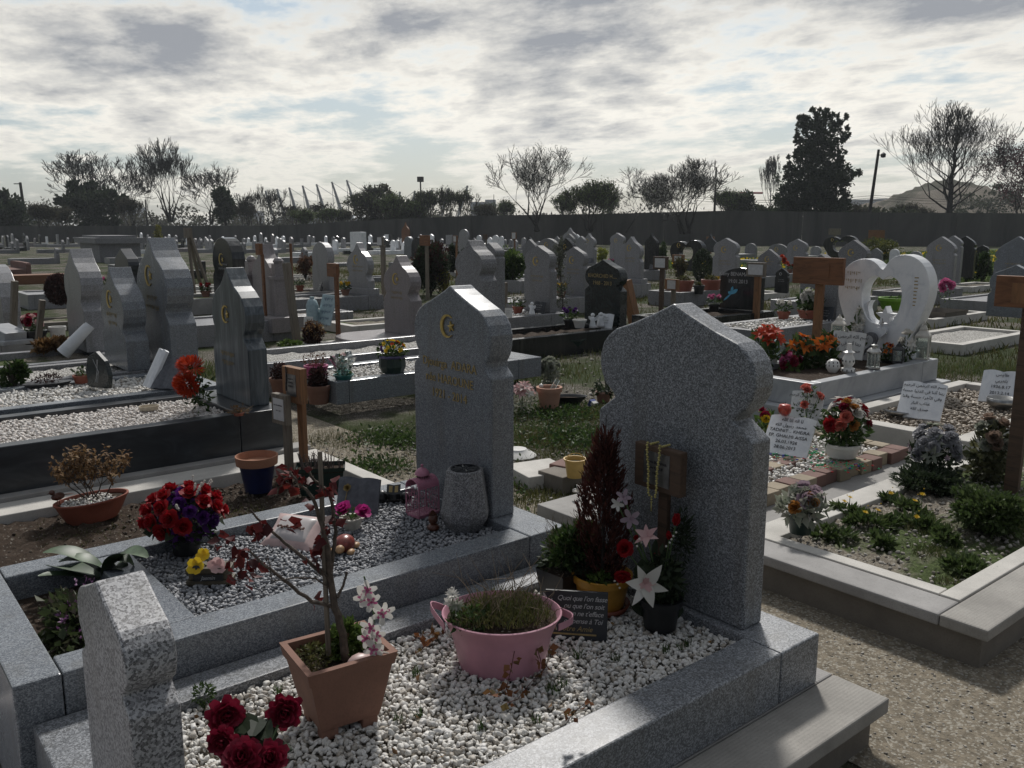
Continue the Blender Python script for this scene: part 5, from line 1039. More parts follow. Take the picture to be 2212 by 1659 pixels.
mb.tube([(-.048, .006, -.185), (-.048, .006, -.215)], .002, 5).build('beads', plain('bead_yellow', (.42, .36, .12), .4, .1), pb, smooth=True)
# --- black trough with bush
tr = T('trough_planter', 'black trough with a half dried green bush behind the slate plaque', 'planter', (2.0, 2.09, .303), R(4)); m_ = MB(); frus(m_, .115, .05, .135, .066, 0, .135); m_.box(-.115, .115, -.05, .05, 0, .004); m_.build('trough', BLACKP, tr, bev=.004)
MB().box(-.128, .128, -.06, .06, .115, .122).build('soil', SOIL, tr); leafobj('foliage', 3000, (-.0, .0, .19), (.14, .085, .085), .022, GREEN, tr, 9, 26, .4, .2, .5, -.4); leafobj('dark_foliage', 1400, (.0, -.02, .16), (.13, .08, .05), .024, DKGREEN, tr, 19, 16, .4, .2, .5)
tw = MB()
for i in range(70):
    s0 = Vector((rn.uniform(-.11, .12), rn.uniform(-.05, .05), .18)); d = Vector((rn.uniform(-.5, .5), rn.uniform(-.5, .5), 1)).normalized(); s1 = s0 + d * rn.uniform(.06, .11); tw.tube([s0, s1, s1 + (d + Vector((rn.uniform(-.8, .8), rn.uniform(-.8, .8), 0))) * .035], [.0012, .0009, .0005], 3)
tw.build('dry_stems', TWIG, tr)
# --- peonies at lower left
pe = T('artificial_peonies', 'bunch of dark crimson artificial peonies beside the small footstone', 'artificial flowers', (.60, 1.62, .31)); o0 = pe.location.copy()
PE = lambda x, y, d: AT(x, y, d) - o0
bouquet(pe, [('peony', 'peony', PE(562, 1535, 1.70), (-.5, -.9, .2), .038, CRIM), ('peony', 'peony', PE(418, 1545, 1.66), (-.2, -.9, .3), .040, CRIM), ('peony', 'peony', PE(455, 1640, 1.52), (-.4, -.6, .7), .042, CRIM), ('peony', 'peony', PE(520, 1640, 1.54), (-.3, -.6, .6), .036, CRIM), ('peony', 'peony', PE(410, 1600, 1.60), (-.5, -.6, .2), .034, CRIM)], PE(490, 1680, 1.6), rr=rn)
mb = MB()
for x, y, x1, y1 in ((480, 1620, 470, 1535), (490, 1620, 535, 1565), (500, 1610, 470, 1560), (470, 1600, 435, 1580), (510, 1600, 545, 1590), (480, 1590, 500, 1545), (440, 1650, 420, 1610), (520, 1600, 500, 1550), (470, 1580, 440, 1545), (530, 1630, 570, 1600), (450, 1610, 480, 1570)): a, b = PE(x, y, 1.62), PE(x1, y1, 1.68); mb.petal(a, b - a, (-.4, -.6, .6), (b - a).length, .04, -.1, .1, .8, 5)
mb.build('leaves', DKGREEN, pe); leafobj('weed', 160, tuple(P(440, 1500, .34) - o0), (.025, .025, .03), .014, GREEN, pe, 4)
# little weeds between the chips
wp = []
for x, y in ((1190, 1490), (1200, 1500), (1215, 1480), (1470, 1400), (1485, 1395), (900, 1460), (905, 1550), (1160, 1560), (700, 1510), (1250, 1420), (860, 1560), (1440, 1410), (1330, 1425), (1040, 1575), (600, 1500)):
    for _ in range(16): q = P(x + rn.uniform(-9, 9), y + rn.uniform(-6, 6), .308); wp.append(list(q))
blades('weeds', wp, .035, .004, GREEN, 'sprigs of weed growing through the white marble chips', 8, 1.0, 'weeds')

# ------------------------------------------------------------------ ornaments on the grey chips
Z2 = .412
vq = P(1003, 1157, Z2) + FW * .085; vs = T('stone_vase', 'octagonal grey granite vase with a black flower grid, before the crescent headstone', 'vase', vq, R(20))
MB().lathe([(.068, 0), (.096, .045), (.10, .07), (.075, .243), (.071, .247), (.056, .247), (.052, .235), (.05, .20), (.0005, .20)], 8).build('body', G3, vs, bev=.002)
mb = MB().lathe([(.057, .2475), (.058, .2505), (.050, .2505), (.050, .246)], 20); [mb.tube([(cos(a) * .05, sin(a) * .05, .248), (cos(a) * .014, sin(a) * .014, .246)], .0035, 4) for a in [2 * pi * i / 8 for i in range(8)]]; mb.lathe([(.012, .246), (.016, .249), (.02, .246)], 12); mb.lathe([(.0005, .225), (.05, .225)], 16); mb.build('flower_grid', BLACKP, vs)
# pink lantern
lq2 = P(912, 1116, Z2) + FW * .03; pk = T('pink_lantern', 'pink metal lantern with scrollwork sides and domed lid, left of the stone vase', 'lantern', lq2, R(8)); hw_, dp_ = .040, .055
def barrel(w_, n=14): return [(-w_, .0), (-w_, .125)] + [(-cos(pi * i / n) * w_, .125 + sin(pi * i / n) * w_ * .95) for i in range(n + 1)] + [(w_, .125), (w_, 0)]
bo = barrel(hw_); MB().box(-dp_, dp_, -hw_, hw_, 0, .012).build('base', PINKL, pk, bev=.002)
mb = MB(); sh = [( -cos(pi * i / 16) * hw_, .125 + sin(pi * i / 16) * hw_ * .95) for i in range(17)]
for i in range(16): (a, b), (c, d) = sh[i], sh[i + 1]; mb.add([(-dp_, a, b), (dp_, a, b), (dp_, c, d), (-dp_, c, d)], [(0, 1, 2, 3)])
for x in np.linspace(-dp_ * .8, dp_ * .8, 7): mb.tube([(x, a * 1.02, b + .0008) for a, b in sh[3:14]], .0016, 4)
mb.build('roof', PINKL, pk)
fr = MB()
for x in (-dp_, dp_): fr.tube([(x, a, b) for a, b in [(-hw_, .01), (-hw_, .125)] + sh + [(hw_, .125), (hw_, .01)]], .003, 5)
for y in (-hw_, hw_): fr.tube([(-dp_, y, .125), (dp_, y, .125)], .003, 5); fr.tube([(-dp_, y, .012), (dp_, y, .012)], .003, 5)
fr.build('frame', PINKL, pk); sc_ = MB()
def scroll(f_, cx, cz, r0, a0, sg):
    pts = [(cx + cos(a0 + sg * t * .5) * r0 * (1 - t / 12), cz + sin(a0 + sg * t * .5) * r0 * (1 - t / 12)) for t in range(11)]; sc_.tube([f_(a, b) for a, b in pts], .0014, 4)
for face in (lambda a, b: (-dp_, a, b), lambda a, b: (dp_, a, b)):
    for cz in (.035, .068, .10, .132):
        for cx in (-.022, .0, .022):
            if abs(cx) + max(0, cz - .12) < .034: scroll(face, cx, cz, .014, rn.uniform(0, 3), 1 if cx > 0 else -1)
    for k in range(5): sc_.tube([face(-.03 + k * .015, .012), face(-.03 + k * .015 + .006, .07), face(-.03 + k * .015, .125)], .001, 3)
for y in (-hw_, hw_):
    for cz in (.035, .068, .10):
        for cx in (-.036, -.012, .012, .036): scroll(lambda a, b, y=y: (a, y, b), cx, cz, .014, rn.uniform(0, 3), 1 if cx > 0 else -1)
    for k in range(7): sc_.tube([(-.045 + k * .015, y, .012), (-.045 + k * .015 + .006, y, .07), (-.045 + k * .015, y, .12)], .001, 3)
sc_.build('scrollwork', PINKL, pk)
MB().lathe([(.022, .158), (.022, .172), (.032, .174), (.029, .186), (.018, .198), (.006, .204), (.003, .207), (.006, .211), (.006, .216), (.0005, .219)], 20).build('lid', PINKL, pk, smooth='auto'); mb = MB(); [mb.box(.0215, .0225, -.0015, .0015, .160, .170, Matrix.Rotation(2 * pi * i / 20, 4, 'Z')) for i in range(20)]; mb.build('vent_slots', BLACKP, pk)
o = T('rose_figurine', 'brown resin bud shaped figurine at the foot of the stone vase', 'figurine', P(935, 1148, Z2) + FW * .02); MB().lathe([(.022, 0), (.026, .012), (.018, .022), (.010, .026)], 14).build('base', BRWN, o, smooth=True); flower(MB(), (0, 0, .028), (0, 0, 1), 'bud', .042, rn).build('bud', BRWN, o, smooth=True); MB().ball((0, 0, .045), .020, 2, None, 0, 1, 1, 1.2).build('core', BRWN, o, smooth=True)
# open book plaque
def openbook(label, q, rz, w_, h, mat, tilt=R(18), group=None, t=.018, name='book_plaque', lines=None, lm=BLACKT, lsz=.03, side=0, cat='plaque', txt_gap=1.45):
    r = T(name, label, cat, q, group=group, rot=(0, tilt, rz)); n = 12; mb = MB(); top = []
    for i in range(n + 1): y = w_ / 2 - w_ * i / n; k = abs(y) / (w_ / 2); top.append((y, -t * (.55 + .45 * sin(pi * min(1, k * .9 + .05))), h - .05 * h * (1 - sin(pi * (k * .8 + .1)))))
    v = [(a[1], a[0], 0) for a in top] + [(a[1], a[0], a[2]) for a in top] + [(.0, a[0], a[2]) for a in top] + [(0, a[0], 0) for a in top]; m2 = n + 1; f = []
    for i in range(n): f += [(i, i + 1, m2 + i + 1, m2 + i), (m2 + i, m2 + i + 1, 2 * m2 + i + 1, 2 * m2 + i), (2 * m2 + i, 2 * m2 + i + 1, 3 * m2 + i + 1, 3 * m2 + i)]
    f += [(0, m2, 2 * m2, 3 * m2), (n, 3 * m2 + n, 2 * m2 + n, m2 + n)]; mb.add(v, f).build('slab', mat, r, fix=True)
    MB().box(.03, .045, -w_ * .25, w_ * .25, -.01, h * .6).build('prop', mat, r)
    if lines: text('inscription', lines, lsz, lm, r, (-t - .0015, side, h - lsz * 1.4), gap=txt_gap, ext=.0006)
    return r
ob = openbook('grey stone open book plaque with a small gold rose, before the black ornaments', P(772, 1108, Z2), AZ - R(12), .185, .150, BOOKG, R(20)); flower(MB(), (0, 0, 0), (-1, 0, .2), 'rose', .018, rn).build('rose_relief', GOLDT, ob, (-.022, .045, .10)); MB().tube([(-.02, .045, .1), (-.02, .052, .05), (-.02, .06, .03)], .002, 4).build('stem_relief', GOLDT, ob)
o = T('black_ornament', 'glossy black ornament with tiny gilt open book, beside the pink lantern', 'ornament', P(852, 1086, Z2), AZ); MB().box(-.01, .02, -.055, .055, 0, .02).lathe([(.03, .02), (.025, .05), (.02, .055)], 14).build('base', BLACKP, o, bev=.002)
MB().add([(-.03, -.03, .05), (-.03, .0, .045), (-.03, .03, .05), (.0, .03, .085), (.0, .0, .08), (.0, -.03, .085)], [(0, 1, 4, 5), (1, 2, 3, 4)]).build('book', BLACKP, o); MB().add([(-.024, -.02, .0565), (-.024, -.005, .055), (-.006, -.005, .078), (-.006, -.02, .08), (-.024, .02, .0565), (-.024, .005, .055), (-.006, .005, .078), (-.006, .02, .08)], [(0, 1, 2, 3), (4, 5, 6, 7)]).build('gilt_page', GOLDT, o); MB().ball((.0, .055, .03), .028, 2).ball((0, -.052, .026), .024, 2).build('roses', BLACKP, o, smooth=True)
q = P(758, 1148, Z2) + FW * .035; o = T('flower_pot', 'cream bowl of two fuchsia artificial flowers on the grey chips', 'flower pot', q); pot(o, simple(.030, .043, .048, .004), plain('cream_pot', (.50, .48, .42), .4), 24, 'pot'); bouquet(o, [('bloom', 'rose', (-.02, .02, .07), (-.6, -.1, .9), .042, FUCH), ('bloom', 'rose', (.03, -.03, .065), (-.1, -.6, .9), .038, FUCH)], (0, 0, .03), rr=rn); leafobj('leaves', 30, (0, 0, .055), (.055, .05, .012), .03, GREEN, o, 2)
# turtle
q = P(745, 1190, Z2 - .002); o = T('turtle_figurine', 'small turtle figurine with red brown shell on the grey chips', 'figurine', q, AZ + R(180) - R(8)); MB().ball((0, 0, .030), .043, 3, None, 0, 1.05, .9, .78).build('shell', SHELL, o, smooth=True)
mb = MB().ball((.052, 0, .026), .018, 2, None, 0, 1.1, .95, .9)
mb.build('head', TAN, o, smooth=True)
for x, y in ((.035, .035), (.035, -.035), (-.035, .032), (-.035, -.032)): MB().ball((x, y, .012), .016, 2, None, 0, 1.3, .9, .7).build('leg', TAN, o, smooth=True)
MB().ball((-.052, 0, .01), .007, 1).build('tail', TAN, o)
# cushion plaque
q = P(615, 1185, Z2); o = T('cushion_plaque', 'white and pink satin look cushion ornament with dark scroll lettering', 'plaque', q, group=None, rot=(0, R(-58 + 90 - 20) * 0 + R(62), AZ - R(18)))
def pillow(w_, h, t, mat, nm, z=0):
    n = 12; v = []; f = []
    for i in range(n + 1):
        for j in range(n + 1): a = i / n * 2 - 1; b = j / n * 2 - 1; k = (1 - a ** 4) * (1 - b ** 4); v.append((-z - t * k ** .5, a * w_ / 2 * (1 - .10 * (1 - b * b)), (b + 1) / 2 * h * (1 - .0 * a)))
    for i in range(n):
        for j in range(n): c = i * (n + 1) + j; f.append((c, c + 1, c + n + 2, c + n + 1))
    return MB().add(v, f).add([(z * 0, q_[1], q_[2]) for q_ in v], f).build(nm, mat, o, smooth=True)
pillow(.225, .17, .022, SATINP, 'fringe'); pl2 = pillow(.18, .135, .03, SATIN, 'cushion', .004); pl2.location = (0, 0, .018); cg = MB()
for i in range(13): y = .055 - i * .009; cg.ball((-.037, y, .075 + .004 * sin(i * 2.1)), .006, 1, None, 0, .6, 1, .8 if i % 2 else 1.3)
cg.build('scroll_lettering', BRWN, o)
# rose dome bouquet
q = P(392, 1205, Z2) + FW * .05; o = T('flower_pot', 'dome of red roses and violet blossoms in a black pot on the grey chips', 'flower pot', q); pot(o, simple(.045, .055, .10, .006), BLACKP, 24, 'pot'); sm = MB()
for i in range(34):
    z = 1 - (i + .5) / 34 * 1.12; a = i * 2.4; q2 = math.sqrt(max(0, 1 - z * z)); d = Vector((cos(a) * q2, sin(a) * q2, z)); c = Vector((0, 0, .14)) + Vector((d.x * .125, d.y * .125, d.z * .10)); sm.tube([(0, 0, .08), c], .0018, 3)
    if i % 4 != 3: flower(MB(), (0, 0, 0), d, 'rose', .036, rn).build('rose', RED, o, c, smooth=True)
    else: flower(MB(), (0, 0, 0), d, 'peony', .026, rn).build('violet_blossom', VIOL, o, c, smooth=True)
sm.build('stems', STEMG, o); leafobj('violet_filler', 500, (0, 0, .14), (.115, .115, .09), .022, VIOL, o, 5, 0, .3, .75, .8); leafobj('leaves', 260, (0, 0, .13), (.12, .12, .085), .035, DKGREEN, o, 6, 0, .3, .6, .7)
for i in range(8):
    mb = MB(); a = rn.uniform(0, 6.3); e = rn.uniform(.5, 1.3); d = Vector((cos(a) * cos(e), sin(a) * cos(e), sin(e))); c = Vector((0, 0, .14)) + Vector((d.x * .15, d.y * .15, d.z * .11)); [mb.ball(c + d * .006 * k + Vector((rn.uniform(-1, 1), rn.uniform(-1, 1), 0)) * .002, .0045, 1) for k in range(7)]; mb.build('white_sprig', WHITEF, o)
# pansy box
q = P(450, 1265, Z2) + FW * .03; o = T('planter_box', 'little brown box with a black name plate and yellow pansies', 'planter', q, AZ - pi / 2 + R(4)); MB().box(-.075, .075, -.032, .032, 0, .018).box(-.066, .066, -.028, .028, .018, .044).box(-.075, .075, -.034, .034, .044, .062).build('box', plain('box_olive_brown', (.085, .07, .045), .6, .3), o, bev=.003)
MB().box(-.05, .05, -.036, -.0325, .018, .040).build('plate', BLACKP, o, bev=.004); text('name_lettering', ['Jasmin'], .018, GREYT, o, (0, -.0375, .024), (pi / 2, 0, 0), shear=.3, ext=.0003)
bouquet(o, [('pansy', 'pansy', (-.035, -.03, .070), (-.1, -1, .5), .034, YELLOW), ('pansy', 'pansy', (.030, -.025, .07), (.2, -1, .4), .034, PALEP), ('pansy', 'pansy', (-.02, .0, .095), (0, -.8, .6), .028, YELLOW)], (0, 0, .05), rr=rn); mb = MB(); [mb.petal((-.035, -.037, .075), (cos(a), -.2, sin(a)), (0, -1, .4), .016, .008, .1, .1, .6, 2) for a in (-2.6, -1.6, -.6)]; mb.build('dark_centre', BLACKP, o)
# planting bed
q = P(110, 1255, .37); o = T('orchid_plant', 'plant with broad arching strap leaves in the corner bed', 'plant', q); mb = MB()
for x, y, x1, y1, x2, y2, w_ in ((155, 1240, 90, 1185, 20, 1195, .05), (160, 1235, 120, 1200, 55, 1215, .045), (150, 1245, 90, 1225, 10, 1215, .045), (165, 1240, 200, 1175, 262, 1205, .05), (165, 1240, 195, 1190, 230, 1225, .05), (150, 1250, 80, 1240, 5, 1245, .04), (165, 1245, 190, 1210, 215, 1240, .045)):
    dq = 2.83; a, b, c = [AT(X, Y, dq + k_) - q for X, Y, k_ in ((x, y, 0), (x1, y1, rn.uniform(-.04, .04)), (x2, y2, rn.uniform(-.08, .05)))]; n = 9; v = []; f = []
    for i in range(n + 1):
        t = i / n; p_ = a * (1 - t) ** 2 + b * 2 * t * (1 - t) + c * t * t; t2 = (b - a) * (1 - t) + (c - b) * t; sd = t2.cross(Vector((0, 0, 1))).normalized() * w_ * .95 * sin(pi * (.1 + .88 * t)) ** .7; u_ = sd.cross(t2).normalized() * abs(sd.length) * .35; v += [p_ + sd + u_, p_, p_ - sd + u_]
    for i in range(n): f += [(i * 3 + j, i * 3 + j + 1, i * 3 + j + 4, i * 3 + j + 3) for j in (0, 1)]
    mb.add(v, f)
mb.build('leaves', plain('strap_leaf', (.045, .08, .035), .5, .35, 0, 30), o, smooth=True)
o = T('deadnettle', 'low dead nettle weeds with purple tips in the corner bed', 'weeds', (.55, 2.8, .36)); leafobj('leaves', 1500, (.0, -.02, .04), (.12, .24, .05), .03, leafy('nettle_leaf', [(.035, .05, .022), (.06, .08, .03), (.06, .045, .045)]), o, 9, 20, .35, .3, .7); leafobj('purple_tips', 260, (0, -.02, .085), (.12, .26, .03), .014, leafy('nettle_flower', [(.14, .05, .14), (.22, .10, .22)]), o, 10, 12, .25, .3, .6)
# ------------------------------------------------------------------ on the bare soil bed
q = P(182, 1135, .1) + FW * .10; o = T('oval_bowl', 'oval brown plastic bowl with a withered shrub and white pebbles on the bare soil', 'planter', q, R(12)); pot(o, [(.12, 0), (.15, .05), (.175, .105), (.182, .108), (.182, .116), (.172, .116), (.165, .10)], TERD, 36, 'bowl', (.166, .095), 1.05, .62)
pp = gridpts(-.15, .10, -.08, .08, .105, .012, 3, .4); pp = pp[(pp[:, 0] / .165) ** 2 + (pp[:, 1] / .095) ** 2 < 1]; so_ = stones('white_pebbles', pp, .018, PEBW, 'white pebbles', 1, 3); so_.parent = o
for k_ in ('label', 'category', 'kind'): 
    if k_ in so_: del so_[k_]
mb = MB(); tips = []
for i in range(7): grow(mb, Vector((rn.uniform(-.02, .06), rn.uniform(-.03, .03), .10)), Vector((rn.uniform(-.8, .9), rn.uniform(-.5, .5), 1)).normalized(), .10, .004, 3, rn, .8, .08, (2, 3), tips, 4, .7, .0012, .3)
mb.build('branches', BARK, o); pt = np.array([list(t[0]) for t in tips]); pt = np.repeat(pt, 4, 0) + np.random.default_rng(3).normal(size=(len(pt) * 4, 3)) * .010; v, f = leafarr(pt, np.random.default_rng(4).normal(size=pt.shape) + np.array([0, 0, -.3]), .026, .5, .3, 4); fastmesh('dead_leaves', v, f, BROWNLF, o)
o2 = T('bird_figurine', 'small brown metal bird perched on the left rim of the oval bowl', 'figurine', q + Vector((-.15, .03, .115)), R(200)); MB().ball((0, 0, .03), .026, 2, None, 0, 1.4, .8, .8).build('body', BRWN, o2, smooth=True); MB().ball((.03, 0, .058), .014, 2).tube([(.04, 0, .058), (.056, 0, .056)], [.004, .001], 5).build('head', BRWN, o2, smooth=True); MB().petal((-.025, 0, .03), (-1, 0, -.1), (0, 0, 1), .06, .03, 0, .1, .3).build('tail', BRWN, o2); MB().tube([(0, .008, .01), (0, .01, -.012)], .002, 4).tube([(0, -.008, .01), (0, -.01, -.012)], .002, 4).build('legs', BRWN, o2)
q = P(550, 1068, .1) + FW * .075; o = T('flower_pot', 'empty clay pot dipped in dark blue glaze on the bare soil', 'flower pot', q); MB().lathe([(.075, 0), (.078, .03), (.10, .158), (.0005, .158)], 32).build('blue_body', BLUEG, o, smooth='auto'); MB().lathe([(.1, .156), (.116, .16), (.120, .21), (.112, .212), (.105, .17), (.0005, .165)], 32, cap=False).build('rim', concrete('clay_rim', (.36, .17, .10), .4), o, smooth='auto')
q = P(690, 1072, .1) + FW * .06; o = T('trough_planter', 'dark green plastic trough of dead grey stems behind the bare soil bed', 'planter', q, AZ - pi / 2 + R(10)); m_ = MB(); frus(m_, .11, .05, .13, .07, 0, .155); frus(m_, .136, .076, .138, .078, .145, .165); frus(m_, .13, .07, .136, .076, .145, .145); m_.build('trough', DKPLAST, o); MB().box(-.128, .128, -.068, .068, .135, .142).build('soil', SOIL, o); mb = MB()
for i in range(46): s0 = Vector((rn.uniform(-.11, .11), rn.uniform(-.05, .05), .13)); s1 = s0 + Vector((rn.uniform(-.03, .03), rn.uniform(-.03, .03), rn.uniform(.04, .11))); mb.tube([s0, s1], [.0035, .002], 4); mb.tube([s1, s1 + Vector((rn.uniform(-.02, .02), rn.uniform(-.02, .02), .01))], [.003, .001], 3)
mb.build('dead_stems', plain('dead_stem', (.10, .075, .065), .9), o)
gq = Vector((2.19, 4.86, .10)); marker('grey weathered marker with a white plate, tied to the orange one', gq, ZAT(850, gq) - .10, .155, .185, .04, .06, WOODG, WOODG, (.72, .72, WHITEPL), ['Mme Née BENSADI', '', '1937 - 2015'], R(8), lsz=.011)
gq = Vector((2.27, 4.82, .10)); gm = marker('orange varnished marker with steel plate and black beads, above the grey one', gq, ZAT(792, gq) - .10, .20, .215, .05, .06, WOOD, WOOD, (.56, .62, IRON), None, R(6)); scribble(.07, ZAT(815, gq) - .10, 3, .012, 9).build('lettering', BLACKT, gm, loc=(-.054, 0, 0)); mb = MB(); [mb.ball((-.056, .045 - .006 * sin(i * .3), ZAT(792, gq) - .10 - i * .0085), .005, 1) for i in range(18)]; mb.build('black_beads', BLACKP, gm)

# ------------------------------------------------------------------ wooden markers further off
def mk2(label, x0, x1, y0, y1, xp, yb, z=.05, pw=.07, mats=(WOODR, WOOD), plate=None, tilt=0, rz=0, bt=.05, yoff=None, leanx=0, lines=None, lsz=.05):
    q = P(xp, yb, z); bw = SZ(x1 - x0, q) / .72; top = ZAT(y0, q) - z; bh = SZ(y1 - y0, q); r = marker(label, q, top, bw, bh, bt, pw, mats[1], mats[0], plate, lines, rz, tilt, lsz=lsz); return r
W1, W2 = WOODR, WOOD; PLT = (.6, .6, WHITEPL)
m1 = mk2('large blank brown board on an orange post beside the marble heart', 1722, 1806, 556, 612, 1755, 836, .02, .085, (WOODR, WOOD), bt=.045); MB().box(-.049, -.046, -.13, .13, ZAT(600, m1.location) - .02, ZAT(568, m1.location) - .02).build('inset_panel', WOODR, m1)
m2 = mk2('large brown board on a dark post at the right picture edge', 2140, 2232, 597, 662, 2182, 1064, .12, .075, (WOODR, WOODD), bt=.05); MB().box(-.054, -.051, -.10, .08, ZAT(655, m2.location) - .12, ZAT(612, m2.location) - .12).build('inset_panel', WOOD, m2)
mk2('orange post with a white framed card, just right of the big black headstone', 1615, 1648, 567, 597, 1630, 704, .1, .10, (WOODG, WOOD), (.8, .72, WHITEPL), lines=['Famille', '1948 - 2012'] and None)
mk2('brown board tied with string on a post left of the pinkish headstone', 706, 736, 569, 597, 729, 741, .1, .07, (WOODR, WOODR))
mk2('tall post with orange board before the dark shrub, centre', 903, 928, 508, 530, 922, 648, .0, .09, (WOODR, WOODG))
mk2('slim orange post with a white card between two dark conifers', 979, 989, 509, 523, 986, 600, .0, .07, (WOODR, WOOD), (.7, .8, WHITEPL))
mk2('grey post with white card left of the round bulbed pinkish headstone', 822, 836, 512, 530, 828, 664, .0, .11, (WOODG, WOODG), (.9, .9, WHITEPL))
mk2('orange post with white card near the low crescent headstone', 1106, 1117, 502, 516, 1111, 552, .0, .1, (WOOD, WOODR), (.8, .9, WHITEPL))
mk2('thin dark frame shaped marker before the far wall, centre', 1042, 1051, 506, 516, 1050, 572, .0, .07, (WOODD, WOODG))
mk2('small brown board low behind the flat crested headstone', 1030, 1046, 534, 550, 1036, 590, .0, .07, (WOODR, WOODD))
mk2('large weathered grey board on a grey post right of the slim grey headstone', 1070, 1104, 609, 654, 1082, 684, .1, .12, (WOODG, WOODG), bt=.09)
mk2('dark post with a white plate in front of the box shrub and black heart', 1411, 1439, 554, 581, 1426, 676, .0, .09, (WOODD, WOODD), (.72, .72, WHITEPL))
mk2('small orange board with white card in front of the potted conifer', 1454, 1477, 550, 567, 1465, 606, .1, .09, (WOOD, WOODG), (.6, .7, WHITEPL))
mk2('low orange board with two white cards left of the red pots', 1439, 1466, 603, 626, 1452, 672, .0, .09, (WOOD, WOODG), (.6, .8, WHITEPL))
mk2('small far orange board in front of the dark brown headstone', 1526, 1541, 511, 523, 1534, 548, .0, .1, (WOOD, WOODR))
mk2('pale grey wooden board above the black heart on the right', 1791, 1811, 494, 507, 1800, 556, .0, .12, (WOODG, WOODG))
mk2('brown far board on a post above the bushes right of the heart', 1879, 1905, 497, 514, 1890, 560, .0, .14, (WOODR, WOODR))
mk2('dark orange board on a thin post in front of the framed pinkish headstone', 551, 567, 526, 550, 572, 688, .3, .06, (WOODR, WOODR), tilt=R(-1))
mk2('small orange board with a paper square before the navy headstone', 490, 508, 524, 547, 510, 600, .1, .08, (WOOD, WOODR), (.5, .5, WHITEPL))
def plank(label, x0, y0, x1, yb, z=.0, w_=.08, t=.03, mat=WOODG, nm='wooden_stake'):
    q = P(x1, yb, z); b = AT(x0, y0, Vector((q.x, q.y, 0)).dot(FW)) - q; r = T(nm, label, 'stake', q, group='bare stakes and planks'); MB().tube([(0, 0, -.05), b], [w_ * .6, w_ * .6], 4).build('shaft', mat, r); return r
plank('grey leaning stake left of the dark heather bush', 615, 568, 641, 729, .1, .10); plank('thin bare stake behind the grey leaning one', 626, 526, 632, 624, .1, .06, .03, WOODR); plank('short grey stake in the brown earth bed at the left', 76, 648, 79, 750, .40, .06)
plank('grey stake standing before the round shouldered headstone at the left edge', 20, 607, 27, 722, .3, .08); plank('orange plank leaning beside the black marbled headstone', 1354, 606, 1372, 692, .1, .17, .05, WOOD)
q = P(412, 656, .05); r = T('stake_tripod', 'three wooden stakes leaning together like a tripod, left of the navy headstone', 'stake', q, group=None); dq = Vector((q.x, q.y, 0)).dot(FW)
for x0, y0, x1, y1, k in ((404, 492, 412, 655, 0), (410, 510, 449, 645, .1), (408, 520, 430, 640, .8)): MB().tube([AT(x0, y0, dq) - q, AT(x1, y1, dq + k) - q], .035, 4).build('stake', WOODG, r)
MB().box(-.03, .03, -.17, .17, -.2, .0, Matrix.Translation(AT(405, 492, dq) - q)).build('board', WOODG, r)
# ------------------------------------------------------------------ shrubs among the graves
def shrub(label, x0, x1, y0, yb, mat, n=1200, ls=.05, z=.0, clumps=24, seed=1, name='shrub', cr=.35, group='shrubs among the graves', twigs=True, flat=1.0, shell=.3, depth=1.0, mats2=None):
    q = P((x0 + x1) / 2, yb, z); w_ = SZ(x1 - x0, q) / 2; h = ZAT(y0, q) - z; q = q + FW * w_ * .6; r = T(name, label, 'shrub', q, group=group)
    leafobj('foliage', n, (0, 0, h * .55), (w_, w_ * depth, h * .48), ls, mat, r, seed, clumps, cr, shell, .5, -.75)
    if mats2: leafobj('tips', n // 4, (0, 0, h * .62), (w_, w_ * depth, h * .46), ls, mats2, r, seed + 5, clumps, cr, .6, .5, -.5)
    if twigs:
        mb = MB(); rs = random.Random(seed)
        for i in range(9): a = rs.uniform(0, 6.3); mb.tube([(0, 0, 0), (cos(a) * w_ * .3, sin(a) * w_ * .3, h * .35), (cos(a) * w_ * .7, sin(a) * w_ * .7, h * rs.uniform(.6, .95))], [.02, .012, .005], 4)
        mb.build('stems', BARK, r)
    return r
DRED = leafy('leaf_dark_red_brown', [(.022, .012, .012), (.045, .02, .018), (.07, .03, .025)], .7, .25)
BRED = leafy('leaf_rust_brown', [(.08, .035, .022), (.13, .06, .035), (.09, .06, .03)], .8, .3)
shrub('yellow green shrub in front of the dark conifers', 944, 978, 587, 640, leafy('leaf_yellow', [(.14, .13, .02), (.24, .21, .03)]), 900, .05, 0, 20, 2)
shrub('broad dark bush behind the pinkish headstone', 890, 968, 532, 640, DKGREEN, 7000, .07, 0, 60, 3, mats2=DRED)
shrub('dark upright conifer left of the slim post', 964, 992, 533, 598, DKGREEN, 3500, .08, 0, 30, 4); shrub('dark upright conifer right of the slim post', 990, 1016, 540, 598, DKGREEN, 3500, .08, 0, 30, 5)
shrub('glossy green bush left of the pale crescent headstone by the sapling', 1074, 1130, 542, 630, GREEN, 4500, .07, 0, 40, 6, mats2=GREEN2)
shrub('round clipped dark red bush on a grey kerb at the left', 99, 147, 598, 660, DRED, 3000, .05, .3, 0, 7, shell=.85, twigs=False)
shrub('rusty leafed shrub between two grey headstones, left centre', 636, 678, 552, 604, BRED, 1500, .06, .1, 24, 8)
shrub('round dark heather bush at the foot of the leaning grey stake', 648, 699, 701, 750, DRED, 3200, .028, .1, 40, 9, mats2=BROWNLF)
shrub('clipped dark box shrub in front of the dark brown headstone', 1499, 1538, 541, 616, DKGREEN, 3600, .05, 0, 0, 10, shell=.8)
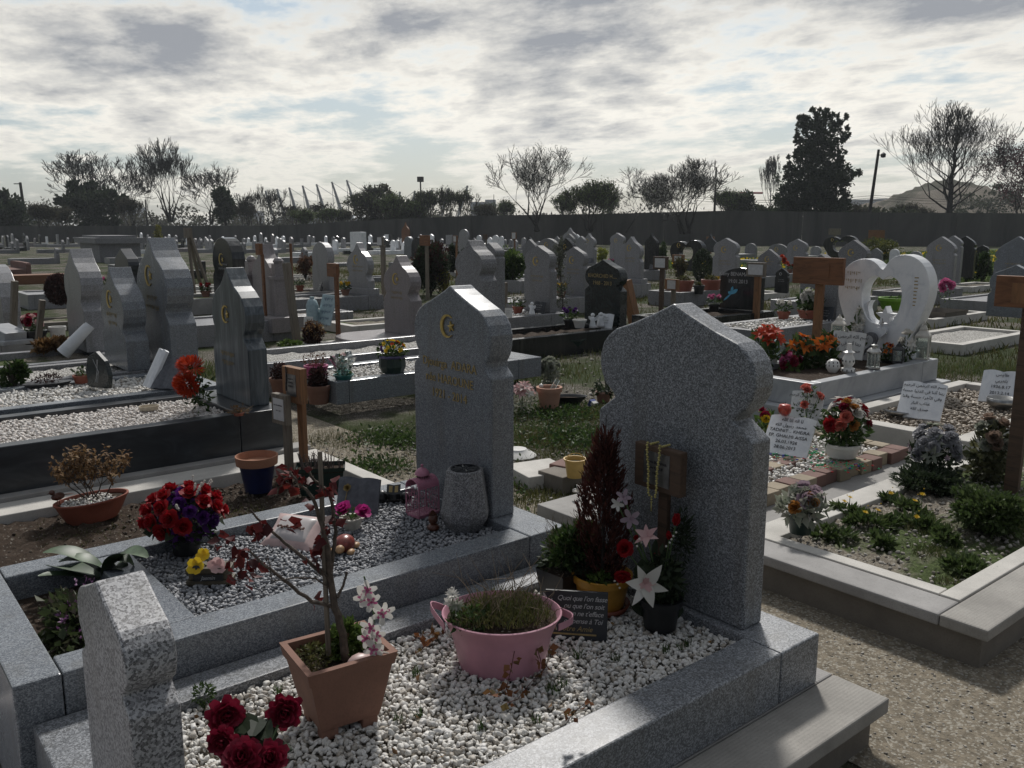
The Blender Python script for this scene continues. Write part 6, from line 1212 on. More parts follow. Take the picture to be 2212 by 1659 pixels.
shrub('light green round shrub between the black stone and the black heart', 1419, 1441, 521, 575, GREEN, 1600, .08, 0, 20, 11); shrub('yellow flowering shrub behind the pale narrow crescent stone', 1291, 1312, 534, 570, leafy('flower_yellow', [(.30, .30, .02), (.16, .2, .03)]), 1200, .08, 0, 20, 12)
shrub('potted conifer with brown tips in a red pot', 1456, 1482, 553, 612, leafy('leaf_olive', [(.05, .055, .02), (.10, .08, .035)]), 1400, .05, .2, 20, 13)
shrub('olive yellow bushes above the heart on the right', 1862, 1950, 520, 570, leafy('leaf_olive2', [(.06, .08, .02), (.12, .12, .03)]), 3000, .10, 0, 40, 14); shrub('dark evergreen shrub right of the overlapping headstones', 2074, 2110, 545, 612, DKGREEN, 3000, .07, 0, 24, 15); shrub('bright green bush between the dark shrub and the right edge', 2110, 2142, 550, 612, GREEN, 2200, .07, 0, 24, 16)
shrub('bright yellow bush just above the tall blue grey crescent stone', 333, 352, 486, 540, leafy('leaf_gold', [(.12, .13, .02), (.20, .18, .03)]), 900, .12, 0, 16, 17)
shrub('feathery green plant with dark leaves by the left marker bed', 0, 46, 780, 838, GREEN, 1100, .035, .42, 16, 18); shrub('bright green potted plant at the back left', 158, 200, 708, 755, GREEN2, 900, .035, .4, 14, 19)
shrub('leafy green perennials along the kerb left of the heather', 602, 648, 734, 760, GREEN2, 500, .045, .1, 10, 20, twigs=False); shrub('brown dead grass heap on the earth bed at the left', 55, 140, 738, 766, BROWNLF, 1500, .06, .38, 10, 21, twigs=False, shell=.1)
# olive sapling
q = P(1214, 700, .0); H = ZAT(524, q); sp_ = T('sapling', 'thin grey olive sapling in a black pot between two crescent headstones', 'sapling', q); mb = MB(); tips = []; rr = random.Random(5)
trn = [Vector((0, 0, 0)), Vector((.01, 0, H * .3)), Vector((-.03, .02, H * .6)), Vector((-.05, .05, H * .97))]; mb.tube(trn, [.014, .011, .008, .003], 5)
for i in range(60):
    t = rr.uniform(.18, 1); s0 = trn[0].lerp(trn[3], t); d = Vector((rr.uniform(-1, 1), rr.uniform(-1, 1), rr.uniform(.2, 1.2))).normalized(); s1 = s0 + d * .22 * (1.15 - t * .5) * rr.uniform(.5, 1.2); mb.tube([s0, s1], [.004, .0015], 3); tips += [(s0.lerp(s1, k), d) for k in (.3, .5, .7, .85, 1)]
mb.build('trunk', BARK, sp_); pt = np.repeat(np.array([list(t[0]) for t in tips]), 4, 0); rg = np.random.default_rng(1); pt += rg.normal(size=pt.shape) * .02; v, f = leafarr(pt, rg.normal(size=pt.shape), .045, .3, .2, 1); fastmesh('foliage', v, f, leafy('leaf_olive_grey', [(.05, .058, .04), (.09, .10, .07)]), sp_)
MB().lathe(simple(.09, .12, .2), 16, cap=False).build('pot', BLACKP, sp_)
# ------------------------------------------------------------------ grave with potted pansies
surround('grave_surround', 'blue grey granite kerb of white gravel carrying the pansies and a cellophane bunch', 'grave kerb', 3.43, 5.75, 6.55, 7.45, .1, .30, .12, G2, .3)
stones('white_gravel', gridpts(3.56, 5.4, 6.68, 7.32, .265, .024, 31, .5), .036, PEBW, 'white gravel around the pansies and cellophane bunch', 1, 31, .65, .4, 1.2)
surround('grave_surround', 'pale grey empty kerb behind the potted pansies', 'grave kerb', 3.3, 5.9, 7.7, 8.7, .0, .33, .09, GL); sheet('bed_gravel', 3.4, 5.8, 7.8, 8.6, .27, BEDW, 'stuff', 24, 10, .03, 9, label='white gravel in the empty pale kerb', cat='gravel')
def flowers(r, mat_n, pts, kind, rad, mat, name, ax=(-.5, -.6, .7)):
    for c in pts: flower(MB(), (0, 0, 0), (ax[0] + rn.uniform(-.4, .4), ax[1] + rn.uniform(-.4, .4), ax[2]), kind, rad * rn.uniform(.8, 1.15), rn).build(name, mat, r, c, smooth=True)
def bunch(label, x, yb, z, top_w, hpx, potm, potr, poth, spec, name='flower_pot', cat='flower pot', leafm=GREEN, nleaf=300, ls=.04, group=None, prof=None, seed=1, squash=.6):
    """pot at a view pixel with a dome of flowers; spec = [(kind, n, radius, material, part name)]"""
    q = P(x, yb, z); q = q + FW * potr; r = T(name, label, cat, q, group=group); H = ZAT(yb - hpx, q) - z; W_ = SZ(top_w, q) / 2; rs = random.Random(seed)
    if potm: pot(r, prof or simple(potr * .78, potr, poth, poth * .12, potr * .08, potr * .05), potm, 20)
    hc = poth + (H - poth) * .45; rh = max(.02, (H - poth) * .55)
    if nleaf: leafobj('leaves', nleaf, (0, 0, hc - rh * .2), (W_ * .95, W_ * .95, rh), ls, leafm, r, seed, 0, .3, .3, .5)
    sm = MB()
    for kd, n, rd, m_, pn in spec:
        for i in range(n):
            a = rs.uniform(0, 6.3); e = rs.uniform(.0, 1.35); d = Vector((cos(a) * cos(e), sin(a) * cos(e), sin(e))); 
            if d.dot(FW) > .45: d = d - FW * 2 * d.dot(FW)
            c = Vector((0, 0, hc)) + Vector((d.x * W_, d.y * W_, d.z * rh)) * rs.uniform(.8, 1); sm.tube([(0, 0, poth * .6), c], .002, 3); flower(MB(), (0, 0, 0), d, kd, rd, rs).build(pn, m_, r, c, smooth=True)
    if sm.n: sm.build('stems', STEMG, r)
    return r
o = bunch('yellow and orange pansies wrapped in a dark green plastic bag', 845, 808, .30, 64, 72, None, .1, .14, [('pansy', 16, .022, YELLOW, 'pansy'), ('pansy', 5, .022, ORRED, 'pansy'), ('pansy', 5, .02, VIOL, 'pansy')], name='bagged_pansies', cat='potted flowers'); MB().lathe([(.10, 0), (.125, .06), (.12, .14), (.135, .165), (.12, .16), (.10, .10)], 11, Matrix.Rotation(.3, 4, 'Z')).build('bag', DKPLAST, o); MB().lathe([(.122, .135), (.133, .15), (.128, .165)], 16, cap=False).build('violet_band', plain('violet_foil', (.12, .10, .22), .4), o)
o = bunch('bunch wrapped in clear cellophane standing in a teal dish', 738, 822, .30, 30, 60, TEAL, .085, .04, [('small', 6, .02, PALEP, 'blossom')], name='wrapped_bunch', cat='flowers', nleaf=60); mb = MB()
for i in range(9): a = i * .7; mb.petal((cos(a) * .03, sin(a) * .03, .04), (cos(a) * .5, sin(a) * .5, 1), (-cos(a), -sin(a), .1), rn.uniform(.14, .24), .12, -.1, .2, .3, 4, 0, .03)
mb.build('cellophane', GLASS, o)
o = bunch('dead brown plant in a fuchsia pink pot left of the cellophane bunch', 678, 820, .30, 60, 60, plain('fuchsia_pot', (.42, .05, .18), .4), .10, .11, [], leafm=BRED, nleaf=260, ls=.02)
o = bunch('dry red conifer in a terracotta pot at the kerb corner', 683, 876, .10, 42, 88, TERR, .105, .16, [], leafm=DRED, nleaf=1500, ls=.022, squash=1); o = bunch('second dry conifer in a terracotta pot half hidden by the orange marker', 600, 850, .10, 36, 70, TERR, .09, .13, [], leafm=DRED, nleaf=800, ls=.022)
# ------------------------------------------------------------------ rough ground behind the crescent headstone
o = T('plastic_dish', 'upturned white plastic dish on the weeds behind the crescent headstone', 'dish', P(1118, 990, .0) + FW * .05); MB().lathe([(.13, 0), (.135, .012), (.10, .035), (.07, .05), (.065, .058), (.0005, .06)], 28).build('dish', WHITEP, o, smooth='auto')
for i, (x0, y0, l_, w_, h, m_, lb) in enumerate(((1142, 1062, .34, .34, .09, CONW, 'pale concrete slab under the yellow bucket'), (1215, 1070, .20, .22, .11, CONB, 'broken paving block leaning at the slab corner'), (1232, 1050, .24, .16, .12, BR2, 'reddish block beside the yellow bucket'))): q = P(x0, y0, 0); o = MB().box(0, l_, 0, w_, 0, h).build('paving_slab', m_, None, q, (0, 0, R(-12 + i * 14)), bev=.006); tag(o, lb, 'slab')
q = P(1243, 1035, .11) + FW * .05; o = T('bucket', 'small yellow plastic bucket of water on the concrete slab', 'bucket', q); pot(o, simple(.048, .066, .115, .006, .003, .003), YELB, 24, 'body'); MB().lathe([(.0005, .09), (.060, .09)], 20, cap=False).build('water', OLIVE, o)
MB().tube([(cos(a) * .068, sin(a) * .02 - .0, .112 + .03 * sin(a)) for a in [pi * i / 8 for i in range(9)]], .003, 4).build('handle', YELB, o)
q = P(1187, 888, .02) + FW * .08; o = T('flower_pot', 'clay pot holding a broken bottle neck and a white lump', 'flower pot', q); pot(o, simple(.078, .105, .20, .02, .01, .008), concrete('clay_pink', (.42, .23, .16), .4), 24, 'pot', (.09, .17)); MB().tube([(.02, 0, .15), (.08, -.02, .26)], .022, 6).build('bottle_neck', GLASS, o); MB().ball((-.06, .04, .21), .02, 2).build('white_lump', WHITEP, o)
o = T('plastic_bowl', 'black oval bowl behind the broken bottle pot', 'bowl', P(1230, 880, .02) + FW * .06, AZ - pi / 2); pot(o, [(.08, 0), (.16, .09), (.165, .095), (.15, .09), (.08, .02)], BLACKP, 24, 'bowl', (.14, .07), 1, .55)
q = P(1230, 766, .0) + FW * .15; o = T('plastic_bowl', 'dark green octagonal bowl planter full of weeds on the grass', 'bowl', q); pot(o, [(.13, 0), (.22, .17), (.235, .175), (.24, .19), (.22, .19), (.2, .16)], DKPLAST, 8, 'bowl', (.2, .15)); leafobj('weeds', 260, (0, 0, .18), (.2, .16, .05), .04, GREEN, o, 4)
bunch('frosted white artificial shrub on the rough ground', 1188, 830, .0, 42, 55, None, .02, .03, [('peony', 8, .05, FADED, 'blossom')], name='artificial_flowers', cat='artificial flowers', leafm=FADED, nleaf=500, ls=.04)
bunch('faded pink artificial lilies beside the crescent headstone edge', 1130, 895, .0, 50, 66, None, .02, .03, [('lily', 7, .06, PALEP, 'lily'), ('lily', 3, .055, WHITEF, 'lily')], name='artificial_flowers', cat='artificial flowers', nleaf=160, leafm=FADED)
bunch('terracotta pot with dark leaves lying beside the wide headstone', 1305, 872, .0, 44, 50, TERR, .07, .10, [], leafm=DKGREEN, nleaf=120, ls=.05); o = T('blue_carton', 'small blue and white crumpled carton', 'litter', P(1278, 878, 0)); MB().box(-.03, .03, -.03, .03, 0, .06, Matrix.Rotation(.5, 4, 'X')).build('carton', plain('carton_blue', (.03, .06, .25), .4), o); MB().box(-.031, .031, -.031, .0, .03, .062, Matrix.Rotation(.5, 4, 'X')).build('white_band', WHITEP, o)
# items round the black marbled headstone
for x, yb, lb, kd in ((1252, 708, 'small glass bowl by the black marbled headstone', 0), (1280, 708, 'white angel figurine by the black marbled headstone', 1), (1326, 702, 'red candle by the black marbled headstone', 2), (1096, 686, 'white card standing by the grey board', 3), (1149, 680, 'small grey angel figurine on white gravel', 1), (1298, 706, 'white bird figurine by the black marbled headstone', 1), (697, 702, 'blue lettered ceramic tile leaning on the round topped headstone', 4), (676, 700, 'pale blue watering bottle beside the blue lettered tile', 5), (665, 707, 'small white card on white gravel, left of the blue bottle', 3)):
    q = P(x, yb, .3 if x < 1000 else .28)
    if kd == 0: o = T('bowl', lb, 'bowl', q); pot(o, simple(.06, .09, .11, .01), WHITEP, 16, 'bowl')
    elif kd == 1: o = T('figurine', lb, 'figurine', q); MB().lathe([(.05, 0), (.045, .03), (.03, .09), (.035, .13), (.012, .15)], 12).ball((0, 0, .17), .028, 2).build('body', MARB, o, smooth=True); MB().petal((.01, .02, .1), (.3, 1, .7), (-1, 0, 0), .08, .05).petal((.01, -.02, .1), (.3, -1, .7), (-1, 0, 0), .08, .05).build('wings', MARB, o)
    elif kd == 2: o = T('candle', lb, 'candle', q); MB().lathe([(.022, 0), (.022, .16), (.005, .19)], 12).build('wax', CANDLE, o)
    elif kd == 3: o = T('card', lb, 'card', q, rot=(0, .1, .3)); MB().box(0, .01, -.08, .08, 0, .14).build('sheet', WHITEP, o); scribble(.1, .11, 4, .01, 3).build('lettering', BLACKT, o, loc=(-.001, 0, 0))
    elif kd == 4: o = T('tile', lb, 'plaque', q, rot=(0, .3, .1)); MB().box(0, .02, -.17, .17, 0, .42).build('slab', BLUEM, o, bev=.01); scribble(.28, .38, 5, .05, 8).build('lettering', plain('navy_ink', (.02, .04, .12), .4), o, loc=(-.001, 0, 0))
    else: o = T('bottle', lb, 'bottle', q); MB().lathe([(.08, 0), (.085, .25), (.06, .32), (.03, .34), (.03, .37), (.0005, .37)], 14).build('body', BLUEM, o, smooth='auto')
for x, yb, lb in ((1480, 634, 'red plastic pot, left of two on the white gravel'), (1540, 632, 'red plastic pot, right of two on the white gravel'), (1512, 636, 'small dark pot between the two red ones')): bunch(lb, x, yb, .25, 22 if x != 1512 else 8, 34 if x != 1512 else 18, TERD if x != 1512 else BLACKP, .2 if x != 1512 else .11, .26 if x != 1512 else .18, [], leafm=leafy('leaf_olive_b', [(.06, .065, .025), (.11, .10, .04)]), nleaf=200, ls=.06)
bunch('white and yellow artificial hydrangeas in an orange box before the blank grey headstone', 1757, 690, .36, 46, 64, TERD, .16, .12, [('peony', 9, .06, WHITEF, 'blossom'), ('peony', 5, .06, leafy('petal_lime', [(.3, .35, .1), (.4, .42, .15)]), 'blossom')], nleaf=260, ls=.08)
bunch('pink artificial flowers on the grave right of the heart', 2046, 645, .35, 36, 40, None, .05, .02, [('peony', 10, .07, PINKF, 'blossom')], name='artificial_flowers', cat='artificial flowers', nleaf=60); bunch('lime green plastic planter seen through the marble heart', 1950, 672, .1, 46, 26, LIME, .3, .22, [], leafm=GREEN, nleaf=120, ls=.05)
bunch('pansies purple and yellow in front of the dark chipped headstone', 1400, 590, .1, 60, 22, None, .05, .02, [('pansy', 14, .07, YELLOW, 'pansy'), ('pansy', 12, .08, VIOL, 'pansy')], name='pansy_bed', cat='flower bed', nleaf=200, ls=.08)
bunch('orange red silk flowers between the two grey crescent stones', 1690, 588, .3, 18, 34, None, .05, .05, [('rose', 7, .09, ORRED, 'bloom')], name='artificial_flowers', cat='artificial flowers', nleaf=30)
q = P(2030, 698, .0); o = T('stone_trough', 'low brown stone trough on the grass right of the heart', 'trough', q); m_ = MB(); frus(m_, .35, .22, .42, .28, 0, .22); m_.build('trough', CONB, o, bev=.01)
# ------------------------------------------------------------------ left column ornaments
bunch('orange red pompom chrysanthemums beside the streaked blue headstone', 428, 885, .44, 62, 105, None, .02, .04, [('pom', 8, .082, ORRED, 'pompom'), ('small', 2, .02, YELLOW, 'bloom')], name='artificial_flowers', cat='artificial flowers', nleaf=160, ls=.04, seed=5)
o = openbook('pale closed book shaped plaque tilting on the white pebbles, with a grey one against it', P(322, 838, .44), AZ - R(48), .15, .30, MARB, R(28), t=.035); o = openbook('grey slate plaque leaning against the pale book plaque', P(352, 842, .44), AZ - R(14), .20, .25, BOOKG, R(34), t=.03)
q = P(212, 838, .44); o = T('stone_plaque', 'dark green marbled plaque with white flower engraving, standing on white pebbles', 'plaque', q, R(25)); MB().prism([(a, b) for a, b in ((-.10, 0), (.10, 0), (.12, .12), (.09, .22), (.0, .27), (-.09, .20), (-.12, .1))], 0, .04).build('slab', MV, o, fix=True, bev=.005); mb = MB(); [mb.tube([(-.001, .0 + .01 * k, .04), (-.001, .02 * sin(k) - .02, .12), (-.001, .03 * cos(k * 2), .21)], .002, 3) for k in range(4)]; mb.build('engraving', GREYT, o)
bunch('small brown pot on a white saucer with weedy shoots', 168, 830, .44, 30, 40, TERD, .055, .06, [], nleaf=90, ls=.025, leafm=GREEN)
q = P(136, 764, .42); o = T('white_pipe', 'white cylindrical vase leaning against the mottled headstone', 'vase', q); MB().tube([(0, 0, 0), AT(176, 702, Vector((q.x, q.y, 0)).dot(FW) + .1) - q], [.065, .05], 16).build('tube', MARB, o, smooth='auto')
q = P(88, 838, .44); o = T('dish', 'shallow dark dish with dead moss on white pebbles', 'dish', q + FW * .1); MB().lathe([(.12, 0), (.14, .025), (.12, .022)], 16, None, 0, 1.2, .7).build('dish', SLATE, o); leafobj('dead_moss', 240, (0, 0, .05), (.09, .05, .03), .02, DRED, o, 3)
q = P(475, 880, .44); o = T('glass_dish', 'cloudy plastic tub lying in the ivory pebbles', 'tub', P(322, 886, .42)); MB().lathe([(.045, 0), (.055, .03), (.05, .03), (.042, .005)], 16, None, 0, 1.2, .8).build('tub', CREAM, o)
leaf_ = bunch('small terracotta dish of dead twigs at the foot of the streaked headstone', 512, 900, .44, 44, 24, TERD, .035, .02, [], leafm=BROWNLF, nleaf=60, ls=.02); tw = MB(); [tw.tube([(0, 0, .01), (rn.uniform(-.09, .09), rn.uniform(-.06, .06), rn.uniform(.02, .06))], .0012, 3) for i in range(60)]; tw.build('twigs', TWIG, leaf_)
bunch('crimson and white artificial flowers in a black box at the left edge', 62, 746, .4, 44, 62, BLACKP, .12, .14, [('rose', 5, .05, CRIM, 'bloom'), ('rose', 4, .05, PALEP, 'bloom')], nleaf=80, ls=.05); bunch('white and teal jug beside the black flower box', 118, 742, .4, 10, 10, WHITEP, .08, .17, [], nleaf=0)
o = T('plaque', 'pile of grey book plaques at the left picture edge', 'plaque', P(20, 742, .42), .3); MB().box(-.15, .15, -.2, .25, 0, .05).box(-.12, .1, -.15, .2, .05, .16, Matrix.Rotation(.2, 4, 'X')).build('slab', MARG, o, bev=.01)
# ------------------------------------------------------------------ brick grave and its plaques
o = openbook('white marble open book with handwritten Arabic and Latin name, on the brick grave', P(1692, 985, .16), AZ - R(38), .30, .28, MARB, R(38), lines=[arab('لا اله الا الله'), arab('محمد رسول الله'), 'TADiNiT .. KHEiRA', 'EP. GHALMi AISSA', '26.03.1926', '28.06.2013'], lsz=.032, t=.022, txt_gap=1.22)
o = openbook('small thin white plaque with handwritten Arabic on a post, behind the apple', P(1738, 915, .16), AZ - R(40), .24, .24, MARB, R(10), lines=[arab('بسم الله الرحمن الرحيم'), arab('زوجة حمدي'), '1926 - 2013'], lsz=.03, t=.01, txt_gap=1.8)
o = openbook('large white marble open book with five lines of Arabic, on beige gravel', P(1982, 906, .13), AZ - R(38), .32, .32, MARB, R(36), lines=[arab('بسم الله الرحمن الرحيم'), arab('ربنا آتنا في الدنيا حسنة'), arab('وفي الآخرة حسنة وقنا'), arab('عذاب النار'), arab('صدق الله')], lsz=.034, t=.022, txt_gap=1.5)
o = openbook('white marble open book dated 2013 beside the dark post at the right', P(2155, 872, .13), AZ - R(38), .30, .30, MARB, R(32), lines=[arab('طاوس'), arab('بلعربي'), '1936.8.17', '2013.2.14'], lsz=.038, t=.022, txt_gap=1.5)
o = T('metal_bowl', 'shallow steel bowl lying at the foot of the big Arabic book', 'bowl', P(1940, 902, .13) + FW * .05); MB().lathe([(.06, 0), (.105, .04), (.10, .04), (.055, .006)], 28, Matrix.Rotation(R(12), 4, 'Y')).build('bowl', STEEL, o, smooth=True)
o = T('metal_bowl', 'round steel bowl in front of the book dated 2013', 'bowl', P(2170, 885, .13) + FW * .05); MB().lathe([(.06, 0), (.11, .04), (.115, .09), (.11, .09), (.1, .04), (.0005, .02)], 28).build('bowl', STEEL, o, smooth=True)
bunch('big mixed artificial bouquet in a white oval bowl on the brick border', 1832, 995, .19, 92, 130, WHITEP, .11, .085, [('peony', 4, .05, RED, 'red_bloom'), ('lily', 4, .07, WHITEF, 'lily'), ('rose', 3, .045, WHITEF, 'white_rose'), ('rose', 4, .04, PEACH, 'peach_rose'), ('small', 7, .025, LILAC, 'lilac_bloom'), ('rose', 3, .04, CRIM, 'crimson_rose'), ('small', 8, .02, WHITEF, 'small_blossom'), ('rose', 2, .045, SALM, 'salmon_rose')], nleaf=520, ls=.045, seed=8)
q = P(1718, 893, .40); o = T('apple', 'red apple resting on top of the white marble book', 'apple', AT(1718, 897, P(1692, 985, .16).xy.dot(FW.xy) + .14)); MB().lathe([(.0005, .005), (.02, 0), (.038, .02), (.043, .045), (.035, .07), (.015, .075), (.0005, .066)], 20).build('skin', APPLE, o, smooth=True); MB().tube([(0, 0, .066), (.004, 0, .088)], .002, 4).build('stalk', BARK, o)
bunch('salmon carnations on long stems behind the white marble book', 1745, 920, .16, 60, 92, None, .02, .02, [('peony', 7, .032, SALM, 'carnation')], name='artificial_flowers', cat='artificial flowers', nleaf=90, ls=.035, seed=4)
bunch('dark red roses with lime leaves leaning beside the wide headstone', 1658, 960, .16, 50, 80, None, .02, .02, [('rose', 4, .04, CRIM, 'rose'), ('rose', 2, .035, YELLOW, 'rose')], name='artificial_flowers', cat='artificial flowers', nleaf=160, ls=.05, leafm=GREEN2, seed=3)
bm = MB(); mats_ = [plain('glass_' + n_, c_, .08, .1) for n_, c_ in (('green', (.02, .30, .12)), ('red', (.4, .02, .02)), ('blue', (.02, .04, .35)), ('amber', (.35, .2, .08)))]
for i in range(260): q = P(rn.gauss(1715, 38), rn.gauss(978, 7), .172) if i % 2 else P(rn.gauss(1815, 30), rn.gauss(1005, 5), .175); bm.ball(q, .010, 1, None, rn.choices([0, 1, 2, 3], [6, 2, 1, 2])[0], 1, 1, .5)
tag(bm.build('glass_pebbles', mats_, None, smooth=True), 'scatter of green, red and blue glass pebbles on the brick grave', 'glass pebbles', None, 'stuff')
bunch('faded lilac and orange roses in a dark green pot at the frame corner', 1738, 1160, .175, 98, 98, DKPLAST, .062, .095, [('rose', 3, .055, LILAC, 'lilac_rose'), ('rose', 5, .036, PEACH, 'orange_rose'), ('peony', 6, .045, FADED, 'faded_bloom')], leafm=FADED, nleaf=320, ls=.05, seed=6)
# plants of the dandelion bed
WEEDL = leafy('weed_leaf', [(.04, .065, .02), (.065, .10, .03), (.09, .12, .045)]); DG = 'dandelion clumps'
for i, (x, y, w_) in enumerate(((1795, 1165, 40), (1870, 1135, 60), (1960, 1100, 60), (2050, 1170, 40), (1830, 1110, 40), (2090, 1235, 70), (1985, 1140, 50), (1900, 1180, 30))):
    q = P(x, y, .12); r = T('dandelion', 'low leafy weed clump in the framed bed, %s' % ['nearest the faded rose pot', 'with two yellow heads in the middle', 'with three yellow heads toward the post', 'small one in the middle of the rubble', 'behind the first with one yellow head', 'large one at the near corner', 'behind the centre, without flowers', 'tiny one at the rubble edge'][i], 'weed', q, group='weed clumps in the framed bed'); leafobj('leaves', int(w_ * 8), (0, 0, .02), (SZ(w_, q) * .95, SZ(w_, q) * .95, .022), .04, WEEDL, r, i + 3, 9, .4, .2, .4, -.3)
    for k in range((0, 2, 3, 0, 2, 0, 1, 0)[i]): c = Vector((rn.uniform(-.08, .08), rn.uniform(-.08, .08), rn.uniform(.06, .10))); flower(MB(), (0, 0, 0), (rn.uniform(-.4, .2), -.3, 1), 'daisy', .017, rn).build('flower_head', YELLOW, r, c); MB().tube([(c.x, c.y, 0), c], .002, 4).build('stalk', STEMG, r)
shrub('broad dark green ferny weed at the right edge below the brown board', 2080, 2240, 1080, 1165, WEEDL, 5200, .028, .12, 60, 41, 'weed_patch', group=None, twigs=False)
shrub('dark groundsel mat under the pale hydrangeas', 1960, 2090, 1030, 1075, DKGREEN, 2600, .028, .12, 40, 42, 'weed_patch', group=None, twigs=False)
bunch('pale faded artificial hydrangeas and lilies below the brown board, left side', 2020, 1040, .12, 110, 118, None, .03, .02, [('peony', 16, .045, leafy('petal_grey_white', [(.28, .28, .30), (.42, .42, .44)]), 'hydrangea'), ('small', 12, .022, LILAC, 'lilac_bloom'), ('lily', 4, .06, FADED, 'lily')], name='artificial_flowers', cat='artificial flowers', leafm=DKGREEN, nleaf=900, ls=.035, seed=9)
bunch('brown and cream faded artificial roses at the right picture edge', 2140, 1040, .12, 80, 135, None, .03, .02, [('rose', 6, .05, leafy('petal_tan', [(.22, .15, .11), (.32, .24, .19)]), 'rose'), ('peony', 5, .04, FADED, 'blossom')], name='artificial_flowers', cat='artificial flowers', leafm=leafy('leaf_faded', [(.05, .06, .03), (.12, .12, .06)]), nleaf=900, ls=.045, seed=10)
# ------------------------------------------------------------------ heart grave offerings
def lantern(label, x, yb, z, h, w_, mat, glass=GLASS, group='lanterns on the heart grave', rnd=False, rz=.3):
    q = P(x, yb, z) + FW * w_ * .5; r = T('lantern', label, 'lantern', q, rz, group); b = w_ / 2
    if rnd:
        MB().lathe([(b, 0), (b * 1.1, .01), (b * 1.1, .02), (b, .025)], 20).build('base', mat, r, smooth='auto'); MB().lathe([(b * .92, .025), (b * .92, h * .62)], 20, cap=False).build('glass', glass, r, smooth=True)
        mb = MB(); [mb.box(b * .9, b * .98, -.003, .003, .02, h * .63, Matrix.Rotation(k * pi / 2 + .4, 4, 'Z')) for k in range(4)]; mb.build('uprights', mat, r); MB().lathe([(b * 1.1, h * .62), (b * 1.12, h * .66), (b * .8, h * .76), (b * .45, h * .8), (b * .45, h * .88), (b * .55, h * .9), (.003, h * .93), (.0005, h)], 20).build('roof', mat, r, smooth='auto')
    else:
        MB().box(-b, b, -b, b, 0, .018).build('base', mat, r, bev=.003); mb = MB(); [mb.box(sx * b - .006, sx * b + .006, sy * b - .006, sy * b + .006, .018, h * .60) for sx in (-.93, .93) for sy in (-.93, .93)]; mb.box(-b, b, -b, b, h * .58, h * .61).build('uprights', mat, r)
        mb = MB(); [mb.box(-b * .85, b * .85, s_ * b * .9 - .001, s_ * b * .9 + .001, .02, h * .58) for s_ in (-1, 1)]; [mb.box(s_ * b * .9 - .001, s_ * b * .9 + .001, -b * .85, b * .85, .02, h * .58) for s_ in (-1, 1)]; mb.build('glass', glass, r)
        MB().lathe([(b * 1.45, h * .61), (b * 1.4, h * .64), (b * .95, h * .72), (b * .7, h * .76), (b * .7, h * .80), (b * .45, h * .87), (b * .15, h * .90), (b * .2, h * .93), (b * .1, h * .96), (.0005, h)], 4, Matrix.Rotation(pi / 4, 4, 'Z')).build('roof', mat, r, bev=.003)
        MB().lathe([(b * .35, .02), (b * .35, h * .3)], 12).build('candle', CREAM, r)
    return r
WM = plain('white_lantern_metal', (.55, .52, .46), .5, .15)
lantern('tall white lantern standing alone at the right of the marble heart', 1997, 778, hz, .36, .125, WM); lantern('white pagoda lantern behind the orange lilies', 1815, 738, hz, .30, .13, WM); lantern('round silver lantern in front of the heart', 1891, 800, hz, .24, .11, STEEL, rnd=True); lantern('pale blue round lantern behind the red lilies', 1683, 778, .2, .28, .10, BLUEM, rnd=True); lantern('small black lantern left of the tall white one', 1944, 785, hz, .20, .09, BLACKP)
LILY = lambda lb, x, yb, m_, w_, h, n, s_, k='lily': bunch(lb, x, yb, .3, w_, h, None, .03, .03, [(k, n, .075, m_, 'bloom')], name='artificial_flowers', cat='artificial flowers', leafm=GREEN, nleaf=260, ls=.08, seed=s_)
LILY('red orange lilies in tall leaves behind the wide headstone shoulder', 1656, 800, ORRED, 78, 95, 9, 1); LILY('bright orange lilies left of the orange post', 1728, 800, ORANGE, 46, 80, 6, 2); LILY('bright orange lilies right of the orange post', 1780, 800, ORANGE, 50, 80, 7, 3)
bunch('yellow chrysanthemums in front of the white pagoda lantern', 1815, 790, .3, 36, 38, TERD, .07, .05, [('daisy', 12, .03, YELLOW, 'bloom')], nleaf=120, ls=.05); bunch('white foxglove spike at the left side of the heart', 1850, 780, .3, 20, 118, None, .02, .02, [('small', 30, .035, WHITEF, 'bell')], name='artificial_flowers', cat='artificial flowers', nleaf=60, ls=.08); bunch('small orange and red flowers below the heart', 1922, 790, .3, 34, 48, BLACKP, .06, .05, [('small', 8, .03, ORANGE, 'bloom'), ('rose', 1, .03, CRIM, 'bloom')], nleaf=160, ls=.04)
bunch('white rose on a green stem right below the heart', 1960, 785, .35, 22, 66, None, .02, .02, [('rose', 2, .06, WHITEF, 'rose'), ('lily', 1, .06, WHITEF, 'lily')], name='artificial_flowers', cat='artificial flowers', nleaf=60, ls=.05); bunch('pink and crimson cyclamen in a black pot at the marble corner', 1712, 838, .17, 50, 74, BLACKP, .10, .10, [('peony', 6, .045, CRIM, 'bloom'), ('peony', 6, .04, PINKF, 'bloom')], nleaf=120, ls=.06, leafm=GREEN2)
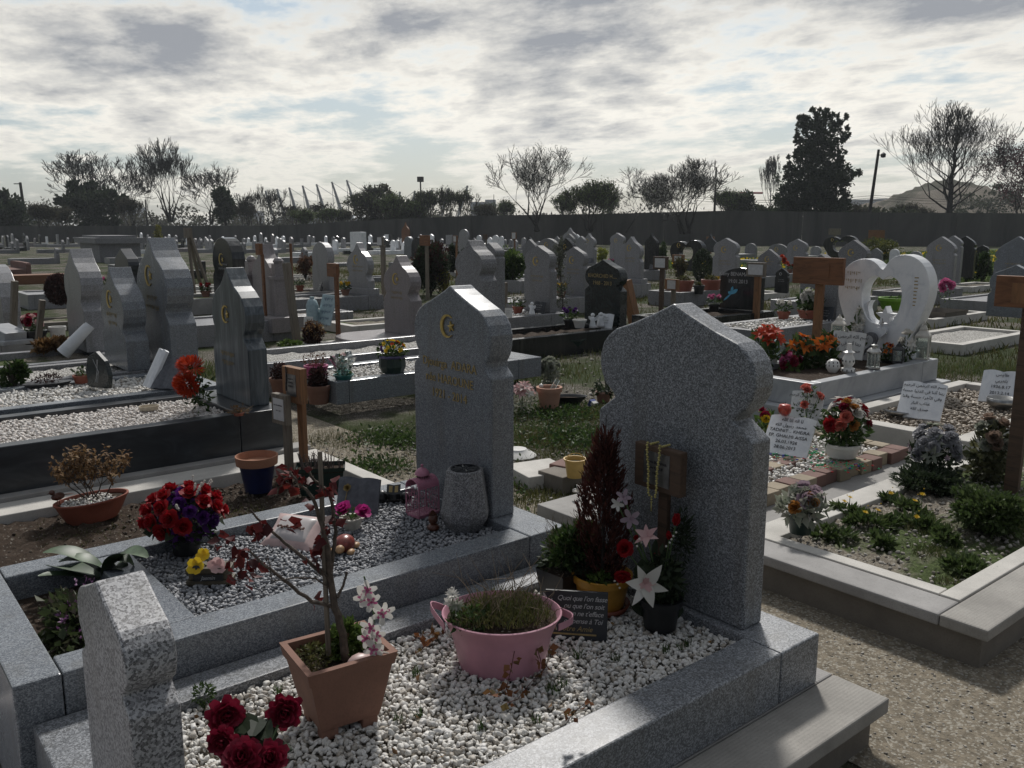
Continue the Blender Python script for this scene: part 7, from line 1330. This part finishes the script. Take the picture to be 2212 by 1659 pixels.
for x, yb, s_, lb in ((1836, 806, 1.0, 'tall pierced white ceramic vase on the marble kerb'), (1803, 806, .6, 'round pierced white ceramic ball vase left of the tall one'), (1665, 800, .7, 'white spotted ceramic cone near the red lilies')):
    q = P(x, yb, hz if x > 1700 else .3) + FW * .05; r = T('ceramic_vase', lb, 'vase', q, group='pierced white ceramics'); pr_ = [(.05, 0), (.062, .015), (.055, .035), (.03, .045), (.052, .08), (.05, .12), (.035, .15), (.03, .17), (.05, .175), (.02, .19), (.018, .25), (.0005, .25)] if s_ == 1 else [(.04, 0), (.05, .01), (.075, .05), (.08, .09), (.06, .13), (.03, .15), (.0005, .15)]
    MB().lathe([(a * s_ / (1 if s_ == 1 else .8), b * s_ / (1 if s_ == 1 else .8)) for a, b in pr_], 24).build('body', WHITEP, r, smooth='auto'); mb = MB()
    for k in range(10):
        for zz_, rr_ in (((.10, .053), (.02, .060)) if s_ == 1 else ((.062, .058), (.09, .058))): mb.ball((cos(k * .628 + zz_ * 20) * rr_, sin(k * .628 + zz_ * 20) * rr_, zz_), .007, 1, None, 0, .7, .7, 1.6)
    mb.build('piercings', BLACKP, r)
q = P(1868, 770, hz); o = T('heart_ornament', 'open wooden heart ornament standing below the marble heart', 'ornament', q + FW * .05); op = heart_pts(.13, 48); ip = [(a * .72, b * .72 + .035) for a, b in op]; ring(MB(), op, ip, 0, .03).build('frame', BOOKG, o, fix=True); flower(MB(), (0, 0, 0), (-1, 0, .2), 'rose', .03, rn).build('rose', CRIM, o, (-.02, 0, .08))
o = T('heart_pendant', 'small white stone heart hanging in the marble heart', 'pendant', (8.0, 4.16, .37 + .165)); MB().prism(heart_pts(.065, 32), -.035, 0).build('heart', MARB, o, fix=True, bev=.008); MB().tube([(-.0, 0, .12), (.0, 0, .2)], .003, 4).build('cord', WOODG, o)
q = P(1812, 788, hz); o = openbook('white book shaped plaque with dark Arabic verse behind the yellow chrysanthemums', P(1824, 775, .37), AZ - R(42), .34, .26, WHITEP, R(15), lines=[arab('بسم الله الرحمن الرحيم'), arab('ربنا آتنا في الدنيا'), arab('حسنة وفي الآخرة')], lsz=.045, t=.03)
# ------------------------------------------------------------------ ground cover
gs = blob([(2.9, 3.4, .25), (2.75, 4.2, .25), (3.0, 4.9, .4), (3.4, 4.4, .5), (4.0, 4.0, .5), (3.3, 3.7, .35), (4.3, 4.8, .5), (4.8, 4.2, .5), (3.9, 5.6, .5), (3.0, 5.8, .35), (5.2, 5.2, .5), (4.6, 5.9, .5)], 17000, 3, .0); blades('grass', gs, .05, .005, OLIVE, 'grass and weeds on the rough ground behind the crescent headstone', 3, .9)
wv, dd = [], []
rg = np.random.default_rng(21); gp_ = blob([(3.1, 4.1, .3), (3.6, 4.9, .35), (2.8, 4.9, .25), (3.9, 3.7, .3), (4.5, 4.6, .4), (3.3, 5.5, .3), (4.9, 5.4, .4), (4.0, 5.3, .3)], 7000, 9, .0); gp_[:, 2] = rg.uniform(0, .06, len(gp_)); v, f = leafarr(gp_, rg.normal(size=gp_.shape) + np.array([0, 0, .5]), .035, .5, .2, 2); tag(fastmesh('ground_weeds', v, f, GREEN), 'low broad leaved weeds on the rough ground behind the crescent headstone', 'weeds', None, 'stuff')
gs = blob([(6.4, 5.3, .6), (7.5, 5.6, .8), (9.0, 3.0, .8), (9.5, 4.6, .8), (8.8, 2.2, .6), (10.5, 3.6, .9), (6, 7.5, 1), (7.5, 9, 1.2), (9.5, 7, 1.2), (4.8, 9.8, .8), (3.2, 9.6, .7), (3.0, 8.2, .4), (11.5, 6, 1.2), (12, 3, 1.2), (7.0, 1.3, .6)], 32000, 5, .0); blades('grass', gs, .08, .010, GRASS, 'patchy grass between the graves of the middle distance', 6, .9)
gs = blob([(u_, v_, 1.6) for u_ in range(9, 30, 3) for v_ in range(-2, 34, 3)], 45000, 7, .0); blades('grass', gs, .11, .02, OLIVE, 'thin grass between the far rows of graves', 7, .9)
LAWNB = leafy('lawn_blades', [(.045, .08, .018), (.07, .115, .025), (.10, .14, .03)]); lw_ = np.random.default_rng(4); m = 60000; gs = np.stack([lw_.uniform(26, 62, m), lw_.uniform(-5, 27, m), np.full(m, .01)], 1); blades('lawn_grass', gs, .12, .045, LAWNB, 'bright green lawn before the far wall on the right', 8, .9)
m = 1500; gs = np.stack([lw_.uniform(27, 60, m), lw_.uniform(-5, 26, m), np.full(m, .12)], 1); v, f = leafarr(gs, lw_.normal(size=gs.shape), .13, .9, .1, 3); tag(fastmesh('dandelions', v, f, YELLOW), 'yellow dandelions dotted over the far lawn', 'dandelions', None, 'stuff')
gs = blob([(.9, 4.5, .3), (1.4, 3.9, .2), (.5, 3.7, .2), (1.7, 4.3, .2)], 1400, 6, .10); blades('moss', gs, .016, .004, OLIVE, 'thin moss on the bare soil bed', 9, 1)
gs = blob([(3.6, 1.5, .06), (4.2, 1.9, .12), (3.9, 1.7, .1), (4.6, 1.6, .15), (4.1, 2.1, .1)], 2500, 6, .12); blades('grass', gs, .04, .004, GRASS, 'fine grass in the framed dandelion bed', 10, 1)
# plain low concrete frames and slabs between the rows
FRG = 'low empty concrete frames'
for i, (x, y, l_, w_, m_) in enumerate(((700, 760, 2.0, .9, CONW), (760, 705, 2.0, .9, CONW), (1010, 700, 1.8, .8, CONW), (690, 660, 2.0, .9, CONW), (60, 700, 2.0, .9, CONB), (1105, 740, 2.1, .9, CONW), (2080, 745, 2.2, 1.0, CONW), (2020, 690, 2.0, .9, CONW), (1480, 690, 2.0, .9, CONW), (1590, 640, 2, .9, CONW), (1150, 655, 2, .9, G3), (500, 690, 2.2, .9, GL), (300, 640, 2.2, .9, CONW), (430, 620, 2.2, .9, CONW), (560, 600, 2.2, .9, CONW), (800, 600, 2.2, .9, G3), (950, 590, 2.2, .9, CONW), (1300, 600, 2.2, .9, CONW), (1000, 565, 2.2, .9, CONW), (700, 570, 2.2, .9, GL), (2100, 620, 2.2, .9, CONW))):
    q = P(x, y, .14); r = surround('grave_surround', 'low open %s frame, %s of the empty ones counted by distance and side' % ('concrete' if m_ in (CONW, CONB) else 'granite', on[i % 18] if i < 18 else ['nineteenth', 'twentieth', 'twenty first'][i - 18]), 'grave frame', q.x, q.x + l_, q.y, q.y + w_, 0, .14, .12, m_, group=FRG)
    sheet('bed_soil', q.x + .13, q.x + l_ - .13, q.y + .13, q.y + w_ - .13, .10, (BEDW if i % 3 == 0 else EARTH), 'stuff' if i % 3 == 0 else 'structure', 12, 6, .03, i, label='gravel bed in the %s low open frame' % on[min(i, 17)] if i % 3 == 0 else None, cat='gravel' if i % 3 == 0 else None)

# small offerings on the kerbs of the middle rows
ro_ = random.Random(31); cols = [(RED, 'red'), (PINKF, 'pink'), (WHITEF, 'white'), (YELLOW, 'yellow'), (VIOL, 'violet'), (ORANGE, 'orange')]
for i, (u, v, hw, zb, kind, lab, th) in enumerate(GR):
    if kind == 'slabp': continue
    short = ' '.join(lab.split()[:9]); m_, cn = cols[i % 6]; q = Vector((u - ro_.uniform(.25, .5), v + ro_.uniform(-.2, .25), zb - .02)); r = T('flower_pot', 'small pot of %s flowers before the %s' % (cn, short), 'flower pot', q, group='small flower pots on the kerbs')
    pot(r, simple(.06, .085, .12, .015), [TERR, BLACKP, TERD][i % 3], 14); leafobj('leaves', 120, (0, 0, .17), (.10, .10, .06), .05, GREEN, r, i); [flower(MB(), (0, 0, 0), (cos(k * 2.4) * .6 - .3, sin(k * 2.4) * .6 - .3, .8), 'rose', .04, ro_).build('bloom', m_, r, (cos(k * 2.4) * .07, sin(k * 2.4) * .07, .22 + .02 * (k % 2))) for k in range(6)]
    if i % 2 == 0:
        r = openbook('small plaque leaning by the %s' % short, Vector((u - .15, v - .2, zb - .02)), ro_.uniform(-.3, .3), .24, .2, [BOOKG, MARB, SLATE][i % 3], group='small plaques on the kerbs'); scribble(.13, .15, 3, .02, i).build('lettering', GREYT if i % 3 != 1 else BLACKT, r, loc=(-.02, 0, 0))
# dark headstones, shrubs and kerbs filling the left middle distance
mg = 'weathered stones of the left middle distance'
for i, (x, yb, hp_, wp_, kd, m_, lb) in enumerate(((40, 585, 20, 120, 'rect', BR2, 'long low reddish brown wall'), (120, 562, 26, 14, 'round', G3, 'small grey round stone behind the reddish wall'), (150, 598, 34, 22, 'onion', WOODR, 'red brown onion stone behind the mottled headstone'), (322, 560, 48, 14, 'gable', GL, 'pointed pale column behind the tall crescent headstone'), (350, 575, 30, 20, 'arch', G3, 'low arched grey stone right of the tall crescent headstone'), (430, 590, 26, 24, 'rect', GK, 'low black square stone beyond the stake tripod'), (590, 566, 30, 18, 'round', GL, 'pale round stone beyond the framed pinkish headstone'), (655, 560, 26, 16, 'gable', G3, 'grey gabled stone behind the rusty shrub'), (700, 548, 24, 14, 'arch', MARB, 'white arched stone beyond the round topped headstone'), (935, 570, 34, 18, 'onion', G3, 'grey onion stone beyond the broad dark bush'), (1090, 570, 28, 16, 'rect', GK, 'black square stone near the glossy green bush'), (1570, 560, 26, 18, 'onion', GK, 'black onion stone before the lawn, right of the clipped shrub'), (1620, 552, 26, 20, 'arch', G3, 'grey arched stone on the lawn edge, right centre'), (1760, 556, 24, 18, 'round', GL, 'pale round stone on the lawn above the brown board'), (1890, 566, 30, 20, 'gable', G3, 'grey gabled stone above the marble heart'), (1975, 575, 32, 20, 'round', GL, 'pale round stone between the heart and the overlapping stones'), (2120, 560, 30, 18, 'onion', GK, 'black onion stone near the right edge'))):
    q = P(x, yb, .15); H = SZ(hp_, q); hw = SZ(wp_, q) / 1.4; r = T('headstone' if i else 'low_wall', lb, 'headstone' if i else 'wall', (q.x, q.y, 0), group=mg if i else None); MB().prism(outline(kd, hw, H + .15), 0, .14).build('slab', m_, r, fix=True, bev=.01); MB().box(-1.8, -.01, -max(hw, .4), max(hw, .4), 0, .25).build('kerb', m_, r)

# ------------------------------------------------------------------ faint spring haze round the whole place
hb = MB().box(-230, 520, -230, 520, -1, 70); n = NM('haze_air'); N.remove(n.b); vo = N.new('ShaderNodeVolumePrincipled'); vo.inputs['Density'].default_value = .0004; vo.inputs['Color'].default_value = (.80, .86, .92, 1); vo.inputs['Anisotropy'].default_value = .3; L.new(vo.outputs[0], n.o.inputs['Volume'])
tag(hb.build('haze', n.m), 'thin pale haze in the air over the whole cemetery', 'haze', None, 'stuff')
